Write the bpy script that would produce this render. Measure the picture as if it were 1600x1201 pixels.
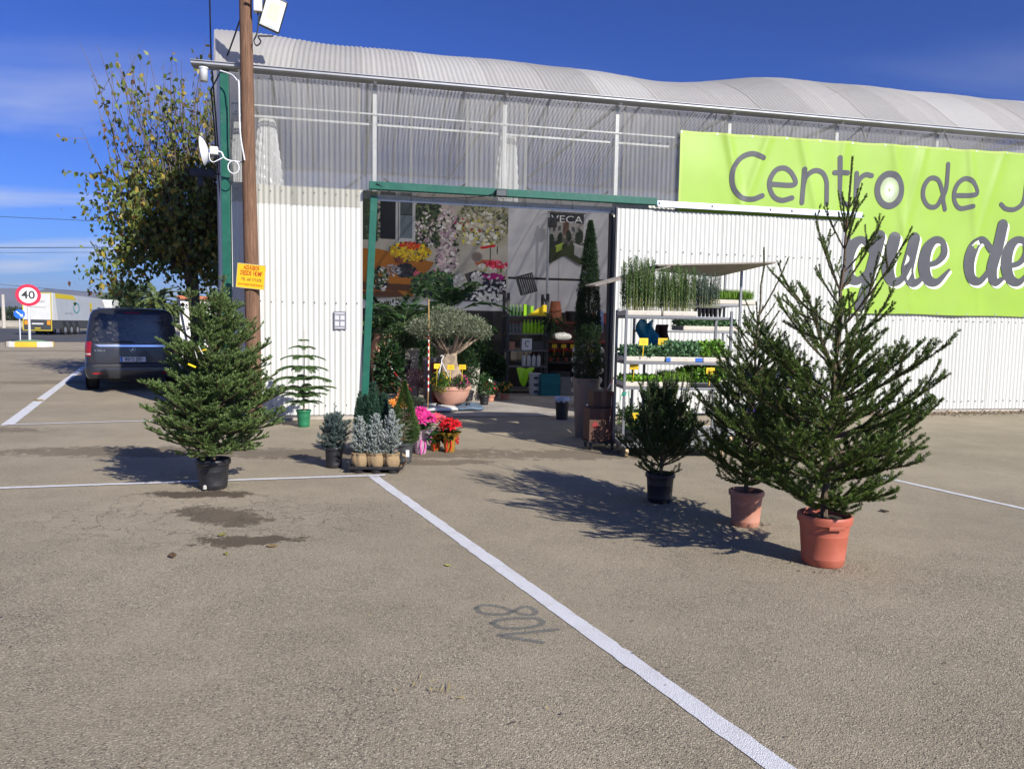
import bpy, bmesh, math, random
import numpy as np
from mathutils import Vector, Matrix, Quaternion
R = math.radians
for o in list(bpy.data.objects):
    bpy.data.objects.remove(o, do_unlink=True)
scene = bpy.context.scene
COL = scene.collection

# ------------------------------------------------------------------ camera
cam_d = bpy.data.cameras.new("camera")
cam_d.sensor_width = 36.0
cam_d.lens = 26.0
cam_d.clip_start = 0.05
cam_d.clip_end = 30000
cam = bpy.data.objects.new("camera", cam_d)
COL.objects.link(cam)
cam.location = (0, 0, 1.65)
cam.matrix_world = Matrix.Translation((0, 0, 1.65)) @ Matrix.Rotation(R(90 - 4.55), 4, 'X') @ Matrix.Rotation(R(1.0), 4, 'Z')
scene.camera = cam

# ------------------------------------------------------------------ sky, sun, exposure
SUN_EL, SUN_AZ = R(33.0), R(137.4)          # azimuth clockwise from +Y
world = bpy.data.worlds.new("World")
scene.world = world
world.use_nodes = True
wt = world.node_tree
wt.nodes.clear()
w_out = wt.nodes.new('ShaderNodeOutputWorld')
w_bg = wt.nodes.new('ShaderNodeBackground')
w_bg.inputs['Strength'].default_value = 0.064
sky = wt.nodes.new('ShaderNodeTexSky')
sky.sky_type = 'NISHITA'
sky.sun_disc = False
sky.sun_elevation = SUN_EL
sky.sun_rotation = SUN_AZ
sky.altitude = 50
sky.air_density = 1.0
sky.dust_density = 0.9
sky.ozone_density = 3.2
# thin streaky clouds low in the sky, all the way round
tc = wt.nodes.new('ShaderNodeTexCoord')
sep = wt.nodes.new('ShaderNodeSeparateXYZ')
wt.links.new(tc.outputs['Generated'], sep.inputs[0])
def wmath(op, a, b=None, clamp=False):
    n = wt.nodes.new('ShaderNodeMath'); n.operation = op; n.use_clamp = clamp
    for i, s in enumerate((a, b)):
        if s is None: continue
        if isinstance(s, (int, float)): n.inputs[i].default_value = s
        else: wt.links.new(s, n.inputs[i])
    return n.outputs[0]
zc = wmath('MAXIMUM', wmath('ADD', sep.outputs[2], 0.10), 0.02)
comb = wt.nodes.new('ShaderNodeCombineXYZ')
wt.links.new(wmath('DIVIDE', sep.outputs[0], zc), comb.inputs[0])
wt.links.new(wmath('DIVIDE', sep.outputs[1], zc), comb.inputs[1])
cmap = wt.nodes.new('ShaderNodeMapping')
cmap.inputs['Scale'].default_value = (0.55, 1.1, 1)
cmap.inputs['Rotation'].default_value = (0, 0, R(-20))
cmap.inputs['Location'].default_value = (3.1, 1.9, 0)
wt.links.new(comb.outputs[0], cmap.inputs[0])
cn = wt.nodes.new('ShaderNodeTexNoise')
cn.inputs['Scale'].default_value = 1.0
cn.inputs['Detail'].default_value = 9
cn.inputs['Roughness'].default_value = 0.52
cn.inputs['Distortion'].default_value = 0.45
wt.links.new(cmap.outputs[0], cn.inputs['Vector'])
cr = wt.nodes.new('ShaderNodeValToRGB')
cr.color_ramp.elements[0].position = 0.50
cr.color_ramp.elements[0].color = (0, 0, 0, 1)
cr.color_ramp.elements[1].position = 0.74
cr.color_ramp.elements[1].color = (1, 1, 1, 1)
wt.links.new(cn.outputs['Fac'], cr.inputs[0])
low = wt.nodes.new('ShaderNodeMapRange')
low.inputs['From Min'].default_value = 0.33
low.inputs['From Max'].default_value = 0.16
wt.links.new(sep.outputs[2], low.inputs['Value'])
cfac = wmath('MULTIPLY', wmath('MULTIPLY', cr.outputs[0], low.outputs[0], True), 0.8)
cmix = wt.nodes.new('ShaderNodeMix'); cmix.data_type = 'RGBA'
wt.links.new(cfac, cmix.inputs[0])
# grade the whole sky to the deep winter blue of the photograph
EXPO = 0.48
k_ = 0.064 * 2 ** EXPO
hsv = wt.nodes.new('ShaderNodeMix'); hsv.data_type = 'RGBA'; hsv.blend_type = 'MULTIPLY'
hsv.inputs[0].default_value = 1.0
hsv.inputs[7].default_value = (.57 * k_, .86 * k_, 1.52 * k_, 1)
wt.links.new(sky.outputs[0], hsv.inputs[6])
gam = wt.nodes.new('ShaderNodeGamma'); gam.inputs['Gamma'].default_value = 1.35
wt.links.new(hsv.outputs[2], gam.inputs['Color'])
scl = wt.nodes.new('ShaderNodeVectorMath'); scl.operation = 'SCALE'; scl.inputs['Scale'].default_value = 1 / k_
wt.links.new(gam.outputs[0], scl.inputs[0])
wt.links.new(scl.outputs[0], cmix.inputs[6])
cmix.inputs[7].default_value = (7.8, 8.3, 9.6, 1)
wt.links.new(cmix.outputs[2], w_bg.inputs['Color'])
wt.links.new(w_bg.outputs[0], w_out.inputs['Surface'])

sun_d = bpy.data.lights.new("sun", 'SUN')
sun_d.energy = 5.0
sun_d.angle = R(0.53)
sun_d.color = (1.0, 0.95, 0.87)
sun = bpy.data.objects.new("sun", sun_d)
COL.objects.link(sun)
sdir = Vector((math.sin(SUN_AZ) * math.cos(SUN_EL), math.cos(SUN_AZ) * math.cos(SUN_EL), math.sin(SUN_EL)))
sun.rotation_euler = (-sdir).to_track_quat('-Z', 'Y').to_euler()
sun.location = (20, -20, 30)

scene.view_settings.view_transform = 'Standard'
scene.view_settings.look = 'None'
scene.view_settings.gamma = 1
scene.view_settings.use_curve_mapping = False
scene.view_settings.exposure = EXPO
scene.render.engine = 'CYCLES'
scene.cycles.max_bounces = 10
scene.cycles.transparent_max_bounces = 24
scene.cycles.diffuse_bounces = 4
scene.cycles.caustics_reflective = False
scene.cycles.caustics_refractive = False
scene.render.resolution_x = 1024
scene.render.resolution_y = 768

# ------------------------------------------------------------------ materials
MATS = {}
def lin(h):
    """sRGB 0-255 triple to linear"""
    return tuple(((c / 255) / 12.92 if c / 255 <= .04045 else ((c / 255 + .055) / 1.055) ** 2.4) for c in h)
def mat(name, col=(.5, .5, .5), rough=.6, var=.15, scale=6., bump=0., bscale=80., metal=0., spec=.4,
        attr=False, dirt=0., dirtcol=(.12, .09, .06), dscale=3., translucent=0., stretch=None, alpha=None, coat=0.):
    if name in MATS: return MATS[name]
    m = bpy.data.materials.new(name); m.use_nodes = True
    nt = m.node_tree; N = nt.nodes; L = nt.links
    p = N['Principled BSDF']; out = N['Material Output']
    p.inputs['Roughness'].default_value = rough
    p.inputs['Metallic'].default_value = metal
    p.inputs['Specular IOR Level'].default_value = spec
    p.inputs['Coat Weight'].default_value = coat
    t = N.new('ShaderNodeTexCoord'); vec = t.outputs['Object']
    if stretch:
        mp = N.new('ShaderNodeMapping'); mp.inputs['Scale'].default_value = stretch
        L.new(vec, mp.inputs[0]); vec = mp.outputs[0]
    nz = N.new('ShaderNodeTexNoise'); nz.inputs['Scale'].default_value = scale
    nz.inputs['Detail'].default_value = 6; nz.inputs['Roughness'].default_value = .6
    L.new(vec, nz.inputs['Vector'])
    mr = N.new('ShaderNodeMapRange')
    mr.inputs['From Min'].default_value = .28; mr.inputs['From Max'].default_value = .72
    mr.inputs['To Min'].default_value = 1 - var; mr.inputs['To Max'].default_value = 1 + var
    L.new(nz.outputs['Fac'], mr.inputs['Value'])
    mul = N.new('ShaderNodeVectorMath'); mul.operation = 'SCALE'
    L.new(mr.outputs[0], mul.inputs['Scale'])
    if attr:
        a = N.new('ShaderNodeAttribute'); a.attribute_name = 'Col'
        L.new(a.outputs['Color'], mul.inputs[0])
    else:
        mul.inputs[0].default_value = col
    c = mul.outputs[0]
    if dirt:
        dn = N.new('ShaderNodeTexNoise'); dn.inputs['Scale'].default_value = dscale
        dn.inputs['Detail'].default_value = 8; dn.inputs['Roughness'].default_value = .7
        L.new(vec, dn.inputs['Vector'])
        dr = N.new('ShaderNodeMapRange'); dr.inputs['From Min'].default_value = .5; dr.inputs['From Max'].default_value = .75
        dr.inputs['To Max'].default_value = dirt
        L.new(dn.outputs['Fac'], dr.inputs['Value'])
        mx = N.new('ShaderNodeMix'); mx.data_type = 'RGBA'
        L.new(dr.outputs[0], mx.inputs[0]); L.new(c, mx.inputs[6]); mx.inputs[7].default_value = (*dirtcol, 1)
        c = mx.outputs[2]
        L.new(dr.outputs[0], mr2in(N, L, p, rough))
    L.new(c, p.inputs['Base Color'])
    if bump:
        bn = N.new('ShaderNodeTexNoise'); bn.inputs['Scale'].default_value = bscale; bn.inputs['Detail'].default_value = 5
        L.new(vec, bn.inputs['Vector'])
        b = N.new('ShaderNodeBump'); b.inputs['Strength'].default_value = bump; b.inputs['Distance'].default_value = .01
        L.new(bn.outputs['Fac'], b.inputs['Height']); L.new(b.outputs[0], p.inputs['Normal'])
    sh = p.outputs[0]
    if translucent:
        tr = N.new('ShaderNodeBsdfTranslucent'); L.new(c, tr.inputs['Color'])
        ms = N.new('ShaderNodeMixShader'); ms.inputs[0].default_value = translucent
        L.new(sh, ms.inputs[1]); L.new(tr.outputs[0], ms.inputs[2]); sh = ms.outputs[0]
    if alpha is not None:
        tp = N.new('ShaderNodeBsdfTransparent')
        ms = N.new('ShaderNodeMixShader'); ms.inputs[0].default_value = alpha
        L.new(tp.outputs[0], ms.inputs[1]); L.new(sh, ms.inputs[2]); sh = ms.outputs[0]
    L.new(sh, out.inputs['Surface'])
    MATS[name] = m
    return m
def mr2in(N, L, p, rough):
    r = N.new('ShaderNodeMapRange'); r.inputs['To Min'].default_value = rough; r.inputs['To Max'].default_value = min(1, rough + .3)
    L.new(r.outputs[0], p.inputs['Roughness'])
    return r.inputs['Value']

# ------------------------------------------------------------------ object helpers
def tag(o, label=None, cat=None, group=None, kind=None):
    if label: o['label'] = label
    if cat: o['category'] = cat
    if group: o['group'] = group
    if kind: o['kind'] = kind
    return o
def link(name, data, parent=None):
    o = bpy.data.objects.new(name, data); COL.objects.link(o)
    if parent is not None: o.parent = parent
    return o
def thing(name, label, cat, loc=(0, 0, 0), rz=0., group=None):
    o = link(name, None); o.empty_display_size = .1
    o.location = loc; o.rotation_euler = (0, 0, rz)
    return tag(o, label, cat, group)
def children(o):
    return [c for c in bpy.data.objects if c.parent == o]
def copy_tree(o, parent=None):
    c = o.copy(); COL.objects.link(c)
    if parent is not None: c.parent = parent
    for ch in children(o): copy_tree(ch, c)
    return c
def shade(me, smooth):
    me.polygons.foreach_set('use_smooth', np.full(len(me.polygons), smooth, dtype=bool))
def mk_np(name, V, F, m, parent=None, cols=None, smooth=False):
    """numpy mesh with equal sized faces; cols per vertex (linear rgb)"""
    V = np.asarray(V, np.float32); F = np.asarray(F, np.int32)
    me = bpy.data.meshes.new(name)
    k = F.shape[1]
    me.vertices.add(len(V)); me.vertices.foreach_set('co', V.ravel())
    me.loops.add(F.size); me.loops.foreach_set('vertex_index', F.ravel())
    me.polygons.add(len(F))
    me.polygons.foreach_set('loop_start', np.arange(0, F.size, k, dtype=np.int32))
    me.update(calc_edges=True)
    if cols is not None:
        ca = me.color_attributes.new('Col', 'FLOAT_COLOR', 'POINT')
        c4 = np.ones((len(V), 4), np.float32); c4[:, :3] = cols
        ca.data.foreach_set('color', c4.ravel())
    shade(me, smooth)
    me.materials.append(m)
    return link(name, me, parent)

class MB:
    """collects polygons, builds one mesh"""
    def __init__(s): s.v = []; s.f = []; s.T = Matrix.Identity(4)
    def add(s, vs, fs):
        b = len(s.v)
        for p in vs: s.v.append(tuple(s.T @ Vector(p)))
        for f in fs: s.f.append([b + i for i in f])
        return s
    def box(s, x0, x1, y0, y1, z0, z1):
        return s.add([(x0, y0, z0), (x1, y0, z0), (x1, y1, z0), (x0, y1, z0), (x0, y0, z1), (x1, y0, z1), (x1, y1, z1), (x0, y1, z1)],
                     [(0, 3, 2, 1), (4, 5, 6, 7), (0, 1, 5, 4), (1, 2, 6, 5), (2, 3, 7, 6), (3, 0, 4, 7)])
    def bar(s, a, b, w, h=None, up=(0, 0, 1)):
        """rectangular bar from a to b"""
        a = Vector(a); b = Vector(b); h = h or w
        d = (b - a).normalized(); upv = Vector(up)
        if abs(d.dot(upv)) > .98: upv = Vector((0, 1, 0))
        x = d.cross(upv).normalized() * w / 2; y = x.cross(d).normalized() * h / 2
        vs = [a - x - y, a + x - y, a + x + y, a - x + y, b - x - y, b + x - y, b + x + y, b - x + y]
        return s.add(vs, [(0, 1, 2, 3), (4, 7, 6, 5), (0, 4, 5, 1), (1, 5, 6, 2), (2, 6, 7, 3), (3, 7, 4, 0)])
    def tube(s, pts, r, n=8, cap=True):
        pts = [Vector(p) for p in pts]; k = len(pts)
        rs = [r] * k if isinstance(r, (int, float)) else list(r)
        d0 = (pts[1] - pts[0]).normalized()
        ref = Vector((0, 0, 1)) if abs(d0.z) < .9 else Vector((1, 0, 0))
        e1 = d0.cross(ref).normalized(); vs = []; fs = []
        for i, p in enumerate(pts):
            d = (pts[min(i + 1, k - 1)] - pts[max(i - 1, 0)]).normalized()
            e1 = (e1 - d * e1.dot(d)).normalized(); e2 = d.cross(e1)
            for j in range(n):
                a = 2 * math.pi * j / n
                vs.append(p + (e1 * math.cos(a) + e2 * math.sin(a)) * rs[i])
        for i in range(k - 1):
            for j in range(n):
                j2 = (j + 1) % n
                fs.append((i * n + j, i * n + j2, (i + 1) * n + j2, (i + 1) * n + j))
        if cap:
            fs.append(tuple(range(n - 1, -1, -1))); fs.append(tuple((k - 1) * n + j for j in range(n)))
        return s.add(vs, fs)
    def lathe(s, prof, n=24, c=(0, 0, 0), wob=None, capb=False, capt=False):
        vs = []; fs = []; k = len(prof)
        for i, (r, z) in enumerate(prof):
            for j in range(n):
                a = 2 * math.pi * j / n
                rr = r * (wob(a, z) if wob else 1)
                vs.append((c[0] + rr * math.cos(a), c[1] + rr * math.sin(a), c[2] + z))
        for i in range(k - 1):
            for j in range(n):
                j2 = (j + 1) % n
                fs.append((i * n + j, i * n + j2, (i + 1) * n + j2, (i + 1) * n + j))
        if capb: fs.append(tuple(range(n - 1, -1, -1)))
        if capt: fs.append(tuple((k - 1) * n + j for j in range(n)))
        return s.add(vs, fs)
    def prism(s, poly, y0, y1):
        """poly in x,z extruded along y"""
        n = len(poly)
        vs = [(x, y0, z) for x, z in poly] + [(x, y1, z) for x, z in poly]
        fs = [tuple(range(n)), tuple(range(2 * n - 1, n - 1, -1))]
        fs += [(i, i + n, (i + 1) % n + n, (i + 1) % n) for i in range(n)]
        return s.add(vs, fs)
    def disc(s, c, r, nrm=(0, -1, 0), n=24, r2=None, th=0):
        c = Vector(c); d = Vector(nrm).normalized()
        ref = Vector((0, 0, 1)) if abs(d.z) < .9 else Vector((1, 0, 0))
        e1 = d.cross(ref).normalized(); e2 = d.cross(e1)
        ring = lambda rr: [c + (e1 * math.cos(2 * math.pi * j / n) + e2 * math.sin(2 * math.pi * j / n)) * rr for j in range(n)]
        if r2 is None: return s.add(ring(r), [tuple(range(n))])
        return s.add(ring(r) + ring(r2), [(j, (j + 1) % n, n + (j + 1) % n, n + j) for j in range(n)])
    def grid(s, nu, nv, fn):
        vs = [fn(i / nu, j / nv) for j in range(nv + 1) for i in range(nu + 1)]
        fs = [(j * (nu + 1) + i, j * (nu + 1) + i + 1, (j + 1) * (nu + 1) + i + 1, (j + 1) * (nu + 1) + i) for j in range(nv) for i in range(nu)]
        return s.add(vs, fs)
    def build(s, name, m, parent=None, smooth=False, bevel=0, solid=0, subd=0, fixn=True):
        me = bpy.data.meshes.new(name)
        me.from_pydata(s.v, [], s.f); 
        if fixn:
            bm = bmesh.new(); bm.from_mesh(me)
            bmesh.ops.recalc_face_normals(bm, faces=bm.faces); bm.to_mesh(me); bm.free()
        me.update()
        shade(me, smooth)
        me.materials.append(m)
        o = link(name, me, parent)
        if solid:
            md = o.modifiers.new('solid', 'SOLIDIFY'); md.thickness = solid; md.offset = 0
        if bevel:
            md = o.modifiers.new('bevel', 'BEVEL'); md.width = bevel; md.segments = 2; md.limit_method = 'ANGLE'; md.angle_limit = R(35)
        if subd:
            md = o.modifiers.new('sub', 'SUBSURF'); md.levels = subd; md.render_levels = subd
        if smooth:
            try: me.set_sharp_from_angle(angle=R(40))
            except Exception: pass
        return o
def smooth_path(P, n=6):
    P = [Vector(p) for p in P]; Q = [P[0] * 2 - P[1]] + P + [P[-1] * 2 - P[-2]]; out = []
    for i in range(1, len(Q) - 2):
        for k in range(n):
            t = k / n
            out.append(.5 * (2 * Q[i] + (Q[i + 1] - Q[i - 1]) * t + (2 * Q[i - 1] - 5 * Q[i] + 4 * Q[i + 1] - Q[i + 2]) * t * t + (3 * Q[i] - Q[i - 1] - 3 * Q[i + 1] + Q[i + 2]) * t ** 3))
    return out + [P[-1]]
def box(name, x0, x1, y0, y1, z0, z1, m, parent=None, bevel=.003):
    return MB().box(x0, x1, y0, y1, z0, z1).build(name, m, parent, bevel=bevel)

def text(name, s, size, m, parent, loc, rot=(R(90), 0, 0), sx=1., extrude=.001, align='CENTER', bold=0.):
    cu = bpy.data.curves.new(name, 'FONT'); cu.body = s; cu.size = size; cu.extrude = extrude
    cu.align_x = align; cu.align_y = 'CENTER'; cu.offset = bold; cu.resolution_u = 3
    t = bpy.data.objects.new('tmp', cu); COL.objects.link(t)
    me = bpy.data.meshes.new_from_object(t, depsgraph=bpy.context.evaluated_depsgraph_get())
    bpy.data.objects.remove(t, do_unlink=True)
    me.transform(Matrix.Diagonal((sx, 1, 1, 1)))
    me.materials.clear(); me.materials.append(m)
    o = link(name, me, parent); o.location = loc; o.rotation_euler = rot
    return o

# ------------------------------------------------------------------ foliage helpers (numpy)
def nrm(a):
    return a / np.maximum(np.linalg.norm(a, axis=-1, keepdims=True), 1e-9)
def blades(P, D, Ln, Wd, rng, mid=.45, up=None):
    """diamond shaped leaves / needles: base, two mids, tip. returns V (4N,3), F (N,4)"""
    n = len(P); D = nrm(D)
    r = nrm(rng.normal(size=(n, 3)))
    if up is not None: r = nrm(up + r * .35)
    S = nrm(np.cross(D, r)) if up is None else nrm(np.cross(D, r))
    Ln = np.broadcast_to(np.asarray(Ln, float), (n,))[:, None]; Wd = np.broadcast_to(np.asarray(Wd, float), (n,))[:, None]
    V = np.empty((n, 4, 3))
    V[:, 0] = P; V[:, 1] = P + D * Ln * mid + S * Wd / 2; V[:, 2] = P + D * Ln; V[:, 3] = P + D * Ln * mid - S * Wd / 2
    F = np.arange(4 * n).reshape(n, 4)
    return V.reshape(-1, 3), F
def seg_arrays(polys):
    a = []; b = []; t0 = []
    for p in polys:
        p = np.asarray(p); k = len(p) - 1
        a.append(p[:-1]); b.append(p[1:]); t0.append(np.arange(k) / k)
    return np.concatenate(a), np.concatenate(b), np.concatenate(t0)
def needles(polys, rng, dens, nl, nw, fw=.75, lift=0., c0=(.03, .07, .02), c1=(.07, .13, .04), cv=.25, frost=None):
    """needles around shoot polylines"""
    a, b, t0 = seg_arrays(polys)
    ln = np.linalg.norm(b - a, axis=1)
    cnt = rng.poisson(ln * dens)
    idx = np.repeat(np.arange(len(a)), cnt); n = len(idx)
    t = rng.random(n)[:, None]
    P = a[idx] * (1 - t) + b[idx] * t
    d = nrm((b - a)[idx])
    r = rng.normal(size=(n, 3)); r = nrm(r - d * (r * d).sum(1, keepdims=True))
    if lift:
        r[:, 2] = np.where(r[:, 2] < -.25, r[:, 2] * -.6, r[:, 2]) + lift; r = nrm(r)
    D = nrm(d * fw + r)
    V, F = blades(P, D, nl * rng.uniform(.75, 1.2, n), nw, rng)
    mixv = rng.random(n) ** 1.5
    c = np.asarray(c0)[None] * (1 - mixv[:, None]) + np.asarray(c1)[None] * mixv[:, None]
    c = c * rng.uniform(1 - cv, 1 + cv, (n, 1))
    cc = np.repeat(c, 4, axis=0)
    if frost is not None:
        fr = (r[:, 2] > -.2) & (rng.random(n) < frost)
        cc[np.repeat(fr, 4)] = np.array([.72, .75, .76])
    return V, F, cc
def cat_mesh(parts):
    V = []; F = []; C = []; o = 0
    for v, f, c in parts:
        V.append(v); F.append(f + o); C.append(c); o += len(v)
    return np.concatenate(V), np.concatenate(F), np.concatenate(C)
def curve_pts(p0, d0, L, k, rng, upturn=0., wob=.05, droop=0.):
    p = np.array(p0, float); d = nrm(np.array(d0, float)); out = [p.copy()]
    for i in range(k):
        d = d + np.array([0, 0, upturn - droop * (1 - i / k)]) / k + rng.normal(size=3) * wob / k ** .5
        d = nrm(d); p = p + d * L / k; out.append(p.copy())
    return np.array(out)
def at_poly(P, t):
    x = t * (len(P) - 1); i = min(int(x), len(P) - 2); f = x - i
    return P[i] * (1 - f) + P[i + 1] * f, nrm(P[i + 1] - P[i])

def conifer_skeleton(rng, z0, z1, rad, elev, whorls, per, k=6, upturn=.35, sub_gap=.055, sub_ratio=.45, sub_min=.05,
                     sub_ang=42, sub_up=.15, third=True, inter=.5, zpow=1., bare=.12, lean=(0, 0), subwob=.12, thin=0.):
    """returns trunk polyline, list of branch polylines, list of shoot polylines"""
    H = z1 - z0
    nt = 14
    tr = np.array([[lean[0] * (i / nt) ** 1.5 + rng.normal() * .006, lean[1] * (i / nt) ** 1.5 + rng.normal() * .006, z0 - .05 + (H + .05) * i / nt] for i in range(nt + 1)])
    br = []; sh = []
    levels = []
    for w in range(whorls):
        t = (w / whorls) ** zpow
        pn = per(t) if callable(per) else per
        levels += [(t + rng.normal() * .006, pn, 1.)]
        ni = int(round(pn * inter * (1 - min(1, thin * t))))
        if ni: levels += [(t + rng.uniform(.2, .8) / whorls, ni, .75)]
    sub_gap0 = sub_gap
    for t, n, sc in levels:
        sub_gap = sub_gap0 * (1 + thin * 1.6 * max(0, t))
        if t > .96 or t < 0: continue
        a0 = rng.random() * 6.28
        for j in range(n):
            az = a0 + 6.283 * j / n + rng.normal() * .22
            L = rad(t) * sc * rng.uniform(.72, 1.12)
            if L < .04: continue
            e = R(elev(t) + rng.normal() * 6)
            p0, _ = at_poly(tr, min(.99, (t * H + .05) / (H + .05)))
            P = curve_pts(p0, (math.cos(az) * math.cos(e), math.sin(az) * math.cos(e), math.sin(e)), L, k, rng, upturn)
            br.append(P); sh.append(P[max(1, int(bare * k)):] if L > .3 else P)
            s = bare * L + rng.random() * sub_gap; side = 1
            while s < L * .95:
                tt = s / L; q, d = at_poly(P, tt)
                hz = nrm(np.cross(d, [0, 0, 1.])); up = np.cross(hz, d)
                l2 = sub_ratio * L * (1 - tt) ** .7 * rng.uniform(.6, 1.1) + sub_min * rng.uniform(.6, 1.3)
                an = R(sub_ang + rng.normal() * 10)
                dd = d * math.cos(an) + hz * side * math.sin(an) * rng.uniform(.6, 1.1) + up * (sub_up + rng.normal() * subwob * 2)
                Q = curve_pts(q, dd, l2, 3, rng, upturn * .8, .08)
                sh.append(Q)
                if l2 > .22: br.append(Q)
                if third and l2 > .12:
                    s3 = .04 + rng.random() * .03; sd = 1
                    while s3 < l2 * .9:
                        q3, d3 = at_poly(Q, s3 / l2)
                        h3 = nrm(np.cross(d3, [0, 0, 1.])); u3 = np.cross(h3, d3)
                        l3 = .35 * l2 * (1 - s3 / l2) + .03 * rng.uniform(.7, 1.4)
                        d4 = d3 * .75 + h3 * sd * .65 + u3 * (sub_up + rng.normal() * subwob * 2)
                        sh.append(curve_pts(q3, d4, l3, 2, rng, upturn * .6, .05))
                        s3 += sub_gap * rng.uniform(.8, 1.4); sd = -sd
                s += sub_gap * rng.uniform(.6, 1.3); side = -side
    return tr, br, sh
def wood_mesh(name, tr, br, r0, m, parent, rb=.011, n=7):
    mb = MB()
    k = len(tr)
    mb.tube(tr, [r0 * (1 - .85 * i / (k - 1)) for i in range(k)], n)
    o = mb.build(name, m, parent, smooth=True, fixn=False)
    mb2 = MB()
    for P in br:
        L = np.linalg.norm(P[-1] - P[0])
        r = min(rb, .0035 + L * .009)
        mb2.tube(P, [r * (1 - .75 * i / (len(P) - 1)) for i in range(len(P))], 4, cap=False)
    o2 = mb2.build('branches', m, parent, smooth=True, fixn=False)
    return o, o2
# ================================================================== ground
def ground_material():
    m = bpy.data.materials.new('old_asphalt'); m.use_nodes = True
    nt = m.node_tree; N = nt.nodes; L = nt.links; p = N['Principled BSDF']
    g = N.new('ShaderNodeNewGeometry'); pos = g.outputs['Position']
    def noise(sc, det=6, rough=.6, vec=pos, dist=0.):
        n = N.new('ShaderNodeTexNoise'); n.inputs['Scale'].default_value = sc; n.inputs['Detail'].default_value = det
        n.inputs['Roughness'].default_value = rough; n.inputs['Distortion'].default_value = dist
        L.new(vec, n.inputs['Vector']); return n.outputs['Fac']
    def mr(v, a, b, c, d):
        n = N.new('ShaderNodeMapRange'); L.new(v, n.inputs['Value'])
        for k, x in zip(('From Min', 'From Max', 'To Min', 'To Max'), (a, b, c, d)): n.inputs[k].default_value = x
        return n.outputs[0]
    def ma(op, a, b=None, clamp=False):
        n = N.new('ShaderNodeMath'); n.operation = op; n.use_clamp = clamp
        for i, x in enumerate((a, b)):
            if x is None: continue
            if isinstance(x, (int, float)): n.inputs[i].default_value = x
            else: L.new(x, n.inputs[i])
        return n.outputs[0]
    def mixc(f, a, b):
        n = N.new('ShaderNodeMix'); n.data_type = 'RGBA'
        if isinstance(f, (int, float)): n.inputs[0].default_value = f
        else: L.new(f, n.inputs[0])
        for i, x in ((6, a), (7, b)):
            if isinstance(x, tuple): n.inputs[i].default_value = (*x, 1)
            else: L.new(x, n.inputs[i])
        return n.outputs[2]
    # aggregate: random stones in a sandy binder
    vo = N.new('ShaderNodeTexVoronoi'); vo.inputs['Scale'].default_value = 135; L.new(pos, vo.inputs['Vector'])
    sepc = N.new('ShaderNodeSeparateColor'); L.new(vo.outputs['Color'], sepc.inputs[0])
    stone = mixc(mr(sepc.outputs[0], 0, 1, 0, 1), (.168, .140, .098), (.46, .395, .285))
    stone = mixc(ma('GREATER_THAN', sepc.outputs[1], .90), stone, (.56, .50, .38))
    stone = mixc(ma('GREATER_THAN', sepc.outputs[2], .88), stone, (.075, .068, .062))
    edge = mr(vo.outputs['Distance'], .25, .75, 0, 1)
    c = mixc(ma('MULTIPLY', edge, .55), stone, (.14, .117, .082))
    # dust filling the texture further out and in broad patches
    big = noise(.35, 5, .55); med = noise(2.2, 6, .65)
    dustf = ma('ADD', mr(big, .35, .68, .05, .48), mr(med, .35, .7, -.06, .22), True)
    sepp = N.new('ShaderNodeSeparateXYZ'); L.new(pos, sepp.inputs[0])
    yard = mr(sepp.outputs[1], 3.0, 9.0, 0., .38)
    dustf = ma('ADD', dustf, yard, True)
    c = mixc(dustf, c, (.350, .297, .208))
    tone = mr(noise(.55, 6, .62), .3, .7, .86, 1.12)
    sc = N.new('ShaderNodeVectorMath'); sc.operation = 'SCALE'; L.new(c, sc.inputs[0]); L.new(tone, sc.inputs['Scale']); c = sc.outputs[0]
    # rusty dusty tint in patches
    c = mixc(mr(noise(.8, 7, .7), .54, .78, 0, .3), c, (.345, .275, .185))
    # hairline cracks
    ck = N.new('ShaderNodeTexVoronoi'); ck.feature = 'DISTANCE_TO_EDGE'; ck.inputs['Scale'].default_value = 2.6
    wv = N.new('ShaderNodeVectorMath'); wv.operation = 'ADD'
    nv = N.new('ShaderNodeTexNoise'); nv.inputs['Scale'].default_value = 3.0; nv.inputs['Detail'].default_value = 6; L.new(pos, nv.inputs['Vector'])
    sv = N.new('ShaderNodeVectorMath'); sv.operation = 'SCALE'; sv.inputs['Scale'].default_value = .9; L.new(nv.outputs['Color'], sv.inputs[0])
    L.new(pos, wv.inputs[0]); L.new(sv.outputs[0], wv.inputs[1]); L.new(wv.outputs[0], ck.inputs['Vector'])
    cmp_ = N.new('ShaderNodeMapping'); cmp_.vector_type = 'TEXTURE'; cmp_.inputs['Location'].default_value = (-2.6, 6.1, 0); cmp_.inputs['Scale'].default_value = (1.7, 1.0, 1)
    L.new(pos, cmp_.inputs[0]); cdist = N.new('ShaderNodeVectorMath'); cdist.operation = 'LENGTH'; L.new(cmp_.outputs[0], cdist.inputs[0])
    crack = ma('MULTIPLY', mr(ck.outputs['Distance'], .006, .025, .6, 0), ma('ADD', mr(cdist.outputs['Value'], .55, 1.1, 1, 0), mr(noise(.3, 3, .5), .60, .68, 0, .5), True))
    c = mixc(crack, c, (.085, .07, .055))
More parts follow.
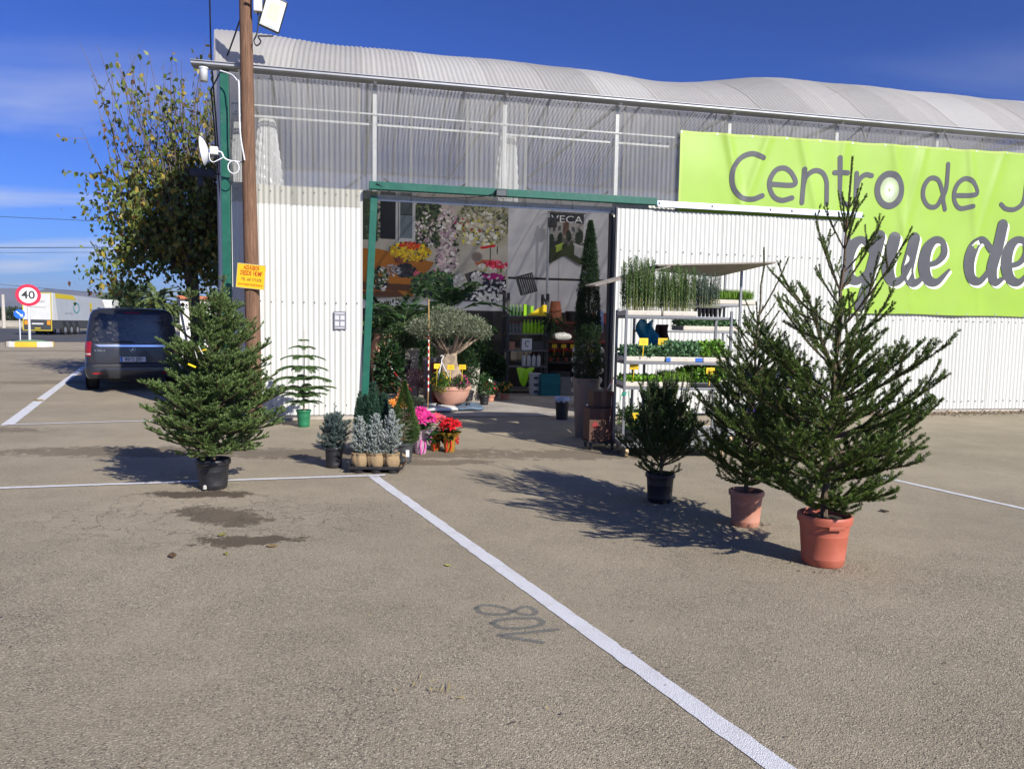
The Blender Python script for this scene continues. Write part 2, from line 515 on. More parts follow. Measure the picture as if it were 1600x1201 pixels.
    # damp / dirt stains, each with its own place and ragged outline
    stains = [(-1.98, 5.46, .42, .17, .3, .2, .85), (-2.45, 6.15, .55, .26, .35, -.5, .75), (-2.95, 6.93, .62, .17, .4, .05, .9),
              (-4.6, 9.15, 2.1, .42, .4, .1, .55), (-1.9, 9.3, 2.6, .45, .38, .12, .55), (1.3, 9.6, 1.9, .45, .3, .2, .5),
              (-.5, 8.85, .35, .16, .3, 0, .5), (-1.0, 8.75, .55, .2, .3, 0, .5), (-8.2, 10.6, 1.4, .4, .5, .1, .5), (-11.5, 19, 2.4, .7, .5, .3, .4), (-23., 36.5, 6., .6, .5, .5, .55), (-16, 27, 2.5, .5, .5, .6, .5)]
    sn = noise(5.5, 8, .72); sn2 = noise(26, 4, .6)
    tot = None
    for (x, y, rx, ry, soft, rot, amt) in stains:
        mp = N.new('ShaderNodeMapping'); mp.vector_type = 'TEXTURE'
        mp.inputs['Location'].default_value = (x, y, 0); mp.inputs['Rotation'].default_value = (0, 0, rot); mp.inputs['Scale'].default_value = (rx, ry, 1)
        L.new(pos, mp.inputs[0])
        ln = N.new('ShaderNodeVectorMath'); ln.operation = 'LENGTH'; L.new(mp.outputs[0], ln.inputs[0])
        d = ma('ADD', ln.outputs['Value'], ma('MULTIPLY', ma('SUBTRACT', sn, .5), 2.6))
        d = ma('ADD', d, ma('MULTIPLY', ma('SUBTRACT', sn2, .5), .7))
        f = mr(d, .78, .78 + soft * .5, amt, 0)
        tot = f if tot is None else ma('MAXIMUM', tot, f)
    c = mixc(tot, c, (.075, .055, .036))
    L.new(c, p.inputs['Base Color'])
    p.inputs['Roughness'].default_value = .93; p.inputs['Specular IOR Level'].default_value = .25
    b = N.new('ShaderNodeBump'); b.inputs['Strength'].default_value = .75; b.inputs['Distance'].default_value = .005
    hh = ma('SUBTRACT', ma('MULTIPLY', ma('SUBTRACT', 1., edge), sepc.outputs[0]), ma('MULTIPLY', crack, 1.2))
    L.new(hh, b.inputs['Height']); L.new(b.outputs[0], p.inputs['Normal'])
    return m
gm = ground_material()
# gently uneven near the camera, flat to the horizon
gs = [-9000, -3000, -800, -250, -90, -45] + [x * 1.0 for x in range(-30, 31, 2)] + [45, 90, 250, 800, 3000, 9000]
gy = [-3000, -300, -60] + [x * 1.0 for x in range(-20, 61, 2)] + [90, 150, 300, 900, 3000, 14000]
gmb = MB()
gmb.add([(x, y, 0) for y in gy for x in gs],
        [(j * len(gs) + i, j * len(gs) + i + 1, (j + 1) * len(gs) + i + 1, (j + 1) * len(gs) + i) for j in range(len(gy) - 1) for i in range(len(gs) - 1)])
tag(gmb.build('ground', gm), kind='structure')

# white painted bay lines (thin sheets, slightly ragged edges)
paint_w = mat('road_paint', (.66, .66, .67), .75, .10, 90, .8, 190, dirt=.42, dirtcol=(.4, .36, .3), dscale=5)
def line_strip(pts, w0, z=.004, seed=1, parent=None, name='bay_line'):
    rng = random.Random(seed); mb = MB(); L = []; Rr = []
    P = [Vector((*p, 0)) for p in pts]
    for a, b in zip(P[:-1], P[1:]):
        d = (b - a); n = max(2, int(d.length / .06)); d.normalize(); s = Vector((-d.y, d.x, 0))
        for i in range(n + (1 if b == P[-1] else 0)):
            q = a + (b - a) * (i / n)
            L.append(q + s * (w0 / 2 + rng.gauss(0, .0028))); Rr.append(q - s * (w0 / 2 + rng.gauss(0, .0028)))
    k = len(L)
    mb.add([(v.x, v.y, z) for v in L] + [(v.x, v.y, z) for v in Rr], [(i, k + i, k + i + 1, i + 1) for i in range(k - 1)])
    return tag(mb.build(name, paint_w, parent), kind='structure')
line_strip([(-9.5, 5.86), (-4.915, 7.02), (-2.9, 7.55), (-1.36, 7.95)], .075, .0075, 1)
line_strip([(-1.49, 7.90), (1.045, 2.66), (2.86, -1.1)], .108, .0035, 2)
line_strip([(4.16, 8.5), (4.90, 6.87), (6.6, 3.1)], .075, .004, 3)
line_strip([(-7.70, 11.20), (-11.0, 17.9), (-14.6, 25.2)], .17, .004, 4)
line_strip([(-7.72, 11.22), (-5.9, 11.93), (-4.96, 12.3)], .075, .008, 5)

# hand painted bay number on the asphalt, reads 108 from the wall side
def stroke_ribbon(mb, pts, w, f3d, n=10, closed=False, cap=True):
    """Catmull-Rom stroke through pts (x,y[,w]) made into a flat ribbon; f3d maps (x,y) to 3-d"""
    P = [(p[0], p[1], p[2] if len(p) > 2 else w) for p in pts]
    if closed: Q = [P[-1]] + P + [P[0], P[1]]
    else: Q = [tuple(2 * a - b for a, b in zip(P[0], P[1]))] + P + [tuple(2 * a - b for a, b in zip(P[-1], P[-2]))]
    S = []
    for i in range(1, len(Q) - 2):
        for k in range(n):
            t = k / n
            S.append(tuple(.5 * (2 * Q[i][c] + (Q[i + 1][c] - Q[i - 1][c]) * t + (2 * Q[i - 1][c] - 5 * Q[i][c] + 4 * Q[i + 1][c] - Q[i + 2][c]) * t * t
                           + (3 * Q[i][c] - Q[i - 1][c] - 3 * Q[i + 1][c] + Q[i + 2][c]) * t ** 3) for c in range(3)))
    if not closed: S.append(P[-1])
    m = len(S); Lp = []; Rp = []
    for i in range(m):
        a = S[(i - 1) % m] if closed or i > 0 else S[0]; b = S[(i + 1) % m] if closed or i < m - 1 else S[-1]
        dx, dy = b[0] - a[0], b[1] - a[1]; l = math.hypot(dx, dy) or 1
        nx, ny = -dy / l, dx / l; h = abs(S[i][2]) / 2
        Lp.append((S[i][0] + nx * h, S[i][1] + ny * h)); Rp.append((S[i][0] - nx * h, S[i][1] - ny * h))
    vs = [f3d(*q) for q in Lp] + [f3d(*q) for q in Rp]
    fs = [(i, m + i, m + i + 1, i + 1) for i in range(m - 1)]
    if closed: fs.append((m - 1, 2 * m - 1, m, 0))
    mb.add(vs, fs)
    if cap and not closed:
        for e, s in ((0, S[0]), (m - 1, S[-1])):
            c = len(mb.v); r = abs(s[2]) / 2
            a0 = math.atan2(Lp[e][1] - s[1], Lp[e][0] - s[0]); sg = 1 if e == 0 else -1
            ring = [f3d(s[0] + r * math.cos(a0 + sg * math.pi * q / 8), s[1] + r * math.sin(a0 + sg * math.pi * q / 8)) for q in range(9)]
            mb.add(ring, [tuple(range(9))])
blue_spray = mat('blue_spray', (.085, .12, .14), .9, .45, 60, alpha=.34)
m108 = MB()
cnt = [0]
def gpt(x, y):
    return (x, y, .0045 + cnt[0] * .0006)
def W108(P): return [(a, b) for a, b in P]
digits = [
    # 8
    [(-.185, 4.205), (-.15, 4.13), (-.03, 4.115), (.03, 4.165), (.10, 4.24), (.15, 4.20), (.155, 4.13), (.09, 4.12), (.02, 4.175), (-.06, 4.235), (-.15, 4.25), (-.185, 4.205)],
    # 0
    [(-.085, 3.985), (-.03, 3.925), (.10, 3.93), (.19, 3.985), (.17, 4.06), (.06, 4.065), (-.05, 4.03), (-.085, 3.985)],
    # 1
    [(.185, 3.745), (.06, 3.785), (-.04, 3.825), (.08, 3.86), (.27, 3.915)]]
for dg in digits:
    stroke_ribbon(m108, dg, .034, gpt); cnt[0] += 1
tag(m108.build('painted_number', blue_spray), kind='structure')

# far road junction, verge
road_m = mat('road_asphalt', (.062, .062, .066), .9, .2, .4, .3, 60)
tag(MB().add([(-400, 50, .004), (-34, 47, .004), (-18, 62, .004), (40, 64, .004), (60, 104, .004), (-400, 106, .004)], [tuple(range(6))]).build('road', road_m), kind='structure')
verge_m = mat('dry_verge', (.30, .26, .16), 1, .35, .3, .3, 5)
tag(MB().add([(-500, 108, .008), (80, 106, .008), (80, 170, .008), (-500, 170, .008)], [(0, 1, 2, 3)]).build('verge', verge_m), kind='structure')
tag(MB().add([(-400, 104.5, .008), (60, 102.7, .008), (60, 103.1, .008), (-400, 104.9, .008)], [(0, 1, 2, 3)]).build('road_edge_line', paint_w), kind='structure')

# mountains far off
hill_m = mat('mountain_scrub', (.075, .062, .055), 1, .5, .004, 0, dirt=.5, dirtcol=(.17, .13, .10), dscale=.006)
rng = np.random.default_rng(11)
mb = MB()
nx = 120
def ridge(x):
    return 118 + 26 * math.sin(x * .0021 + .9) + 15 * math.sin(x * .0057 + .4) + 7 * math.sin(x * .013 + 2) + 4 * math.sin(x * .031) + 2 * math.sin(x * .07)
vs = []; fs = []; nx = 160
rows = [(0, 0), (.25, .12), (.5, .38), (.72, .7), (.88, .92), (1.0, 1.0), (1.3, .6)]
for j, (dy, hz) in enumerate(rows):
    for i in range(nx + 1):
        x = -6500 + 6300 * i / nx
        fall = min(1., max(0., (-900 - x) / 1250))
        h = ridge(x) * (fall ** 1.1) * hz + (0 if j == 0 else 4 * math.sin(i * 1.7 + j * 2.3) + 3 * math.sin(i * .7 - j))
        if j == 0: h = -2
        vs.append((x + 30 * math.sin(j * 3 + i * .9) * (0 < j < 5), 2700 + 800 * dy + 80 * math.sin(i * .5 + j), h))
fs = [(j * (nx + 1) + i, j * (nx + 1) + i + 1, (j + 1) * (nx + 1) + i + 1, (j + 1) * (nx + 1) + i) for j in range(len(rows) - 1) for i in range(nx)]
tag(MB().add(vs, fs).build('mountains', hill_m, smooth=True), kind='structure')

# ================================================================== greenhouse building
BA = Vector((-4.744, 12.315, 0)); BR = R(12.503)
BM = Matrix.Translation(BA) @ Matrix.Rotation(BR, 4, 'Z')
def bw(u, v, z=0.): return BM @ Vector((u, v, z))
white_sheet = mat('white_corrugated', (.60, .60, .55), .5, .05, 2.5, 0, dirt=.25, dirtcol=(.46, .45, .40), dscale=1.6, stretch=(1, 1, .25))
white_sheet2 = mat('white_corrugated_b', (.58, .585, .535), .5, .06, 2.2, 0, dirt=.3, dirtcol=(.44, .43, .38), dscale=1.3, stretch=(1, 1, .25))
side_sheet = mat('side_panel', (.62, .64, .66), .5, .05, 2, 0, dirt=.2, dscale=1.)
green_p = mat('green_paint', (.009, .098, .064), .42, .12, 5, .06, 90, dirt=.25, dirtcol=(.10, .2, .15), dscale=8)
galv = mat('galvanised', (.52, .54, .55), .38, .12, 14, 0, metal=.75)
galv_w = mat('galvanised_pale', (.66, .68, .69), .45, .1, 10, 0, metal=.25)
alum = mat('aluminium_rail', (.74, .76, .78), .34, .08, 10, 0, metal=.55, dirt=.2, dscale=9)
steel_d = mat('dark_steel', (.05, .052, .055), .5, .15, 12)
def pc_mat(name, tint, clear, diff, dirtamt):
    m = bpy.data.materials.new(name); m.use_nodes = True
    nt = m.node_tree; N = nt.nodes; L = nt.links; p = N['Principled BSDF']; out = N['Material Output']
    p.inputs['Base Color'].default_value = (*tint, 1); p.inputs['Roughness'].default_value = .32; p.inputs['Specular IOR Level'].default_value = .6
    tr = N.new('ShaderNodeBsdfTranslucent'); tr.inputs['Color'].default_value = (*[c * 1.05 for c in tint], 1)
    tp = N.new('ShaderNodeBsdfTransparent'); tp.inputs['Color'].default_value = (.96, .955, .93, 1)
    m1 = N.new('ShaderNodeMixShader'); m1.inputs[0].default_value = diff
    L.new(p.outputs[0], m1.inputs[1]); L.new(tr.outputs[0], m1.inputs[2])
    m2 = N.new('ShaderNodeMixShader')
    g = N.new('ShaderNodeTexCoord'); mp = N.new('ShaderNodeMapping'); mp.inputs['Scale'].default_value = (3, 3, .35)
    nz = N.new('ShaderNodeTexNoise'); nz.inputs['Scale'].default_value = 1.2; nz.inputs['Detail'].default_value = 8; nz.inputs['Roughness'].default_value = .7
    L.new(g.outputs['Object'], mp.inputs[0]); L.new(mp.outputs[0], nz.inputs['Vector'])
    r = N.new('ShaderNodeMapRange'); r.inputs['From Min'].default_value = .35; r.inputs['From Max'].default_value = .7
    r.inputs['To Min'].default_value = 1 - clear; r.inputs['To Max'].default_value = min(1., 1 - clear + dirtamt)
    L.new(nz.outputs['Fac'], r.inputs['Value']); L.new(r.outputs[0], m2.inputs[0])
    L.new(tp.outputs[0], m2.inputs[1]); L.new(m1.outputs[0], m2.inputs[2]); L.new(m2.outputs[0], out.inputs['Surface'])
    return m
clear_pc = pc_mat('clear_corrugated', (.44, .43, .385), .70, .5, .16)
clear_pc2 = pc_mat('clear_corrugated_milky', (.50, .49, .44), .60, .5, .2)
roof_pcs = [pc_mat('roof_corrugated_a', (.70, .675, .62), .12, .45, .1), pc_mat('roof_corrugated_b', (.62, .60, .55), .13, .45, .1), pc_mat('roof_corrugated_c', (.75, .73, .67), .11, .42, .08)]
PER = .088
def corr(u, amp): return amp * math.cos(2 * math.pi * u / PER)
def sheet(name, u0, u1, z0, z1, v0, m, parent, amp=.009, per_wave=8, rows=1, warp=0., z1b=None):
    n = max(4, int(round((u1 - u0) / PER * per_wave))); vs = []
    for j in range(rows + 1):
        for i in range(n + 1):
            u = u0 + (u1 - u0) * i / n
            zt = z1 if z1b is None else z1 + (z1b - z1) * i / n
            z = z0 + (zt - z0) * j / rows
            vs.append((u, v0 - corr(u, amp) + warp * math.sin(u * 2.1 + z * 1.3), z))
    fs = [(j * (n + 1) + i, j * (n + 1) + i + 1, (j + 1) * (n + 1) + i + 1, (j + 1) * (n + 1) + i) for j in range(rows) for i in range(n)]
    return MB().add(vs, fs).build(name, m, parent, smooth=True, fixn=False)
gh = thing('greenhouse_building', 'garden centre greenhouse with white corrugated front and translucent barrel roof', 'greenhouse', BA, BR)
UEND = 20.0
GUT = 5.68
# white front sheets left of the doorway and the fixed wall right of it
us = [.09, .97, 1.85, 2.20]
for i in range(3):
    sheet('wall_sheet', us[i], us[i + 1] + (.03 if i < 2 else 0), .06, 3.90, .0 + .007 * (i % 2), (white_sheet, white_sheet2)[i % 2], gh, rows=6, warp=.003)
u = 6.70; i = 0
while u < UEND:
    sheet('wall_sheet', u, min(UEND, u + 1.056 + .03), .07, 3.92, .006 * (i % 2), (white_sheet, white_sheet2)[i % 2], gh, rows=6, warp=.003)
    u += 1.056; i += 1
# clear band above
u = .09; i = 0
while u < UEND:
    w = (.968, 1.056, .88)[i % 3]
    sheet('clear_sheet', u, min(UEND, u + w + .05), 3.60 if u + w < 2.3 else (3.86 if not (2.3 < u + w / 2 < 6.7) else 3.76), GUT - .03, (-.018 if u + w < 2.3 else .012) + .007 * (i % 2), (clear_pc, clear_pc2, clear_pc)[i % 3], gh, rows=3, warp=.004)
    u += w; i += 1
# screws
scr = MB(); rs = random.Random(3)
def screw_row(u0, u1, z, v, step=PER * 2):
    u = math.ceil(u0 / PER) * PER
    while u < u1:
        if rs.random() > .06:
            scr.T = Matrix.Translation((u, v, z + rs.gauss(0, .006)))
            scr.box(-.009, .009, -.007, 0, -.009, .009)
        u += step
    scr.T = Matrix.Identity(4)
for z in (.22, 1.98, 3.80): screw_row(.12, 2.15, z, -.009)
for z in (.24, 1.9, 3.82): screw_row(11.45, UEND, z, -.009)
for z in (5.05, 5.6): screw_row(.15, UEND, z, .0)
tag(scr.build('screws', steel_d, gh), kind='stuff')
# posts, trims
box('corner_post', -.06, .075, -.06, .06, 0, GUT - .02, green_p, gh, .006)
MB().add([(2.165, -.075, 0), (2.285, -.075, 0), (2.285, .06, 0), (2.165, .06, 0), (2.33, -.075, 3.80), (2.45, -.075, 3.80), (2.45, .06, 3.80), (2.33, .06, 3.80)],
         [(0, 3, 2, 1), (4, 5, 6, 7), (0, 1, 5, 4), (1, 2, 6, 5), (2, 3, 7, 6), (3, 0, 4, 7)]).build('door_jamb', green_p, gh, bevel=.006)
box('door_jamb', 6.66, 6.70, -.03, .12, 0, 3.76, steel_d, gh, .004)
# sliding door rail: green half, aluminium half
box('rail', 2.30, 7.46, -.24, -.12, 3.885, 4.015, green_p, gh, .008)
ar = box('rail', 7.46, 11.74, -.235, -.125, 3.86, 3.965, alum, gh, .006); ar['label'] = 'bare aluminium half of the sliding door rail'
box('rail_lip', 7.46, 11.74, -.262, -.235, 3.85, 3.885, alum, gh, .003)
box('lintel_trim', 2.45, 6.66, -.01, .02, 3.735, 3.757, galv_w, gh, .002)
# torn tape on rail
for (a, b) in ((8.55, 8.78), (9.75, 9.95), (10.2, 10.33), (7.5, 7.62)):
    box('tape_strip', a, b, -.268, -.2635, 3.89, 3.955, mat('white_tape', (.85, .86, .87), .5, .05), gh, 0)
# gutter
gut_m = mat('gutter_metal', (.40, .41, .42), .45, .12, 4, metal=.3, dirt=.35, dirtcol=(.2, .19, .18), dscale=3)
gp = [(-.05, .03), (-.15, .03), (-.18, .05), (-.18, .09), (-.20, .09), (-.20, .10), (-.168, .10), (-.168, .058), (-.145, .04), (-.05, .04)]
mb = MB()
for a, b in ((-.47, UEND + .2),):
    n = len(gp)
    mb.add([(a, y, GUT - .03 + z) for y, z in gp] + [(b, y, GUT - .03 + z) for y, z in gp],
           [(i, (i + 1) % n, n + (i + 1) % n, n + i) for i in range(n)] + [tuple(range(n)), tuple(range(2 * n - 1, n - 1, -1))])
mb.build('gutter', gut_m, gh, bevel=.002)
box('gutter_back', -.47, UEND, -.049, .06, GUT + .002, GUT + .05, gut_m, gh, .002)
MB().lathe([(.062, 0), (.062, .19), (.07, .19), (.07, .215)], 18, (-.29, -.11, GUT - .235)).build('downpipe_stub', galv_w, gh, smooth=True, solid=.004)
# roof: barrel vault, axis along the front, slightly sagging between frames
SPAN = 8.0
def sag(u):
    s = .97
    s += .07 * math.exp(-((u + .4) / 1.3) ** 2)
    s -= .10 * math.exp(-((u - 8.7) / 1.6) ** 2)
    s += .16 / (1 + math.exp(-(u - 9.9) * 2.2))
    return s + .012 * math.sin(u * 2.9)
def roof_pt(u, q, lift=0.):
    v = -.10 + (SPAN + .2) * q
    x = v - SPAN / 2; Rr = 5.8; zz = math.sqrt(max(0., Rr * Rr - x * x)) - (Rr - 1.6)
    return (u, v, GUT + .06 + max(-.02, zz) * sag(u) + lift)
def u_left(v): return -.17 * max(0, v)
ubs = [-.12]
while ubs[-1] < UEND: ubs.append(ubs[-1] + (1.144 if len(ubs) % 3 else .968))
for k in range(len(ubs) - 1):
    a, b = ubs[k], ubs[k + 1] + .05
    nq = 22; nu = int((b - a) / PER * 6); vs = []
    for j in range(nq + 1):
        q = j / nq
        for i in range(nu + 1):
            v = -.10 + (SPAN + .2) * q
            aa = a + u_left(v) if k == 0 else a
            uu = aa + (b - aa) * i / nu
            vs.append(roof_pt(uu, q, corr(uu, .010) + .008 * (k % 2)))
    fs = [(j * (nu + 1) + i, j * (nu + 1) + i + 1, (j + 1) * (nu + 1) + i + 1, (j + 1) * (nu + 1) + i) for j in range(nq) for i in range(nu)]
    MB().add(vs, fs).build('roof_sheet', roof_pcs[(0, 1, 0, 2, 0, 1, 2, 0, 0, 1)[k % 10]], gh, smooth=True, fixn=False)
# left side wall (runs back at an obtuse angle), gable, rear and right end
vs = []; nsd = 90
for j, fz in enumerate((0, 1)):
    for i in range(nsd + 1):
        v = .06 + (SPAN - .06) * i / nsd
        z = .05 if fz == 0 else roof_pt(0, (v + .1) / (SPAN + .2))[2] - .03
        vs.append((u_left(v) - .055 - .006 * math.cos(v / .18 * 6.283), v, z))
MB().add(vs, [(i, i + 1, nsd + 2 + i, nsd + 1 + i) for i in range(nsd)]).build('side_wall', side_sheet, gh, smooth=True, fixn=False)
rear_pc = pc_mat('rear_corrugated', (.68, .68, .68), .25, .6, .1)
sheet('rear_wall', u_left(SPAN), UEND, .0, GUT + .1, SPAN, rear_pc, gh, rows=1, per_wave=6)
vs = []; ns = 40
for fz in (0, 1):
    for i in range(ns + 1):
        v = .06 + (SPAN - .06) * i / ns
        vs.append((UEND, v, .05 if fz == 0 else roof_pt(UEND, (v + .1) / (SPAN + .2))[2] - .03))
MB().add(vs, [(i, i + 1, ns + 2 + i, ns + 1 + i) for i in range(ns)]).build('end_wall', rear_pc, gh, fixn=False)
# inner steel frame
for uu in (2.40, 4.66, 6.76, 9.0, 11.3, 13.6, 15.9):
    zb = 3.9 if uu in (4.66, 2.40) else 0.0
    box('frame_post', uu - .035, uu + .035, .06, .13, zb, GUT - .03, galv_w, gh, .004)
for uu in (.25, 2.40, 4.66, 6.76, 9.0, 11.3, 13.6, 15.9):
    mb = MB(); mb.tube([Vector(roof_pt(uu, q / 24, -.06)) for q in range(25)], .03, 8)
    mb.build('roof_arch', galv_w, gh, smooth=True)
    MB().bar((uu, .1, GUT), (uu, SPAN - .05, GUT), .05, .05).build('tie_beam', galv_w, gh)
    MB().bar((uu, SPAN * .25, GUT), roof_pt(uu, .38, -.08), .03).build('truss_strut', galv, gh)
    MB().bar((uu, SPAN * .75, GUT), roof_pt(uu, .62, -.08), .03).build('truss_strut', galv, gh)
for z, yy, w in ((5.17, .045, .022), (5.02, .16, .03)):
    box('purlin', .1, UEND, yy, yy + w, z, z + w * 1.2, galv_w, gh, .003)
box('door_head', 2.45, 6.7, .05, .13, 3.765, 3.85, galv_w, gh, .003)
rust = mat('red_oxide', (.24, .085, .055), .7, .2, 8)
for a, b in (((4.0, SPAN - .2, 4.6), (7.4, SPAN - .2, 4.45)), ((8.2, SPAN - .25, 4.4), (12, SPAN - .25, 4.3))):
    MB().bar(a, b, .05, .08).build('tie_bar', rust, gh)
for a, b in (((2.7, SPAN - .12, 3.9), (5.2, SPAN - .12, 5.6)), ((5.4, SPAN - .12, 3.9), (2.9, SPAN - .14, 5.6)), ((6.6, SPAN - .12, 3.9), (9.4, SPAN - .12, 5.6)), ((9.7, SPAN - .12, 3.9), (6.9, SPAN - .14, 5.6)), ((.2, SPAN - .12, 3.9), (2.3, SPAN - .12, 5.6))):
    MB().bar(a, b, .035, .05).build('wind_brace', steel_d, gh)
# concrete footing and floor
conc = mat('concrete_floor', (.33, .30, .26), .85, .25, 1.2, .15, 40, dirt=.55, dirtcol=(.15, .125, .10), dscale=1.8)
footing_m = mat('concrete_footing', (.42, .37, .30), .9, .2, 2.5, .3, 30, dirt=.45, dscale=3)
tag(MB().add([bw(-.1, -.02, .012), bw(UEND, -.02, .012), bw(UEND, SPAN, .012), bw(u_left(SPAN), SPAN, .012)], [(0, 1, 2, 3)]).build('shop_floor', conc), kind='structure')
mb = MB(); mb.T = BM; mb.box(-.12, 2.16, -.26, -.022, 0, .052)
tag(mb.build('footing_strip', footing_m, bevel=.012), kind='structure')
mb = MB(); mb.T = BM; mb.box(11.7, UEND, -.14, -.022, 0, .06)
tag(mb.build('footing_strip', footing_m, bevel=.012), kind='structure')
# bundled clear plastic curtains hanging behind the clear band
plast = mat('clear_plastic_bundle', (.86, .87, .88), .2, .08, 20, .7, 18, spec=.8, translucent=.3, alpha=.95)
def curtain(u, v, z0, z1, w0, w1, seed, label):
    rng = random.Random(seed); ph = [rng.random() * 6.28 for _ in range(6)]
    def wob(a, z): return 1 + .13 * math.sin(a * 11 + ph[0] + z * .5) + .12 * math.sin(a * 19 + ph[1] - z * .9) + .09 * math.sin(a * 31 + z * 2.2 + ph[2]) + .05 * math.sin(z * 38 + a * 4)
    prof = []
    for i in range(33):
        t = i / 32; r = w0 + (w1 - w0) * t ** .8
        prof.append((r, z1 - (z1 - z0) * t))
    mb = MB(); mb.lathe(prof, 110, (0, 0, 0), wob, capb=True)
    for i in range(len(mb.v)):
        x, y, z = mb.v[i]; mb.v[i] = (x + .06 * (z1 - z) * math.sin(ph[4]), y * .45, z)
    o = mb.build('plastic_curtain', plast, smooth=True, fixn=False)
    o.location = bw(u, v); o.rotation_euler = (0, 0, BR)
    tag(o, label, 'curtain', 'bundled plastic curtains under the roof')
curtain(.62, .36, 3.93, 5.05, .10, .22, 1, 'bundled clear plastic curtain just right of the wooden pole top')
curtain(4.80, .36, 3.86, 5.06, .11, .20, 2, 'bundled clear plastic curtain above the middle of the doorway')
curtain(.14, .5, 4.0, 5.0, .06, .10, 3, 'thin bundled plastic curtain behind the green corner post')

# ---------------------------------------------------------------- sliding door
sd = thing('sliding_door', 'white corrugated sliding door slid open to the right of the doorway', 'sliding door', bw(6.72, -.17), BR)
u = 0.; i = 0
while u < 4.60:
    sheet('door_sheet', u, min(4.66, u + 1.056 + .03), .07, 3.80, .005 * (i % 2), (white_sheet, white_sheet2)[(i + 1) % 2], sd, rows=6, warp=.004)
    u += 1.056; i += 1
box('edge_frame', -.035, .0, -.03, .03, .06, 3.82, steel_d, sd, .004)
box('edge_frame', 4.66, 4.69, -.02, .03, .06, 3.82, galv_w, sd, .004)
box('bottom_frame', 0, 4.66, .012, .04, .05, .10, galv_w, sd, .003)
scr = MB()
for z in (1.98, 3.05, .25):
    screw_row(.05, 4.6, z, -.009)
tag(scr.build('screws', steel_d, sd), kind='stuff')

# ---------------------------------------------------------------- banner
lime = mat('lime_vinyl', (.29, .46, .045), .42, .05, 1.4, .05, 30, spec=.5, dirt=.12, dirtcol=(.36,.47,.13), dscale=1.)
grey_ink = mat('grey_ink', (.07, .072, .08), .55, .08, 6)
white_ink = mat('white_ink', (.82, .86, .70), .5, .04, 6)
def bnoise(u, z):
    f = .010 * math.sin(u * 2.3 + .6 * z) + .007 * math.sin(u * 5.1 - 1.1 * z + 1) + .004 * math.sin(z * 4 + u)
    for c, k, a in ((8.9, .25, .030), (9.75, -.35, .024), (10.45, .3, .022), (11.4, -.1, .028), (12.5, .2, .022), (13.2, -.22, .024), (14.3, .15, .028), (15.1, -.3, .022), (16.6, .2, .014)):
        d = u - c - k * (5.3 - z); f += a * math.exp(-(d / .10) ** 2) * (.3 + .7 * max(0., min(1., (z - 2.4) / 2.5)))
    return f
def bpt(u, z, off=0.): return (u, -.045 - .012 - bnoise(u, z) - off, z)
UB0, UB1 = 7.95, 19.6
def ztop(u): return 5.30 + .012 * (u - UB0) + .012 * abs(math.sin((u - UB0) * math.pi / .72)) * -1
def zbot(u): return 2.02 + .006 * math.sin(u * 3)
ban = thing('banner', 'large lime green vinyl banner with grey lettering on the greenhouse front', 'banner', BA, BR)
mb = MB(); mb.grid(620, 50, lambda s, t: bpt(UB0 + (UB1 - UB0) * s, zbot(UB0 + (UB1 - UB0) * s) * (1 - t) + ztop(UB0 + (UB1 - UB0) * s) * t))
mb.build('vinyl_sheet', lime, ban, smooth=True, fixn=False)
hem = mat('lime_hem', (.37,.5,.09), .5, .05, 2)
mb = MB()
mb.grid(620, 1, lambda s, t: bpt(UB0 + (UB1 - UB0) * s, ztop(UB0 + (UB1 - UB0) * s) - .05 * (1 - t), .002))
mb.grid(1, 50, lambda s, t: bpt(UB0 + .05 * s, zbot(UB0) + (ztop(UB0) - .05 - zbot(UB0)) * t, .002))
mb.build('hem', hem, ban, smooth=True, fixn=False)
mb = MB(); uu = UB0 + .025
while uu < UB1:
    x, y, z = bpt(uu, ztop(uu) - .03, .004); mb.disc((x, y, z), .017, n=10)
    x, y, z = bpt(uu, zbot(uu) + .03, .004); mb.disc((x, y, z), .017, n=10); uu += .72
tag(mb.build('eyelets', galv, ban), kind='stuff')
THIN_STROKES = {
    'C': [[(9.651, 4.904), (9.437, 4.97), (9.216, 4.889), (9.06, 4.702), (9.02, 4.491), (9.079, 4.281), (9.251, 4.134), (9.477, 4.124), (9.666, 4.197)]],
    'e': [[(9.817, 4.421), (10.328, 4.441), (10.298, 4.621), (10.133, 4.737), (9.946, 4.699), (9.826, 4.539), (9.81, 4.367), (9.91, 4.192), (10.087, 4.133), (10.3, 4.19)]],
    'n': [[(10.54, 4.744), (10.527, 4.407), (10.512, 4.11)], [(10.53, 4.453), (10.578, 4.615), (10.754, 4.73), (10.928, 4.704), (11.027, 4.55), (11.045, 4.322), (11.052, 4.115)]],
    't': [[(11.301, 5.011), (11.323, 4.636), (11.342, 4.315), (11.421, 4.157), (11.567, 4.132)], [(11.202, 4.721), (11.509, 4.739)]],
    'r': [[(11.707, 4.742), (11.71, 4.428), (11.708, 4.126)], [(11.718, 4.474), (11.768, 4.625), (11.897, 4.725), (12.033, 4.715)]],
    'd': [[(13.704, 4.443), (13.559, 4.711), (13.36, 4.733), (13.231, 4.56), (13.235, 4.347), (13.371, 4.187), (13.568, 4.207), (13.704, 4.443)], [(13.779, 5.043), (13.768, 4.59), (13.71, 4.372), (13.772, 4.15)]],
    'e2': [[(13.992, 4.435), (14.486, 4.486), (14.422, 4.699), (14.241, 4.789), (14.064, 4.693), (13.975, 4.506), (14.001, 4.315), (14.143, 4.188), (14.429, 4.241)]],
    'J': [[(15.705, 5.08), (15.696, 4.698), (15.646, 4.377), (15.465, 4.235), (15.256, 4.234), (15.13, 4.316)]],
}
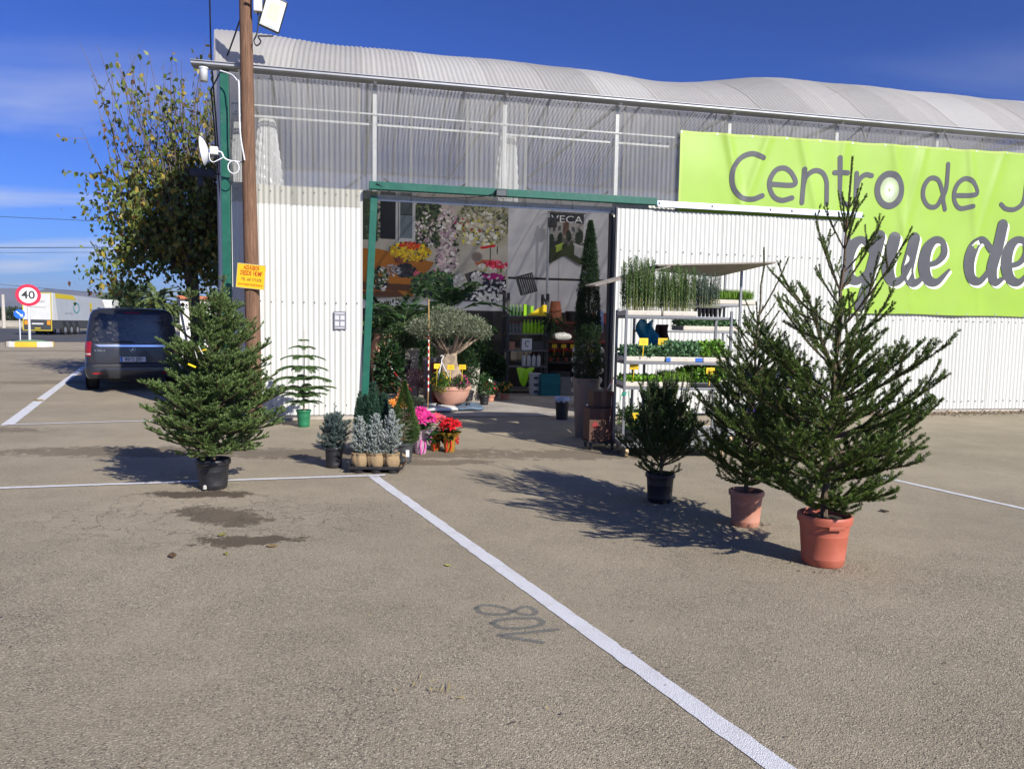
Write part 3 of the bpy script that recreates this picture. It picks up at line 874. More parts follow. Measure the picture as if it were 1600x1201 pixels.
BOLD_STROKES = {
    'i': [[(11.556, 3.443, 0.195), (11.471, 3.065, 0.282), (11.411, 2.805, 0.282), (11.487, 2.619, 0.195), (11.701, 2.649, 0.107)], [(11.397, 3.753, 0.253), (11.409, 3.735, 0.253)]],
    'q': [[(12.125, 3.278, 0.195), (11.895, 3.457, 0.175), (11.686, 3.331, 0.282), (11.581, 3.022, 0.321), (11.631, 2.742, 0.292), (11.837, 2.653, 0.195), (12.044, 2.826, 0.146), (12.242, 3.164, 0.097)], [(12.3, 3.545, 0.292), (12.205, 3.139, 0.311), (12.082, 2.661, 0.302), (11.922, 2.157, 0.292)]],
    'u': [[(12.633, 3.525, 0.302), (12.555, 3.199, 0.321), (12.518, 2.912, 0.321), (12.634, 2.677, 0.253), (12.828, 2.707, 0.165), (13.006, 2.977, 0.117)], [(13.079, 3.53, 0.302), (13.004, 3.168, 0.321), (12.967, 2.879, 0.321), (13.084, 2.667, 0.243), (13.251, 2.696, 0.146), (13.408, 2.894, 0.088)]],
    'e': [[(13.399, 3.014, 0.127), (13.651, 3.086, 0.146), (13.809, 3.271, 0.185), (13.752, 3.495, 0.165), (13.562, 3.516, 0.195), (13.388, 3.327, 0.292), (13.342, 3.012, 0.331), (13.453, 2.74, 0.282), (13.68, 2.684, 0.175), (13.95, 2.936, 0.068)]],
    'd': [[(14.969, 3.388, 0.195), (14.747, 3.575, 0.175), (14.522, 3.444, 0.272), (14.418, 3.122, 0.311), (14.49, 2.806, 0.272), (14.709, 2.729, 0.185), (14.928, 2.943, 0.136), (15.07, 3.244, 0.097)], [(15.207, 3.899, 0.292), (15.125, 3.443, 0.302), (15.007, 2.995, 0.311), (15.101, 2.726, 0.214), (15.298, 2.806, 0.097)]],
    'e2': [[(15.385, 3.057, 0.127), (15.668, 3.142, 0.146), (15.814, 3.346, 0.185), (15.752, 3.577, 0.165), (15.55, 3.599, 0.195), (15.386, 3.404, 0.292), (15.347, 3.081, 0.321), (15.467, 2.802, 0.272), (15.703, 2.744, 0.175), (15.967, 3.002, 0.068)]],
}
lay = [0]
def bf(x, z): return bpt(x, z, .007 + lay[0] * .0007)
def letter(name, strokes, w, m, dx=0., dz=0., base=0):
    mb = MB(); lay[0] = base
    for s in strokes:
        stroke_ribbon(mb, [(p[0] + dx, p[1] + dz) + tuple(q * .84 for q in p[2:]) for p in s], w, bf, n=8); lay[0] += 1
    return mb.build(name, m, ban, fixn=False)
for k, s in THIN_STROKES.items(): letter('letter', s, .098, grey_ink)
for k, s in BOLD_STROKES.items():
    letter('letter_edge', s, .3, white_ink, .045, -.045)
for k, s in BOLD_STROKES.items():
    letter('letter', s, .3, grey_ink, 0, 0, 5)
# the round o: a grey ring with a pale spoked wheel inside
rc = (12.45, 4.46)
mb = MB(); lay[0] = 1
stroke_ribbon(mb, [(rc[0] + .27 * math.cos(a * math.pi / 8), rc[1] + .31 * math.sin(a * math.pi / 8)) for a in range(16)], .13, bf, closed=True)
mb.build('letter', grey_ink, ban, fixn=False)
mb = MB(); lay[0] = 0
for a in range(32):
    an = a * math.pi / 16
    stroke_ribbon(mb, [(rc[0] + r * .95 * math.cos(an), rc[1] + r * 1.1 * math.sin(an)) for r in (.03, .13, .225)], .014, bf, n=3, cap=False)
    lay[0] += .1
mb.build('spoked_wheel', white_ink, ban, fixn=False)

# ================================================================== potted conifers in front
needle_m = mat('needles', rough=.5, var=.12, scale=5, attr=True, spec=.35, translucent=.12)
leaf_m = mat('leaves', rough=.45, var=.15, scale=9, attr=True, spec=.4, translucent=.28)
petal_m = mat('petals', rough=.55, var=.1, scale=20, attr=True, spec=.25, translucent=.3)
bark_m = mat('conifer_bark', (.12, .085, .055), .9, .3, 30, .5, 90)
twig_m = mat('twig_bark', (.11, .09, .05), .9, .3, 30, .3, 90)
soil_m = mat('potting_soil', (.035, .026, .02), 1, .5, 30, .9, 70)
plast_blk = mat('black_plastic', (.018, .018, .02), .42, .2, 10, .05, 60, dirt=.3, dirtcol=(.09, .08, .07), dscale=7)
plast_gry = mat('dark_grey_plastic', (.05, .052, .055), .45, .15, 10, dirt=.25, dirtcol=(.12, .11, .1), dscale=7)
plast_terra = mat('terracotta_plastic', (.40, .105, .062), .5, .1, 9, .06, 60, dirt=.25, dirtcol=(.46, .22, .16), dscale=5)
plast_terra2 = mat('faded_terracotta_plastic', (.45, .20, .13), .6, .12, 9, .06, 60, dirt=.35, dirtcol=(.5, .32, .24), dscale=5)
plast_green = mat('green_plastic', (.02, .16, .07), .4, .1, 9)
label_w = mat('white_label', (.8, .8, .78), .6, .04, 10)
tag_y = mat('yellow_card', (.80, .52, .02), .5, .06, 10)
def pot(parent, r0, r1, h, m, rim=.035, lip=.008, n=36, soil=True, name='pot', grow=True, step=True):
    pr = [(r0 * .6, .004), (r0 * .93, 0), (r0, .012)]
    if step:
        ra = r1 - lip - .004
        for q in (.16, .62):
            rq = r0 + (ra - r0) * q; pr += [(rq, h * q - .006), (rq + .0009, h * q - .003), (rq + .0009, h * q + .003), (rq, h * q + .006)]
        pr += [(ra, h - rim - .004), (r1, h - rim)]
    pr += [(r1 + .002, h - rim * .4), (r1, h - .004), (r1 - .004, h), (r1 - lip - .004, h), (r1 - lip - .008, h - .05), (r0 * .95, .04)]
    o = MB().lathe(pr, n).build(name, m, parent, smooth=True, fixn=False)
    if soil:
        rr = r1 - lip - .006
        mb = MB(); rg = random.Random(int(r1 * 1e4))
        mb.lathe([(rr * q, h - .045 + .014 * (1 - q * q) + rg.uniform(-.004, .004)) for q in (1., .8, .6, .4, .2, .02)], 20, wob=lambda a, z: 1 + .02 * math.sin(a * 7))
        mb.build('soil', soil_m, parent, smooth=False, fixn=False)
    return o
def potted_conifer(name, label, loc, potargs, skel, nd, r0, seed, cat='potted tree', rz=0., group=None, extra=None, rb=.011):
    rng = np.random.default_rng(seed)
    t = thing(name, label, cat, (*loc, 0), rz, group)
    pot(t, **potargs)
    tr, br, sh = conifer_skeleton(rng, **skel)
    if extra: extra(tr, br, sh, rng)
    wood_mesh('trunk', tr, br, r0, bark_m, t, rb)
    hi = nd.pop('fine_above', None)
    if hi is None: V, F, C = needles(sh + [tr[-4:]], rng, **nd)
    else:
        nd2 = dict(nd); nd2['nl'] = nd['nl'] * .75; nd2['fw'] = 1.3
        V, F, C = cat_mesh([needles([q for q in sh if q[:, 2].mean() <= hi], rng, **nd), needles([q for q in sh if q[:, 2].mean() > hi] + [tr[-4:]], rng, **nd2)])
    mk_np('crown', V, F, needle_m, t, C)
    return t
def interp(xs, ys): return lambda t: float(np.interp(t, xs, ys))

G0, G1 = (.034, .070, .013), (.17, .245, .040)
# biggest, right
def big_extra(tr, br, sh, rng):
    sh.append(tr[5:])
    # ring of upright shoots below the leader
    for q, n, L in ((.80, 4, .34), (.86, 3, .10)):
        p, _ = at_poly(tr, q)
        for j in range(n):
            a = 6.28 * j / n + rng.normal() * .3 + .4
            P = curve_pts(p, (math.cos(a) * .55, math.sin(a) * .55, .8), L * rng.uniform(.8, 1.1), 4, rng, .5, .04)
            br.append(P); sh.append(P)
big = potted_conifer('potted_spruce', 'tallest potted spruce with long leader in the orange-red pot', (2.24, 5.17),
    dict(r0=.142, r1=.184, h=.36, m=plast_terra, rim=.055),
    dict(z0=.33, z1=2.85, rad=interp([0, .012, .025, .06, .12, .2, .3, .42, .55, .66, .74, .8, .81], [0, 0, .46, .72, .88, .93, .88, .79, .64, .49, .36, .22, 0]),
         elev=interp([0, .1, .25, .45, .65, .8], [0, 6, 18, 35, 50, 62]), whorls=10, per=lambda t: 8 if t < .36 else (5 if t < .48 else 3), upturn=.46, sub_gap=.066, sub_ratio=.5, sub_min=.08, sub_up=.10, sub_ang=34, inter=.8, bare=.12, lean=(.09, .05), subwob=.08, thin=.9, zpow=1.25),
    dict(dens=1250, nl=.0205, nw=.0042, fw=.95, c0=G0, c1=G1, fine_above=1.75), .026, 21, extra=big_extra)
MB().box(-.05, .06, -.197, -.186, .285, .312).build('pot_grip', plast_terra, big, bevel=.004)
# middle
def mid_extra(tr, br, sh, rng):
    sh.append(tr[5:])
    p, _ = at_poly(tr, .74)
    P = curve_pts(p, (.5, -.05, .8), .52, 5, rng, .5, .03); br.append(P); sh.append(P)
    for q in (.58, .64, .70):
        p, _ = at_poly(tr, q)
        for j in range(3):
            a = 2.1 * j + q * 9
            P = curve_pts(p, (math.cos(a) * .7, math.sin(a) * .7, .7), .32 * rng.uniform(.7, 1.1), 4, rng, .5, .04); br.append(P); sh.append(P)
potted_conifer('potted_spruce', 'middle sized spruce with two bare tips in the faded pink clay coloured pot', (2.0, 6.17),
    dict(r0=.114, r1=.145, h=.30, m=plast_terra2, rim=.04),
    dict(z0=.27, z1=2.32, rad=interp([0, .015, .03, .075, .15, .3, .42, .55, .62, .63], [0, 0, .34, .50, .62, .64, .54, .36, .24, 0]),
         elev=interp([0, .1, .3, .5, .7], [6, 12, 26, 40, 55]), whorls=11, per=lambda t: 7 if t < .42 else 4, upturn=.48, sub_gap=.064, sub_ratio=.5, sub_min=.08, sub_up=.12, inter=.8, lean=(.06, .0), subwob=.09, thin=1.0, zpow=1.15),
    dict(dens=1250, nl=.0205, nw=.0042, fw=.95, c0=G0, c1=G1, fine_above=1.5), .02, 22, extra=mid_extra)
# small dark one in black pot
def small_extra(tr, br, sh, rng):
    for j in range(34):
        a = rng.random() * 6.28; r = rng.uniform(.03, .30) ; z = rng.uniform(.6, .85)
        P = curve_pts((r * math.cos(a), r * math.sin(a), z), (math.cos(a) * .22, math.sin(a) * .22, 1), rng.uniform(.22, .48), 4, rng, .2, .05)
        br.append(P); sh.append(P)
potted_conifer('potted_spruce', 'low bushy dark spruce with upright twigs in a black pot', (1.43, 6.97),
    dict(r0=.112, r1=.141, h=.275, m=plast_blk, rim=.035),
    dict(z0=.25, z1=1.0, rad=interp([0, .12, .3, .6, .85, .95], [.36, .52, .56, .46, .30, .16]),
         elev=interp([0, .15, .4, .7, 1], [2, 12, 30, 50, 65]), whorls=8, per=7, upturn=.7, sub_gap=.062, sub_ratio=.46, sub_up=.2, inter=.7, bare=.2),
    dict(dens=1150, nl=.0195, nw=.0042, fw=.95, c0=(.026, .06, .016), c1=(.10, .16, .035)), .02, 23, extra=small_extra)
# nordmann style fir, left
def fir_extra(tr, br, sh, rng):
    sh.append(tr[9:])
    for q, n, L, e in ((.90, 4, .16, .75), (.82, 5, .22, .5), (.99, 3, .09, 1.0)):
        p, _ = at_poly(tr, q)
        for j in range(n):
            a = 6.28 * j / n + rng.normal() * .2 + q
            P = curve_pts(p, (math.cos(a), math.sin(a), e), L * rng.uniform(.8, 1.1), 3, rng, .35, .03); br.append(P); sh.append(P)
    # second leader
    p = np.array([-.20, .05, 1.18]); P = curve_pts(p, (-.05, 0, 1), .78, 6, rng, .0, .03); br.append(P); sh.append(P)
    for q, n, L in ((.35, 5, .26), (.6, 5, .20), (.85, 4, .13)):
        c, _ = at_poly(P, q)
        for j in range(n):
            a = 6.28 * j / n + q * 5
            Q = curve_pts(c, (math.cos(a), math.sin(a), .6), L, 3, rng, .35, .04); br.append(Q); sh.append(Q)
            for s in (-1, 1):
                qq, d = at_poly(Q, .5); sh.append(curve_pts(qq, d + s * np.cross(d, [0, 0, 1]) * .8, L * .4, 2, rng, .2))
fir = potted_conifer('potted_fir', 'broad dense dark green fir in black pot beside the parked van', (-2.93, 7.20),
    dict(r0=.128, r1=.163, h=.295, m=plast_blk, rim=.05),
    dict(z0=.27, z1=2.03, rad=interp([0, .08, .16, .28, .4, .52, .64, .76, .84, .9], [.46, .64, .74, .74, .64, .54, .42, .29, .18, 0]),
         elev=interp([0, .06, .12, .3, .5, .7, .9], [-4, 2, 8, 14, 20, 28, 42]), whorls=14, per=9, upturn=.30, sub_gap=.05, sub_ratio=.5, sub_up=.10, inter=.75, bare=.2, sub_ang=46, lean=(.12, 0.0), subwob=.1),
    dict(dens=650, nl=.026, nw=.0062, fw=.62, lift=.35, c0=(.048, .095, .024), c1=(.21, .29, .085)), .024, 31, extra=fir_extra)
wire_w = mat('white_wire', (.7, .7, .68), .5, .05)
for px, pz, rr in ((.04, 1.36, .3), (-.06, 1.24, -.6)):
    MB().grid(1, 2, lambda s, t: (px + .07 * s, -.40 + .02 * t, pz + .012 * t + .05 * s * rr)).build('yellow_price_ribbon', tag_y, fir, solid=.002)
MB().tube([(.02, -.38, 1.30), (.01, -.41, 1.38), (.05, -.42, 1.42), (.09, -.42, 1.34)], .003, 5).build('wire_hook', wire_w, fir)
cc = mat('dried_clay', (.45, .42, .38), .9, .2, 20)
MB().lathe([(.02, 0), (.017, .03), (.004, .04)], 7, (-.03, -.137, .02)).build('clay_smear', cc, fir)

# ---------------------------------------------------------------- araucaria in green pot
rng = np.random.default_rng(5)
ara = thing('norfolk_pine', 'light green tiered norfolk pine in a green pot against the white wall', 'potted tree', (-3.28, 11.6, 0))
pot(ara, .088, .118, .27, plast_green, .03)
sh = []; br = []; tr = np.array([[0, 0, .22], [.003, 0, .6], [.01, 0, 1.0], [.012, 0, 1.40]])
for z, L, n, e in ((.38, .30, 7, 30), (.46, .42, 7, 38), (.56, .52, 8, 34), (.74, .50, 7, 30), (.92, .43, 7, 28), (1.10, .34, 6, 26), (1.25, .23, 5, 28), (1.36, .10, 4, 30)):
    a0 = rng.random() * 6.28
    for j in range(n):
        a = a0 + 6.283 * j / n + rng.normal() * .15
        P = curve_pts((0, 0, z), (math.cos(a), math.sin(a), math.tan(R(e))), L * rng.uniform(.85, 1.1), 8, rng, -1.0, .05); br.append(P)
        s = .04
        while s < .98:
            q, d = at_poly(P, s); h = nrm(np.cross(d, [0, 0, 1.]))
            for sd in (-1, 1):
                l = .105 * (1 - s * .55) * rng.uniform(.75, 1.15) * min(1, L / .4)
                sh.append(curve_pts(q, d * .7 + h * sd * .9 + np.array([0, 0, .22]), l, 2, rng, -.6, .04))
            s += .022 / max(L, .2)
        sh.append(P)
wood_mesh('trunk', tr, br, .011, twig_m, ara, .006)
V, F, C = needles(sh, rng, 700, .014, .0075, fw=.9, c0=(.05, .11, .03), c1=(.13, .22, .06))
mk_np('crown', V, F, needle_m, ara, C)
MB().tube([(.02, 0, .25), (.015, 0, 1.0), (.012, 0, 1.52)], .0035, 5).build('support_cane', mat('cane', (.35, .25, .1), .7, .2), ara)

# ---------------------------------------------------------------- blue spruce
potted_conifer('blue_spruce', 'small round blue-grey spruce in a black pot beside the burlap tray', (-2.02, 8.36),
    dict(r0=.088, r1=.112, h=.24, m=plast_blk, rim=.03),
    dict(z0=.2, z1=.60, rad=interp([0, .2, .5, .75, .95], [.14, .22, .21, .14, .04]), elev=interp([0, .3, .7, 1], [5, 20, 40, 60]), whorls=8, per=8, upturn=.3,
         sub_gap=.03, sub_ratio=.4, sub_min=.04, sub_up=.2, inter=.8, bare=.1),
    dict(dens=900, nl=.016, nw=.0045, fw=.6, c0=(.05, .085, .075), c1=(.15, .20, .18)), .012, 41, cat='potted shrub',
    extra=lambda tr, br, sh, rng: sh.append(np.array([[0, 0, .5], [.004, 0, .62], [.006, 0, .74]])))

def spire_blades(rng, n, z0, z1, prof, L, W, up=.9, cx=0., cy=0., c0=(.02, .05, .02), c1=(.06, .11, .04), shell=.55, lump=0., lz=9.):
    """short sprays over the outside of a spire"""
    t = rng.random(n); z = z0 + (z1 - z0) * t; a = rng.random(n) * 6.283
    r = np.interp(t, prof[0], prof[1]) * (shell + (1 - shell) * rng.random(n) ** .5)
    if lump: r *= 1 + lump * np.sin(a * 5 + z * lz) * np.sin(z * lz * 1.7 + a * 2)
    P = np.stack([cx + r * np.cos(a), cy + r * np.sin(a), z], 1)
    D = np.stack([np.cos(a), np.sin(a), np.full(n, up)], 1) + rng.normal(size=(n, 3)) * .35
    V, F = blades(P, D, L * rng.uniform(.7, 1.2, n), W, rng)
    m = rng.random(n)[:, None] ** 1.6
    C = (np.array(c0) * (1 - m) + np.array(c1) * m) * rng.uniform(.75, 1.25, (n, 1))
    return V, F, np.repeat(C, 4, 0)

# juniper, flame shaped with several tips
jun = thing('juniper', 'blue-green upright juniper with feathery tips behind the frosted spruces', 'potted shrub', (-1.72, 9.05, 0))
pot(jun, .11, .135, .26, plast_blk)
rng = np.random.default_rng(8); parts = []
for k in range(34):
    a = rng.random() * 6.28; r = .20 * rng.random() ** .5; zt = .97 - r * 1.1 - rng.random() * .16
    cx, cy = r * math.cos(a), r * math.sin(a)
    parts.append(spire_blades(rng, 950, .24 + rng.random() * .1, zt, ([0, .25, .7, 1], [.05, .065, .04, .006]), .034, .0075, 1.5, cx, cy, (.018, .055, .032), (.06, .125, .075), .3))
V, F, C = cat_mesh(parts); mk_np('crown', V, F, needle_m, jun, C)
# conica
con = thing('dwarf_spruce', 'cone shaped bright green dwarf spruce in a dark grey pot behind the tray', 'potted shrub', (-1.27, 8.72, 0))
pot(con, .085, .115, .25, plast_gry)
V, F, C = spire_blades(rng, 17000, .22, .97, ([0, .08, .25, .55, .85, 1], [.10, .165, .175, .115, .035, .006]), .024, .0055, .8, c0=(.03, .07, .014), c1=(.085, .15, .03), shell=.5, lump=.12, lz=24)
mk_np('crown', V, F, needle_m, con, C)
MB().tube([(0, 0, .2), (0, 0, .5), (0, 0, .9)], [.012, .008, .003], 6).build('trunk', bark_m, con)
box('pot_label', .035, .075, -.112, -.108, .09, .17, label_w, con, 0)

# tray with three frosted spruces in burlap
burlap = mat('burlap', (.34, .24, .13), .95, .25, 60, .8, 260)
trx, try_ = -1.49, 8.16
tray = thing('plant_tray', 'flat black nursery tray with cups under the burlap spruces', 'tray', (trx, try_, 0), R(2))
mb = MB()
mb.box(-.285, .285, -.14, .14, .055, .062)
for x0, x1, y0, y1 in ((-.29, .29, -.148, -.14), (-.29, .29, .14, .148), (-.298, -.29, -.148, .148), (.29, .298, -.148, .148)): mb.box(x0, x1, y0, y1, .05, .082)
mb.build('rim', plast_blk, tray, bevel=.003)
for k in range(3):
    for s in (-.07, .07):
        MB().lathe([(.055, 0), (.06, .004), (.066, .055)], 20, (-.19 + .19 * k, s, 0), capb=True).build('cup', plast_blk, tray, smooth=True, fixn=False)
fr_lab = ['left one of three white frosted small spruces in burlap', 'middle one of three white frosted small spruces in burlap', 'right one of three white frosted small spruces in burlap']
for k in range(3):
    rng = np.random.default_rng(60 + k)
    f = thing('frosted_spruce', fr_lab[k], 'potted shrub', (trx - .185 + .175 * k, try_ - .02, .064), 0, 'frosted spruces in burlap')
    ph = rng.random(6) * 6.28
    mb = MB(); prof = [(.0, 0), (.078, .002), (.092, .03), (.098, .07), (.096, .10), (.086, .125), (.096, .15), (.08, .155), (.06, .135)]
    mb.lathe(prof, 40, wob=lambda a, z: 1 + (.05 + .5 * max(0, z - .09)) * math.sin(a * 5 + ph[0]) + (.03 + .35 * max(0, z - .09)) * math.sin(a * 9 + ph[1] + z * 20) + .015 * math.sin(a * 17 + z * 40))
    mb.build('burlap_wrap', burlap, f, smooth=True, fixn=False)
    tr, br, sh = conifer_skeleton(rng, .12, .585 + .03 * (k - 1) + (.02 if k == 2 else 0), interp([0, .2, .5, .8, .97], [.15, .185, .15, .08, .025]), interp([0, .4, 1], [18, 40, 62]), 11, 7,
                                  k=3, upturn=.45, sub_gap=.03, sub_ratio=.35, sub_min=.022, sub_up=.25, third=False, inter=.7)
    wood_mesh('trunk', tr, [], .008, bark_m, f)
    V, F, C = needles(sh + [tr[4:]], rng, 1000, .0115, .0042, fw=.6, c0=(.09, .12, .08), c1=(.2, .25, .18), frost=.60)
    mk_np('crown', V, F, needle_m, f, C)
# loose burlap corner
MB().grid(8, 8, lambda s, t: (.30 + .05 * math.sin(t * 4) - .02 * s, -.08 + .12 * s + .01 * math.sin(t * 9), .17 - .15 * t + .012 * math.sin(s * 7 + t * 5))).build('burlap_flap', burlap, bpy.data.objects['frosted_spruce.002'], smooth=True, solid=.002).location = (-.17, .0, -.03)

# ---------------------------------------------------------------- poinsettias
foil_gold = mat('gold_foil', (.62, .34, .05), .25, .15, 25, .6, 40, metal=.6)
foil_pink = mat('clear_pink_foil', (.75, .55, .66), .2, .15, 25, .6, 40, translucent=.3, alpha=.75)
ribbon_p = mat('pink_ribbon', (.75, .12, .40), .35, .1, 10)
ribbon_r = mat('red_ribbon', (.55, .03, .02), .35, .1, 10)
def poinsettia(label, loc, h, rad, colr, wrapm, ribbon, seed, nflow=6, group='poinsettias by the door', potr=.075, poth=.15):
    rng = np.random.default_rng(seed)
    t = thing('poinsettia', label, 'potted flower', (*loc, 0) if len(loc) == 2 else loc, rng.random(), group)
    if wrapm:
        ph = rng.random(4) * 6.28
        MB().lathe([(potr * .72, .002), (potr * .80, .02), (potr * .9, poth * .6), (potr * .86, poth * .9), (potr * 1.25, poth * 1.25), (potr * 1.7, poth * 1.55)], 44,
                   wob=lambda a, z: 1 + (.03 + .9 * max(0, z - poth * .8)) * math.sin(a * 11 + ph[0]) + .04 * math.sin(a * 5 + ph[1]), capb=True).build('foil_wrap', wrapm, t, smooth=True, fixn=False)
        mb = MB()
        for s in (-1, 1):
            mb.tube([(potr * .9, -.02, poth * .95), (potr * 1.25, -.03 + .02 * s, poth * (.95 + .3 * s)), (potr * 1.4, -.05, poth * (.9 + .12 * s)), (potr * .95, -.03, poth * .93)], .011, 6)
        mb.tube([(-potr * .3, -potr * .85, poth * .95), (-potr * .5, -potr, poth * .5), (-potr * .3, -potr * 1.05, .04), (-potr * .5, -potr * 1.2, .01)], .009, 5)
        mb.tube([(potr * .2, -potr * .9, poth * .95), (potr * .3, -potr * 1.1, poth * .5), (potr * .1, -potr * 1.05, .03)], .009, 5)
        mb.build('ribbon_bow', ribbon, t, smooth=True)
    else:
        pot(t, potr * .75, potr, poth, plast_terra)
    # green leaves
    n = 70
    a = rng.random(n) * 6.28; z = rng.uniform(poth * .9, h * .92, n); r0 = rng.uniform(.02, .06, n)
    P = np.stack([r0 * np.cos(a), r0 * np.sin(a), z], 1)
    D = np.stack([np.cos(a), np.sin(a), rng.uniform(-.3, .45, n)], 1)
    V, F = blades(P, D, rad * rng.uniform(.7, 1.05, n), rad * .42, rng, .5, up=np.array([0, 0, 1.]))
    C = np.repeat(np.array([.022, .065, .018]) * rng.uniform(.6, 1.5, (n, 1)), 4, 0)
    mk_np('leaves', V, F, leaf_m, t, C)
    parts = []
    for k in range(nflow):
        a0 = 6.28 * k / nflow + rng.random(); rr = (0 if k == 0 else rad * rng.uniform(.45, .78))
        c = np.array([rr * math.cos(a0), rr * math.sin(a0), h - rr * .35 + rng.normal() * .012])
        up = nrm(np.array([math.cos(a0) * rr * 2.6 / rad * .35, math.sin(a0) * rr * 2.6 / rad * .35 - .25, 1.]))
        e1 = nrm(np.cross(up, [0, 1, .3])); e2 = np.cross(up, e1)
        for ring, (np_, l, tilt) in enumerate(((7, .62, .05), (6, .45, .35), (5, .26, .7))):
            th = 6.283 * np.arange(np_) / np_ + rng.random() * 2 + rng.normal(size=np_) * .12
            D = np.outer(np.cos(th), e1) + np.outer(np.sin(th), e2) + up * (tilt + rng.normal(size=np_)[:, None] * .12)
            V, F = blades(np.repeat(c[None], np_, 0) + up * .006 * ring, D, rad * l * rng.uniform(.85, 1.15, np_), rad * .27 * (1 - .2 * ring), rng, .45, up=up[None])
            parts.append((V, F, np.repeat(np.array(colr) * rng.uniform(.75, 1.2, (np_, 1)), 4, 0)))
        th = rng.random(7) * 6.28
        V, F = blades(c + rng.normal(size=(7, 3)) * .006 + up * .01, np.repeat(up[None], 7, 0) + rng.normal(size=(7, 3)) * .3, .014, .01, rng)
        parts.append((V, F, np.repeat(np.array([[.55, .42, .03]]), 28, 0)))
    V, F, C = cat_mesh(parts); mk_np('bracts', V, F, petal_m, t, C)
    return t
poinsettia('hot pink poinsettia in clear pink wrap beside the dwarf spruce', (-1.15, 9.36), .52, .20, (.78, .05, .30), foil_pink, ribbon_p, 1, 7, potr=.085, poth=.2)
poinsettia('salmon pink poinsettia squeezed between the hot pink and the red one', (-.99, 9.62), .46, .16, (.72, .10, .13), foil_gold, ribbon_r, 2, 5)
poinsettia('red poinsettia in gold foil wrap, nearest the doorway', (-.80, 9.53), .40, .16, (.62, .012, .02), foil_gold, ribbon_r, 3, 6, potr=.085, poth=.17)
poinsettia('orange poinsettia peeking out between juniper and dwarf spruce', (-1.44, 9.30), .66, .15, (.80, .33, .06), None, ribbon_r, 4, 5, potr=.08, poth=.22)
# ================================================================== inside the doorway
def put(o, u, v, z=0., rz=0.):
    o.location = bw(u, v, z); o.rotation_euler = (0, 0, BR + rz); return o
def sthing(name, label, cat, u, v, z=.012, rz=0., group=None):
    return put(thing(name, label, cat, group=group), u, v, z, rz)
panel_w = mat('white_panel', (.66, .65, .66), .4, .04, 1.5, dirt=.1, dscale=1)
joint_k = mat('black_joint', (.02, .02, .02), .5)
WV = 6.0
# display wall behind the shop: separate white boards
for a, b in ((.6, 2.2), (2.2, 4.1), (4.1, 6.02), (6.03, 7.40), (7.41, 8.95), (8.96, 10.6)):
    box('display_panel', a, b, WV, WV + .05, 2.92, 4.95, panel_w, gh, .003)
    box('display_panel', a, b, WV, WV + .05, 2.02, 2.86, panel_w, gh, .003)
box('panel_joint', .6, 10.6, WV + .01, WV + .06, 2.86, 2.92, joint_k, gh, 0)
shade_board = mat('shade_board', (.045, .04, .038), .8, .2, 3)  # near-black colour stands in for the dim, plant-filled space under the mural
box('lower_shade_board', .6, 10.6, WV, WV + .05, .012, 2.02, shade_board, gh, .003)
for uu in (2.0, 8.95):
    box('display_post', uu - .05, uu + .05, WV - .06, WV - .005, .012, 4.9, steel_d, gh, .004)
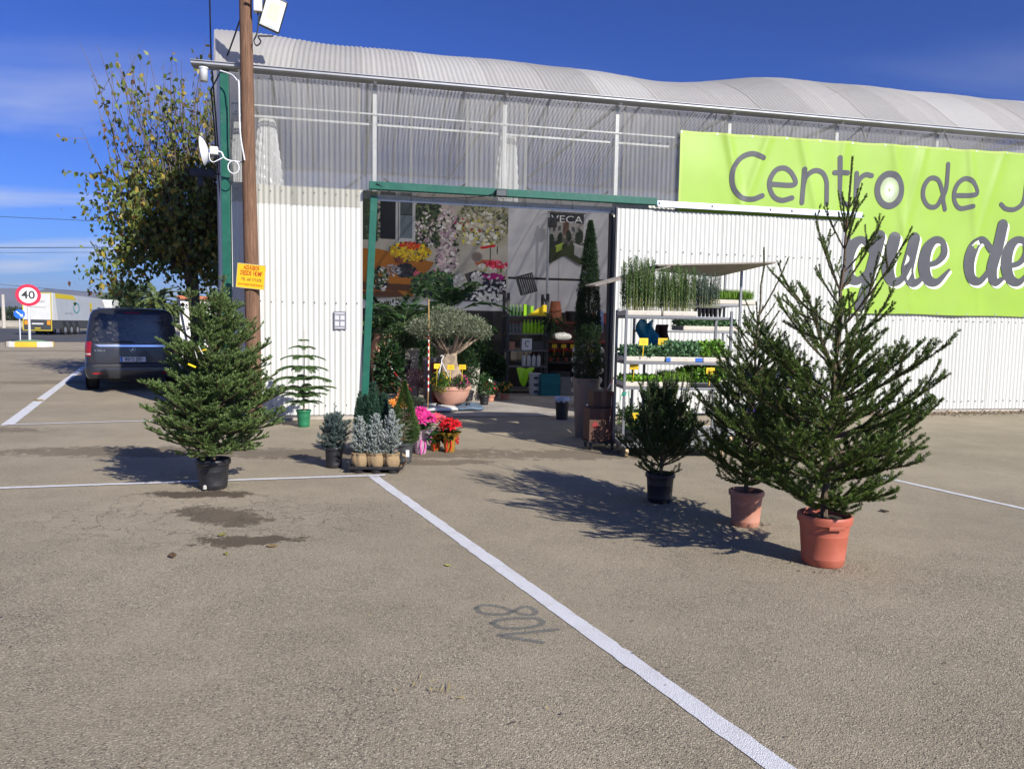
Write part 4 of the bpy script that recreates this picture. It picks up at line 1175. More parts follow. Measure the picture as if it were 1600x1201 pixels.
# mural painted into a colour grid
def paint_mural():
    Wp, Hp = 400, 300
    X0, X1, Y0, Y1 = -10., 900., 60., 750.
    img = np.empty((Hp, Wp, 3)); img[:] = lin((186, 180, 168))
    ys = Y0 + (Y1 - Y0) * (np.arange(Hp) + .5) / Hp; xs = X0 + (X1 - X0) * (np.arange(Wp) + .5) / Wp
    XX, YY = np.meshgrid(xs, ys); rng = np.random.default_rng(77)
    def poly(pts, c, amt=1.):
        m = np.zeros(XX.shape, bool); n = len(pts)
        for i in range(n):
            (x1, y1), (x2, y2) = pts[i], pts[(i + 1) % n]
            cnd = ((y1 > YY) != (y2 > YY)) & (XX < (x2 - x1) * (YY - y1) / ((y2 - y1) or 1e-6) + x1); m ^= cnd
        img[m] = img[m] * (1 - amt) + np.array(lin(c)) * amt
    def blob(x, y, rx, ry, c, rot=0.):
        i0 = max(0, int((x - 1.5 * max(rx, ry) - X0) / (X1 - X0) * Wp)); i1 = min(Wp, int((x + 1.5 * max(rx, ry) - X0) / (X1 - X0) * Wp) + 2)
        j0 = max(0, int((y - 1.5 * max(rx, ry) - Y0) / (Y1 - Y0) * Hp)); j1 = min(Hp, int((y + 1.5 * max(rx, ry) - Y0) / (Y1 - Y0) * Hp) + 2)
        if i1 <= i0 or j1 <= j0: return
        dx = XX[j0:j1, i0:i1] - x; dy = YY[j0:j1, i0:i1] - y
        cr_, sr = math.cos(rot), math.sin(rot)
        a = (dx * cr_ + dy * sr) / rx; b = (-dx * sr + dy * cr_) / ry
        m = a * a + b * b < 1
        img[j0:j1, i0:i1][m] = lin(c)
    def scat(n, ex, ey, rx, ry, cols, s0, s1, flat=.6, jit=22):
        for _ in range(n):
            a = rng.random() * 6.28; r = rng.random() ** .5
            c = np.clip(np.array(cols[rng.integers(len(cols))]) + rng.normal() * jit, 4, 250)
            s = rng.uniform(s0, s1); blob(ex + rx * r * math.cos(a), ey + ry * r * math.sin(a), s, s * flat, tuple(c), rng.random() * 3.1)
    leaf = [(52, 66, 40), (78, 92, 58), (34, 44, 30), (96, 106, 66), (24, 30, 24)]
    pale = [(196, 178, 178), (212, 200, 196), (178, 152, 160), (222, 214, 206)]
    poly([(-10, 425), (80, 425), (430, 500), (395, 560), (300, 620), (300, 730), (-10, 730)], (168, 112, 52))
    poly([(-10, 640), (300, 650), (280, 690), (-10, 690)], (62, 40, 26), .85); poly([(-10, 700), (200, 690), (260, 730), (-10, 750)], (60, 42, 34), .8)
    poly([(620, 570), (700, 540), (690, 690), (650, 640)], (70, 66, 60)); poly([(600, 420), (900, 370), (900, 480), (600, 500)], (196, 190, 178))
    scat(900, 390, 250, 110, 150, leaf, 6, 17); scat(330, 505, 390, 75, 220, leaf, 6, 16); scat(620, 740, 230, 175, 150, leaf + [(136, 132, 92), (150, 146, 106)], 4, 14, .4)
    for _ in range(260):
        x, y = rng.uniform(570, 890), rng.uniform(120, 390); blob(x, y, rng.uniform(8, 24), 1.6, (176, 172, 132), rng.random() * 3.1)
    scat(150, 510, 260, 62, 130, pale, 7, 16); scat(150, 510, 470, 70, 100, pale, 7, 17); scat(80, 370, 300, 60, 120, pale, 6, 11)
    scat(90, 720, 270, 160, 110, [(225, 220, 208), (206, 196, 176)], 8, 20); scat(40, 700, 290, 150, 90, [(196, 186, 50)], 6, 11); scat(9, 640, 250, 100, 60, [(170, 60, 46)], 6, 12)
    # window
    poly([(-10, 60), (80, 60), (80, 370), (-10, 370)], (60, 70, 48)); scat(80, 60, 250, 60, 130, leaf, 6, 14)
    poly([(98, 60), (190, 60), (190, 362), (98, 362)], (20, 20, 24)); poly([(190, 60), (310, 60), (310, 374), (190, 374)], (196, 196, 196)); poly([(203, 60), (211, 60), (211, 370), (203, 370)], (120, 120, 122))
    poly([(218, 60), (292, 60), (292, 352), (218, 352)], (112, 122, 128)); poly([(218, 60), (292, 60), (292, 200), (218, 200)], (74, 82, 84)); poly([(218, 198), (292, 198), (292, 206), (218, 206)], (36, 38, 40))
    # yellow and red flower bush
    scat(170, 280, 440, 125, 62, leaf, 6, 14); scat(260, 280, 438, 128, 60, [(206, 176, 30), (224, 196, 52), (190, 150, 22)], 5, 11, .85); scat(55, 280, 398, 70, 22, [(186, 66, 34), (206, 92, 40)], 6, 11)
    for k in range(14): blob(215 + rng.normal() * 14, 510 + rng.normal() * 22, 4, 24, (110, 62, 46), rng.normal() * .5)
    scat(150, 255, 560, 60, 42, [(30, 26, 28), (44, 38, 40)], 8, 18); scat(90, 175, 560, 55, 34, [(190, 190, 194), (150, 150, 156), (60, 66, 60)], 4, 9)
    scat(34, 325, 590, 20, 20, [(206, 104, 116), (222, 130, 136)], 9, 17); scat(30, 370, 634, 26, 20, [(206, 84, 96), (190, 70, 90)], 8, 15); scat(30, 415, 570, 30, 22, [(210, 140, 156)], 7, 13)
    scat(110, 100, 620, 45, 80, leaf + [(206, 200, 196)], 7, 15)
    scat(560, 450, 650, 165, 90, leaf + [(62, 96, 46), (90, 126, 60)], 6, 18); scat(200, 560, 700, 120, 60, [(30, 40, 30), (50, 70, 46)], 6, 16)
    # right: pots and dark bed with white and magenta flowers
    poly([(678, 475), (810, 470), (800, 505), (720, 530), (690, 500)], (176, 104, 70)); blob(700, 455, 36, 36, (150, 140, 130)); blob(700, 455, 26, 26, (126, 116, 108))
    poly([(655, 560), (720, 545), (890, 600), (890, 750), (640, 750)], (34, 34, 40))
    for k in range(6): blob(735 + 14 * k, 393 - 3 * k, 15, 8, (196, 60, 48))
    blob(785, 430, 4, 55, (40, 40, 36)); blob(830, 405, 4, 30, (44, 44, 40))
    scat(120, 800, 520, 95, 34, [(206, 200, 190), (222, 214, 206), (150, 150, 110)], 8, 17); scat(50, 820, 500, 80, 20, [(190, 60, 70), (206, 90, 110)], 8, 17); scat(60, 815, 580, 80, 16, [(170, 60, 130), (150, 44, 116)], 6, 15)
    scat(110, 770, 660, 120, 80, [(214, 214, 214), (190, 190, 194), (90, 76, 90)], 6, 13); scat(60, 780, 725, 120, 26, [(216, 216, 210)], 8, 17); scat(60, 700, 610, 40, 60, [(206, 202, 198)], 6, 13)
    scat(60, 590, 620, 35, 60, [(206, 202, 196), (190, 186, 178)], 8, 20)
    g_ = img.mean(2, keepdims=True)
    return np.clip(g_ + (img - g_) * 1.3, .002, .9) * .95
img = paint_mural(); Hp, Wp = img.shape[:2]
def raster_plane(name, img, u0, u1, z0, z1, v, m, parent, zbot=None):
    Hh, Ww = img.shape[:2]
    ii, jj = np.meshgrid(np.arange(Ww), np.arange(Hh))
    tt = 1 - (jj + .5) / Hh
    ux = u0 + (u1 - u0) * (ii + .5) / Ww
    zb = np.full(ux.shape, z0) if zbot is None else np.vectorize(zbot)(ux)
    zz = zb + (z1 - zb) * tt
    V = np.stack([ux, np.full(ux.shape, v), zz], -1).reshape(-1, 3)
    idx = np.arange(Hh * Ww).reshape(Hh, Ww)
    F = np.stack([idx[1:, :-1], idx[1:, 1:], idx[:-1, 1:], idx[:-1, :-1]], -1).reshape(-1, 4)
    return mk_np(name, V, F, m, parent, img.reshape(-1, 3))
print_m = mat('printed_vinyl', rough=.35, var=.03, scale=2, attr=True, spec=.4)
mu = sthing('flower_mural', 'photo mural of flowers and a window on the back wall', 'mural', 0, 0, 0)
raster_plane('print', img, 2.303, 6.02, 2.25, 4.93, WV - .012, print_m, mu)
box('backing_board', 2.29, 6.03, WV - .011, WV - .002, 2.24, 4.94, panel_w, mu, 0)
def paint_poster():
    Hh, Ww = 90, 64; img = np.empty((Hh, Ww, 3)); yy, xx = np.mgrid[0:Hh, 0:Ww] / np.array([Hh, Ww]).reshape(2, 1, 1); rng = np.random.default_rng(4)
    img[:] = lin((96, 92, 96))
    def rect(x0, x1, y0, y1, c): img[(xx >= x0) & (xx < x1) & (yy >= y0) & (yy < y1)] = lin(c)
    rect(0, 1, 0, .20, (58, 56, 60)); rect(0, .38, .20, .58, (168, 164, 158)); rect(.38, .56, .18, .66, (110, 84, 70)); rect(.56, 1, .20, .52, (176, 170, 164))
    for x in (.08, .24, .64, .82): rect(x, x + .08, .28, .38, (88, 88, 92))
    rect(0, 1, .52, .58, (140, 134, 126)); rect(0, 1, .62, 1, (62, 70, 44)); rect(0, .2, .58, .70, (60, 60, 62)); rect(.3, .6, .60, .72, (104, 100, 94))
    def blob(x, y, rx, ry, c): img[((xx - x) / rx) ** 2 + ((yy - y) / ry) ** 2 < 1] = lin(c)
    for x, y in ((.05, .55), (.3, .56), (.55, .5), (.9, .44), (.82, .5)): blob(x, y, .08, .13, (48, 58, 44))
    rect(.16, .40, .68, .72, (176, 196, 84)); rect(.19, .37, .72, .84, (160, 182, 70)); rect(.70, 1, .62, .66, (200, 198, 196)); rect(.72, 1, .66, .86, (178, 176, 174))
    img *= rng.uniform(.85, 1.15, (Hh, Ww, 1)); return img
po = sthing('hanging_poster', 'hanging printed poster of planters outside a building, lettered in white', 'poster', 0, 0, 0)
pzb = lambda u: 3.29 + .24 * max(0., 1 - abs(u - 7.54) / .42)
raster_plane('print', paint_poster(), 7.11, 8.05, 3.3, 4.62, WV - .065, print_m, po, pzb)
text('lettering', 'VECA', .26, label_w, po, (7.58, WV - .07, 4.45), sx=1.35, extrude=.001)
MB().tube([(7.05, WV - .06, 4.63), (8.1, WV - .06, 4.63)], .012, 6).build('top_bar', steel_d, po)
po2 = sthing('loudspeaker_pole', 'thin steel pole with small grey speaker on top before the white panels', 'pole', 7.0, WV - .35)
MB().tube([(0, 0, 0), (0, 0, 4.5)], .03, 10).build('pole', galv, po2, smooth=True)
MB().box(-.02, .2, -.12, .04, 4.18, 4.42).build('speaker_box', plast_gry, po2, bevel=.01)
MB().disc((.09, -.125, 4.30), .07).build('speaker_cone', steel_d, po2)

def leafy(rng, n, centre, radii, L, W, c0, c1, shell=.4, up=.3, topbias=0.):
    d = nrm(rng.normal(size=(n, 3))); r = (shell + (1 - shell) * rng.random(n) ** .6)[:, None]
    P = np.array(centre) + d * r * np.array(radii)
    D = d + rng.normal(size=(n, 3)) * .6 + np.array([0, 0, up])
    V, F = blades(P, D, L * rng.uniform(.7, 1.25, n), W, rng)
    m = rng.random((n, 1)) ** 1.4
    C = (np.array(c0) * (1 - m) + np.array(c1) * m) * rng.uniform(.7, 1.3, (n, 1))
    return V, F, np.repeat(C, 4, 0)
def price_tag(label, loc, rz=0., h=.22, w=.09, tilt=.1, group='yellow price tags', z=0.):
    t = thing('price_tag', label, 'price tag', loc, rz, group)
    MB().bar((0, 0, 0), (.02 * tilt * 5, 0, h), .008, .014).build('stick', tag_y, t)
    MB().box(-w / 2 + .1 * tilt, w / 2 + .1 * tilt, -.005, -.001, h - .01, h + w * .62).build('card', tag_y, t, bevel=.002)
    mb = MB()
    for k in range(2): mb.box(-w * .3 + .1 * tilt, w * .28 + .1 * tilt - .01 * k, -.0062, -.0055, h + w * (.16 + .2 * k), h + w * (.20 + .2 * k))
    tag(mb.build('print_lines', mat('card_print', (.2, .12, .03), .6, .05), t), kind='stuff')
    return t
# olive in bowl on sacks
sack_w = mat('sack_plastic', (.62, .62, .60), .35, .1, 6, .4, 14, dirt=.3, dirtcol=(.3, .26, .2), dscale=4)
sack_b = mat('blue_sack_plastic', (.10, .15, .21), .35, .15, 6, .4, 14, dirt=.3, dirtcol=(.4, .4, .4), dscale=4)
def sack(name, label, cat, loc, rz, L, W, H, m, seed, group=None, stripe=None):
    rg = random.Random(seed); ph = [rg.random() * 6 for _ in range(4)]
    t = thing(name, label, cat, loc, rz, group); mb = MB()
    def f(s, t_):
        a = s * 2 * math.pi; x = math.copysign(abs(math.cos(a)) ** .45, math.cos(a)); y = math.copysign(abs(math.sin(a)) ** .45, math.sin(a))
        ph_ = (t_ - .5) * math.pi; k = max(0.02, math.cos(ph_)) ** .45; z = math.sin(ph_)
        wv = .012 * math.sin(6 * x + ph[0] + 4 * y) + .008 * math.sin(9 * y + ph[1])
        return (x * k * L / 2, y * k * W / 2, H / 2 + z * (H / 2) * (1 - .25 * (x * x) ** 2) + wv * (z > -.5))
    mb.grid(36, 12, f).build('sack_body', m, t, smooth=True, fixn=False)
    if stripe: MB().grid(6, 4, lambda s, q: (-L * .2 + L * .4 * s, -W / 2 - .012 - .003 * math.sin(s * 9), H * (.3 + .42 * q))).build('printed_band', stripe, t, smooth=True)
    return t
sack('compost_sack', 'flat white compost sack under the olive bowl, left half', 'sack', bw(3.66, 1.05, .012), BR, .68, 1.0, .10, sack_w, 1, 'sacks under the olive bowl')
sack('compost_sack', 'flat blue compost sack under the olive bowl, right half', 'sack', bw(4.24, 1.15, .012), BR, .6, .8, .095, sack_b, 2, 'sacks under the olive bowl')
bowl_m = mat('pink_terracotta', (.52, .27, .19), .75, .12, 5, .1, 40, dirt=.3, dirtcol=(.55, .42, .34), dscale=4)
ol = sthing('olive_bonsai', 'gnarled olive tree with round grey-green crown in a wide terracotta bowl', 'potted tree', 3.93, 1.25, .105)
MB().lathe([(.12, 0), (.2, .0), (.26, .05), (.33, .17), (.36, .28), (.375, .29), (.385, .335), (.38, .36), (.365, .36), (.35, .32), (.2, .28)], 40).build('bowl', bowl_m, ol, smooth=True, fixn=False)
MB().lathe([(.36, .31), (.2, .33), (.02, .34)], 20).build('soil', soil_m, ol, fixn=False)
olive_b = mat('olive_bark', (.30, .23, .16), .95, .4, 9, 1., 26)
mb = MB(); prof = [(.19, .30), (.165, .40), (.14, .55), (.125, .7), (.13, .82), (.11, .92), (.05, 1.0)]
mb.lathe(prof, 30, wob=lambda a, z: 1 + .16 * math.sin(a * 3 + z * 5) + .10 * math.sin(a * 5 - z * 9 + 1) + .06 * math.sin(a * 9 + z * 21))
for i in range(len(mb.v)):
    x, y, z = mb.v[i]; mb.v[i] = (x - .10 * math.sin((z - .3) * 3.0) + .05, y, z)
mb.build('trunk', olive_b, ol, smooth=True, fixn=False)
rng = np.random.default_rng(14); mb = MB()
for k in range(13):
    a = k * 2.4; P = curve_pts((-.03 + .05 * math.cos(a), .05 * math.sin(a), .85), (math.cos(a), math.sin(a), .7), rng.uniform(.45, .62), 6, rng, .4, .12)
    mb.tube(P, [.035 * (1 - .8 * i / 6) for i in range(7)], 6, cap=False)
mb.build('limbs', olive_b, ol, smooth=True, fixn=False)
parts = []
for k in range(46):
    a = rng.random() * 6.28; r = .52 * rng.random() ** .5
    parts.append(leafy(rng, 330, (-.03 + r * math.cos(a), r * math.sin(a), 1.18 + (.40 - .55 * r) * rng.random() ** .6 + .06 * rng.normal()), (.17, .17, .12), .042, .012, (.10, .125, .065), (.30, .33, .22), .2, .6))
V, F, C = cat_mesh(parts); mk_np('crown', V, F, leaf_m, ol, C)
for ch in children(ol):
    if ch.name.split('.')[0] in ('trunk', 'limbs', 'crown'):
        ch.scale = (1.28, 1.28, 1.2); ch.location = (0, 0, -.06)
def flower_plant(label, u, v, z, rad, h, cg0, cg1, fcol, nf, fs, seed, potm=None, potr=.1, poth=.15, cat='potted flower', nleaf=900, ls=.035, name='flowering_plant', world=None):
    rng = np.random.default_rng(seed)
    t = sthing(name, label, cat, u, v, z) if world is None else thing(name, label, cat, world)
    if potm: pot(t, potr * .75, potr, poth, potm, n=24)
    b = poth if potm else 0.
    V, F, C = leafy(rng, nleaf, (0, 0, b + h * .5), (rad, rad, h * .5), ls, ls * .5, cg0, cg1, .2, .4)
    mk_np('leaves', V, F, leaf_m, t, C)
    if nf:
        d = nrm(rng.normal(size=(nf, 3)) + np.array([0, -.5, .35])); c = np.array([0, 0, b + h * .5]) + d * np.array([rad, rad, h * .5]) * 1.03
        parts = []
        for k in range(nf):
            n_ = 5; th = 6.283 * np.arange(n_) / n_ + rng.random()
            e1 = nrm(np.cross(d[k], [.1, .2, 1])); e2 = np.cross(d[k], e1)
            D = np.outer(np.cos(th), e1) + np.outer(np.sin(th), e2) + d[k] * .3
            Vv, Ff = blades(np.repeat(c[k][None], n_, 0), D, fs, fs * .8, rng, .55, up=d[k][None])
            parts.append((Vv, Ff, np.repeat(np.array(fcol) * rng.uniform(.7, 1.2, (n_, 1)), 4, 0)))
        V, F, C = cat_mesh(parts); tag(mk_np('flowers', V, F, petal_m, t, C), kind='stuff')
    return t
flower_plant('bright green plant with yellow flowers spilling over the terracotta bowl', 3.66, .88, .36, .21, .40, (.05, .14, .015), (.16, .34, .04), (.80, .50, .02), 26, .028, 3)
flower_plant('pink flowered plant on the right rim of the terracotta bowl', 4.08, .95, .42, .17, .28, (.03, .07, .02), (.09, .15, .05), (.55, .06, .22), 40, .022, 4)
flower_plant('dark purple leaved plant left of the olive bowl', 3.22, 1.2, .40, .20, .42, (.028, .012, .018), (.09, .03, .05), None, 0, .02, 5, nleaf=1100, ls=.03)
flower_plant('low dark grey-green cushion plant in front of the olive bowl', 3.16, .72, .012, .22, .17, (.035, .05, .03), (.10, .12, .075), None, 0, .02, 6, plast_blk, .13, .12, nleaf=1400, ls=.028)
flower_plant('small leafy shrub with white buds in a black pot right of the bowl', 4.70, 1.9, .012, .17, .46, (.02, .06, .015), (.07, .14, .04), (.75, .75, .6), 7, .03, 7, plast_blk, .11, .19, nleaf=700, ls=.05)
flower_plant('bushy dark green climber behind the olive trunk', 4.35, 1.9, .1, .22, .9, (.015, .045, .012), (.05, .10, .03), None, 0, .02, 8, plast_blk, .14, .2, nleaf=1200, ls=.06)
for k, (u_, v_, z_, lb) in enumerate(((3.56, .62, .78, 'tilted yellow price tag beside the striped stake'), (3.82, .66, .80, 'yellow price tag among the yellow flowers'), (4.05, .72, .80, 'yellow price tag among the pink flowers'))):
    price_tag(lb, bw(u_, v_, z_ - .2 if k else z_ - .28), BR + (.3 if k == 0 else -.2), .22 if k else .34, .13)
# white hanger hooks
hk = sthing('basket_hanger', 'white plastic basket hanger with hook above the yellow flowers', 'hanger', 3.68, .84, .74)
mb = MB()
for k in range(3):
    a = 2.1 * k; mb.tube([(.16 * math.cos(a), .12 * math.sin(a), -.12), (.04 * math.cos(a), .04 * math.sin(a), .12), (0, 0, .2)], .007, 6)
mb.tube([(0, 0, .2), (.0, 0, .25), (.025, 0, .28), (.03, 0, .31), (.0, 0, .33), (-.02, 0, .31)], .009, 6)
mb.build('hook', label_w, hk, smooth=True)
# striped stake and tape
tape_r = mat('red_tape', (.55, .03, .03), .4, .06); tape_wm = mat('white_barrier_tape', (.75, .74, .72), .4, .06)
st = sthing('taped_stake', 'bamboo stake wound with red and white barrier tape in the doorway', 'stake', 3.42, .80)
MB().tube([(0, 0, 0), (.02, 0, 1.1), (.0, 0, 2.1)], .013, 8).build('cane', mat('bamboo', (.42, .26, .10), .5, .2, 20), st, smooth=True)
for k in range(18):
    z = .38 + k * .065; MB().lathe([(.014, z), (.015, z + .01), (.015, z + .055), (.014, z + .064)], 10, (.008, 0, 0)).build('tape_winding', tape_r if k % 2 else tape_wm, st, smooth=True)
def barrier_tape(label, P, w, seg=.09):
    t = thing('barrier_tape', label, 'tape', P[0]); P = [Vector(p) - Vector(P[0]) for p in P]; k = 0
    for a, b in zip(P[:-1], P[1:]):
        n = max(1, int((b - a).length / seg))
        for i in range(n):
            p, q = a + (b - a) * i / n, a + (b - a) * (i + 1) / n
            tw = .3 * math.sin(k * .9); up = Vector((0, math.sin(tw), math.cos(tw))) * w / 2
            MB().add([p - up, q - up, q + up, p + up], [(0, 1, 2, 3)]).build('tape_stripe', tape_r if k % 2 else tape_wm, t); k += 1
    return t
def hang(a, b, s, n=8): return [Vector(a).lerp(Vector(b), i / n) + Vector((0, 0, -s * 4 * (i / n) * (1 - i / n))) for i in range(n + 1)]
barrier_tape('red and white barrier tape hanging left of the olive bowl', hang(bw(2.62, 1.3, 1.05), bw(3.12, .72, .42), .08), .035)
# left corner: topiary, pots, planters, palms
square_terra = plast_terra2
tp_ = sthing('topiary', 'round topiary on a thin stem in an orange square pot behind the jamb', 'potted tree', 2.95, 1.9)
mb = MB(); mb.add([(-.13, -.13, 0), (.13, -.13, 0), (.13, .13, 0), (-.13, .13, 0), (-.17, -.17, .40), (.17, -.17, .40), (.17, .17, .40), (-.17, .17, .40)], [(0, 3, 2, 1), (4, 5, 6, 7), (0, 1, 5, 4), (1, 2, 6, 5), (2, 3, 7, 6), (3, 0, 4, 7)])
mb.box(-.18, .18, -.18, .18, .395, .44); mb.build('pot', mat('orange_terracotta', (.55, .20, .09), .6, .1, 6), tp_, bevel=.008)
MB().tube([(0, 0, .4), (.01, 0, .8), (0, 0, 1.2)], .014, 7).build('stem', twig_m, tp_)
V, F, C = leafy(rng, 2600, (0, 0, 1.36), (.33, .33, .30), .045, .022, (.015, .04, .012), (.06, .11, .035), .3, .2); mk_np('crown', V, F, leaf_m, tp_, C)
tj = sthing('tall_urn', 'tall terracotta urn in the dark corner behind the green jamb', 'pot', 2.72, 3.2)
MB().lathe([(.16, 0), (.2, .1), (.26, .5), (.30, .9), (.27, 1.2), (.2, 1.38), (.22, 1.42), (.18, 1.42), (.16, 1.2)], 30).build('urn_body', bowl_m, tj, smooth=True, fixn=False)
cream = mat('cream_planter', (.42, .39, .33), .6, .12, 4, dirt=.2)
for (a, b, v0, h, mm, lb) in ((3.02, 3.40, 2.6, 1.12, cream, 'tall cream square planter behind the topiary stem'), (3.46, 3.80, 2.2, .95, mat('grey_planter', (.28, .26, .24), .6, .1), 'grey-brown square planter left of the striped stake'), (3.60, 3.86, 1.75, .86, mat('red_planter', (.26, .03, .03), .4, .1), 'dark red glazed planter left of the olive')):
    t = sthing('square_planter', lb, 'planter', (a + b) / 2, v0, .012, 0, 'square planters')
    w = (b - a) / 2; mb = MB(); mb.add([(-w * .8, -w * .8, 0), (w * .8, -w * .8, 0), (w * .8, w * .8, 0), (-w * .8, w * .8, 0), (-w, -w, h), (w, -w, h), (w, w, h), (-w, w, h)], [(0, 3, 2, 1), (4, 5, 6, 7), (0, 1, 5, 4), (1, 2, 6, 5), (2, 3, 7, 6), (3, 0, 4, 7)])
    mb.build('planter_body', mm, t, bevel=.012)
    MB().box(-w - .012, w + .012, -w - .012, w + .012, h - .06, h + .006).build('planter_rim', mm, t, bevel=.008)
def palm(label, u, v, z0, nf, L, seed, h=.6, cat='potted palm', c0=(.018, .06, .018), c1=(.07, .15, .045), world=None, wl=.035, name='kentia_palm', elev=(.5, 1.3), pot_=True, stem_r=.02, leaf=.28):
    rng = np.random.default_rng(seed)
    t = sthing(name, label, cat, u, v, z0) if world is None else thing(name, label, cat, world)
    if pot_: pot(t, .13, .17, .32, plast_blk, n=24)
    P = []; D = []; Ls = []; mb = MB()
    for k in range(nf):
        a = 6.283 * k / nf + rng.normal() * .25; e = rng.uniform(*elev)
        C_ = curve_pts((0, 0, h), (math.cos(a) * math.cos(e), math.sin(a) * math.cos(e), math.sin(e)), L * rng.uniform(.8, 1.1), 12, rng, -1.5, .03)
        mb.tube(C_, [stem_r * .5 * (1 - .8 * i / 12) for i in range(13)], 5, cap=False)
        for s in np.linspace(.28, 1, 34):
            q, d = at_poly(C_, s); hz = nrm(np.cross(d, [0, 0, 1.]))
            for sd in (-1, 1):
                P.append(q); D.append(d * .75 + hz * sd + np.array([0, 0, -.15]) + rng.normal(size=3) * .08); Ls.append(leaf * L * (1 - .55 * abs(s - .45) / .55) * rng.uniform(.85, 1.1))
    mb.tube([(0, 0, .0), (.01, 0, h * .6), (0, 0, h + .05)], [stem_r * 2, stem_r * 1.5, stem_r], 8)
    mb.build('stems', mat('palm_stem', (.10, .14, .05), .6, .2), t, smooth=True, fixn=False)
    n = len(P); V, F = blades(np.array(P), np.array(D), np.array(Ls), wl, rng, .4)
    m = rng.random((n, 1)); C = np.repeat((np.array(c0) * (1 - m) + np.array(c1) * m), 4, 0)
    mk_np('fronds', V, F, leaf_m, t, C); return t
palm('arching kentia palm just inside the left of the doorway', 3.05, 2.1, .6, 9, 1.15, 3, 1.0)
palm('dark kentia palm standing behind the olive crown', 4.15, 3.4, .5, 11, 1.35, 4, 1.25, wl=.04)
palm('young palm with broad leaves in the far left corner', 2.62, 2.5, .4, 7, .9, 5, 1.2, wl=.06)
for k, (u_, v_, h_, r_, lb_) in enumerate(((2.72, 1.35, 1.0, .30, 'dark glossy shrub just behind the green jamb'), (3.35, 3.3, 1.5, .42, 'tall dark leafy shrub behind the cream planter'), (4.05, 4.2, 1.7, .5, 'big dark leafy shrub under the mural'),
                                          (4.95, 4.6, 1.3, .45, 'dark leafy shrub left of the display rack'), (5.2, 3.6, .7, .3, 'low green shrub in front of the dark tins'), (3.0, 4.6, 1.9, .5, 'tall dark leafy shrub in the far left corner'))):
    flower_plant(lb_, u_, v_, .012, r_, h_, (.010, .032, .010), (.045, .10, .028), None, 0, .02, 300 + k, plast_blk, .17, .3, 'potted shrub', 1300, .10, 'potted_shrub')
for k, (u_, v_, c_) in enumerate(((4.95, 2.6, (.5, .03, .05)), (5.35, 2.9, (.6, .3, .05)), (5.1, 3.1, (.6, .55, .5)))):
    flower_plant(('red', 'orange', 'white')[k] + ' flowering pot on the shop floor left of the rack', u_, v_, .012, .17, .26, (.02, .06, .015), (.07, .14, .04), c_, 24, .03, 320 + k, plast_terra2, .11, .14, 'potted flower', 500, .05)
wc = sthing('cone_planter', 'tapered pale planter right of the olive trunk', 'planter', 4.62, 2.9)
MB().lathe([(.10, 0), (.15, .6), (.16, .72), (.14, .72), (.12, .5)], 24).build('planter_body', cream, wc, smooth=True, fixn=False)

# metal display rack with goods
rk = sthing('display_rack', 'dark steel display rack stocked with garden products', 'shelving', 5.72, 4.45)
RW, RD = .98, .5
for x in (0, RW):
    for y in (0, RD): box('post', x - .035, x + .035, y - .03, y + .03, 0, 2.42, steel_d, rk, .004)
    MB().bar((x, 0, 2.15), (x, RD, 2.38), .04).build('brace', steel_d, rk)
shelf_m = mat('grey_shelf', (.16, .165, .17), .5, .1)
SZ = (.12, .66, 1.05, 1.45, 1.88)
for z in SZ: box('shelf', .0, RW, -.04, RD, z - .03, z, shelf_m, rk, .004)
lime_pl = mat('lime_plastic', (.33, .66, .02), .35, .08)
dk_green = mat('green_box', (.05, .13, .04), .5, .2, 9)
amber = mat('brown_bottle', (.22, .07, .03), .35, .2)
greyb = mat('grey_bottle', (.18, .19, .19), .4, .3, 7)
capr = mat('red_cap', (.45, .04, .03), .4)
def bottle(label, x, y, z, h, r, m, capm, group, flat=1.):
    t = put(thing('bottle', label, 'bottle', group=group), 0, 0); t.location = bw(5.72 + x, 4.45 + y, .012 + z)
    mb = MB(); mb.lathe([(r * .9, 0), (r, .01), (r, h * .66), (r * .8, h * .76), (r * .38, h * .84), (r * .38, h * .88)], 14, capb=True)
    for i in range(len(mb.v)): a = mb.v[i]; mb.v[i] = (a[0], a[1] * flat, a[2])
    mb.build('bottle_body', m, t, smooth=True, fixn=False)
    MB().lathe([(r * .42, h * .87), (r * .42, h), (.001, h)], 12).build('cap', capm, t, smooth=True, fixn=False)
nth = ['first', 'second', 'third', 'fourth', 'fifth', 'sixth', 'seventh']
for k in range(6): bottle('%s lime green bottle from the left on the rack' % nth[k], .42 + .092 * k, .06, 1.45, .34, .042, lime_pl, lime_pl, 'lime green bottles on the rack')
for k in range(4): bottle('%s grey bottle from the left beside the lime ones' % nth[k], .06 + .09 * k, .08, 1.45, .27 + .02 * (k % 2), .038, greyb, capr, 'grey bottles on the rack')
for k in range(4): bottle('%s white and brown spray bottle from the left, lower rack shelf' % nth[k], .42 + .125 * k, .06, .66, .32, .052, (sack_w, amber)[0], amber, 'white and brown bottles on the rack')
for k in range(4): bottle('%s dark green bottle from the left on the top shelf of rack' % nth[k], .06 + .085 * k, .08, 1.88, .26, .036, dk_green, lime_pl, 'green bottles on the top shelf')
def carton(label, x, y, z, w, d, h, m, group=None, name='carton', cat='box'):
    t = thing(name, label, cat, bw(5.72 + x, 4.45 + y, .012 + z), BR, group)
    box('box_body', 0, w, 0, d, 0, h, m, t, .004); return t
for k in range(3): carton('%s lime and green packet left of the yellow wedge on the rack top' % nth[k], .40 + .085 * k, .06, 1.88, .075, .12, .28 - .02 * k, (lime_pl, dk_green, lime_pl)[k], 'packets on the top shelf')
wb = carton('white carton with a dark swirl on the middle rack shelf', .36, .0, 1.05, .25, .2, .28, label_w)
mb = MB()
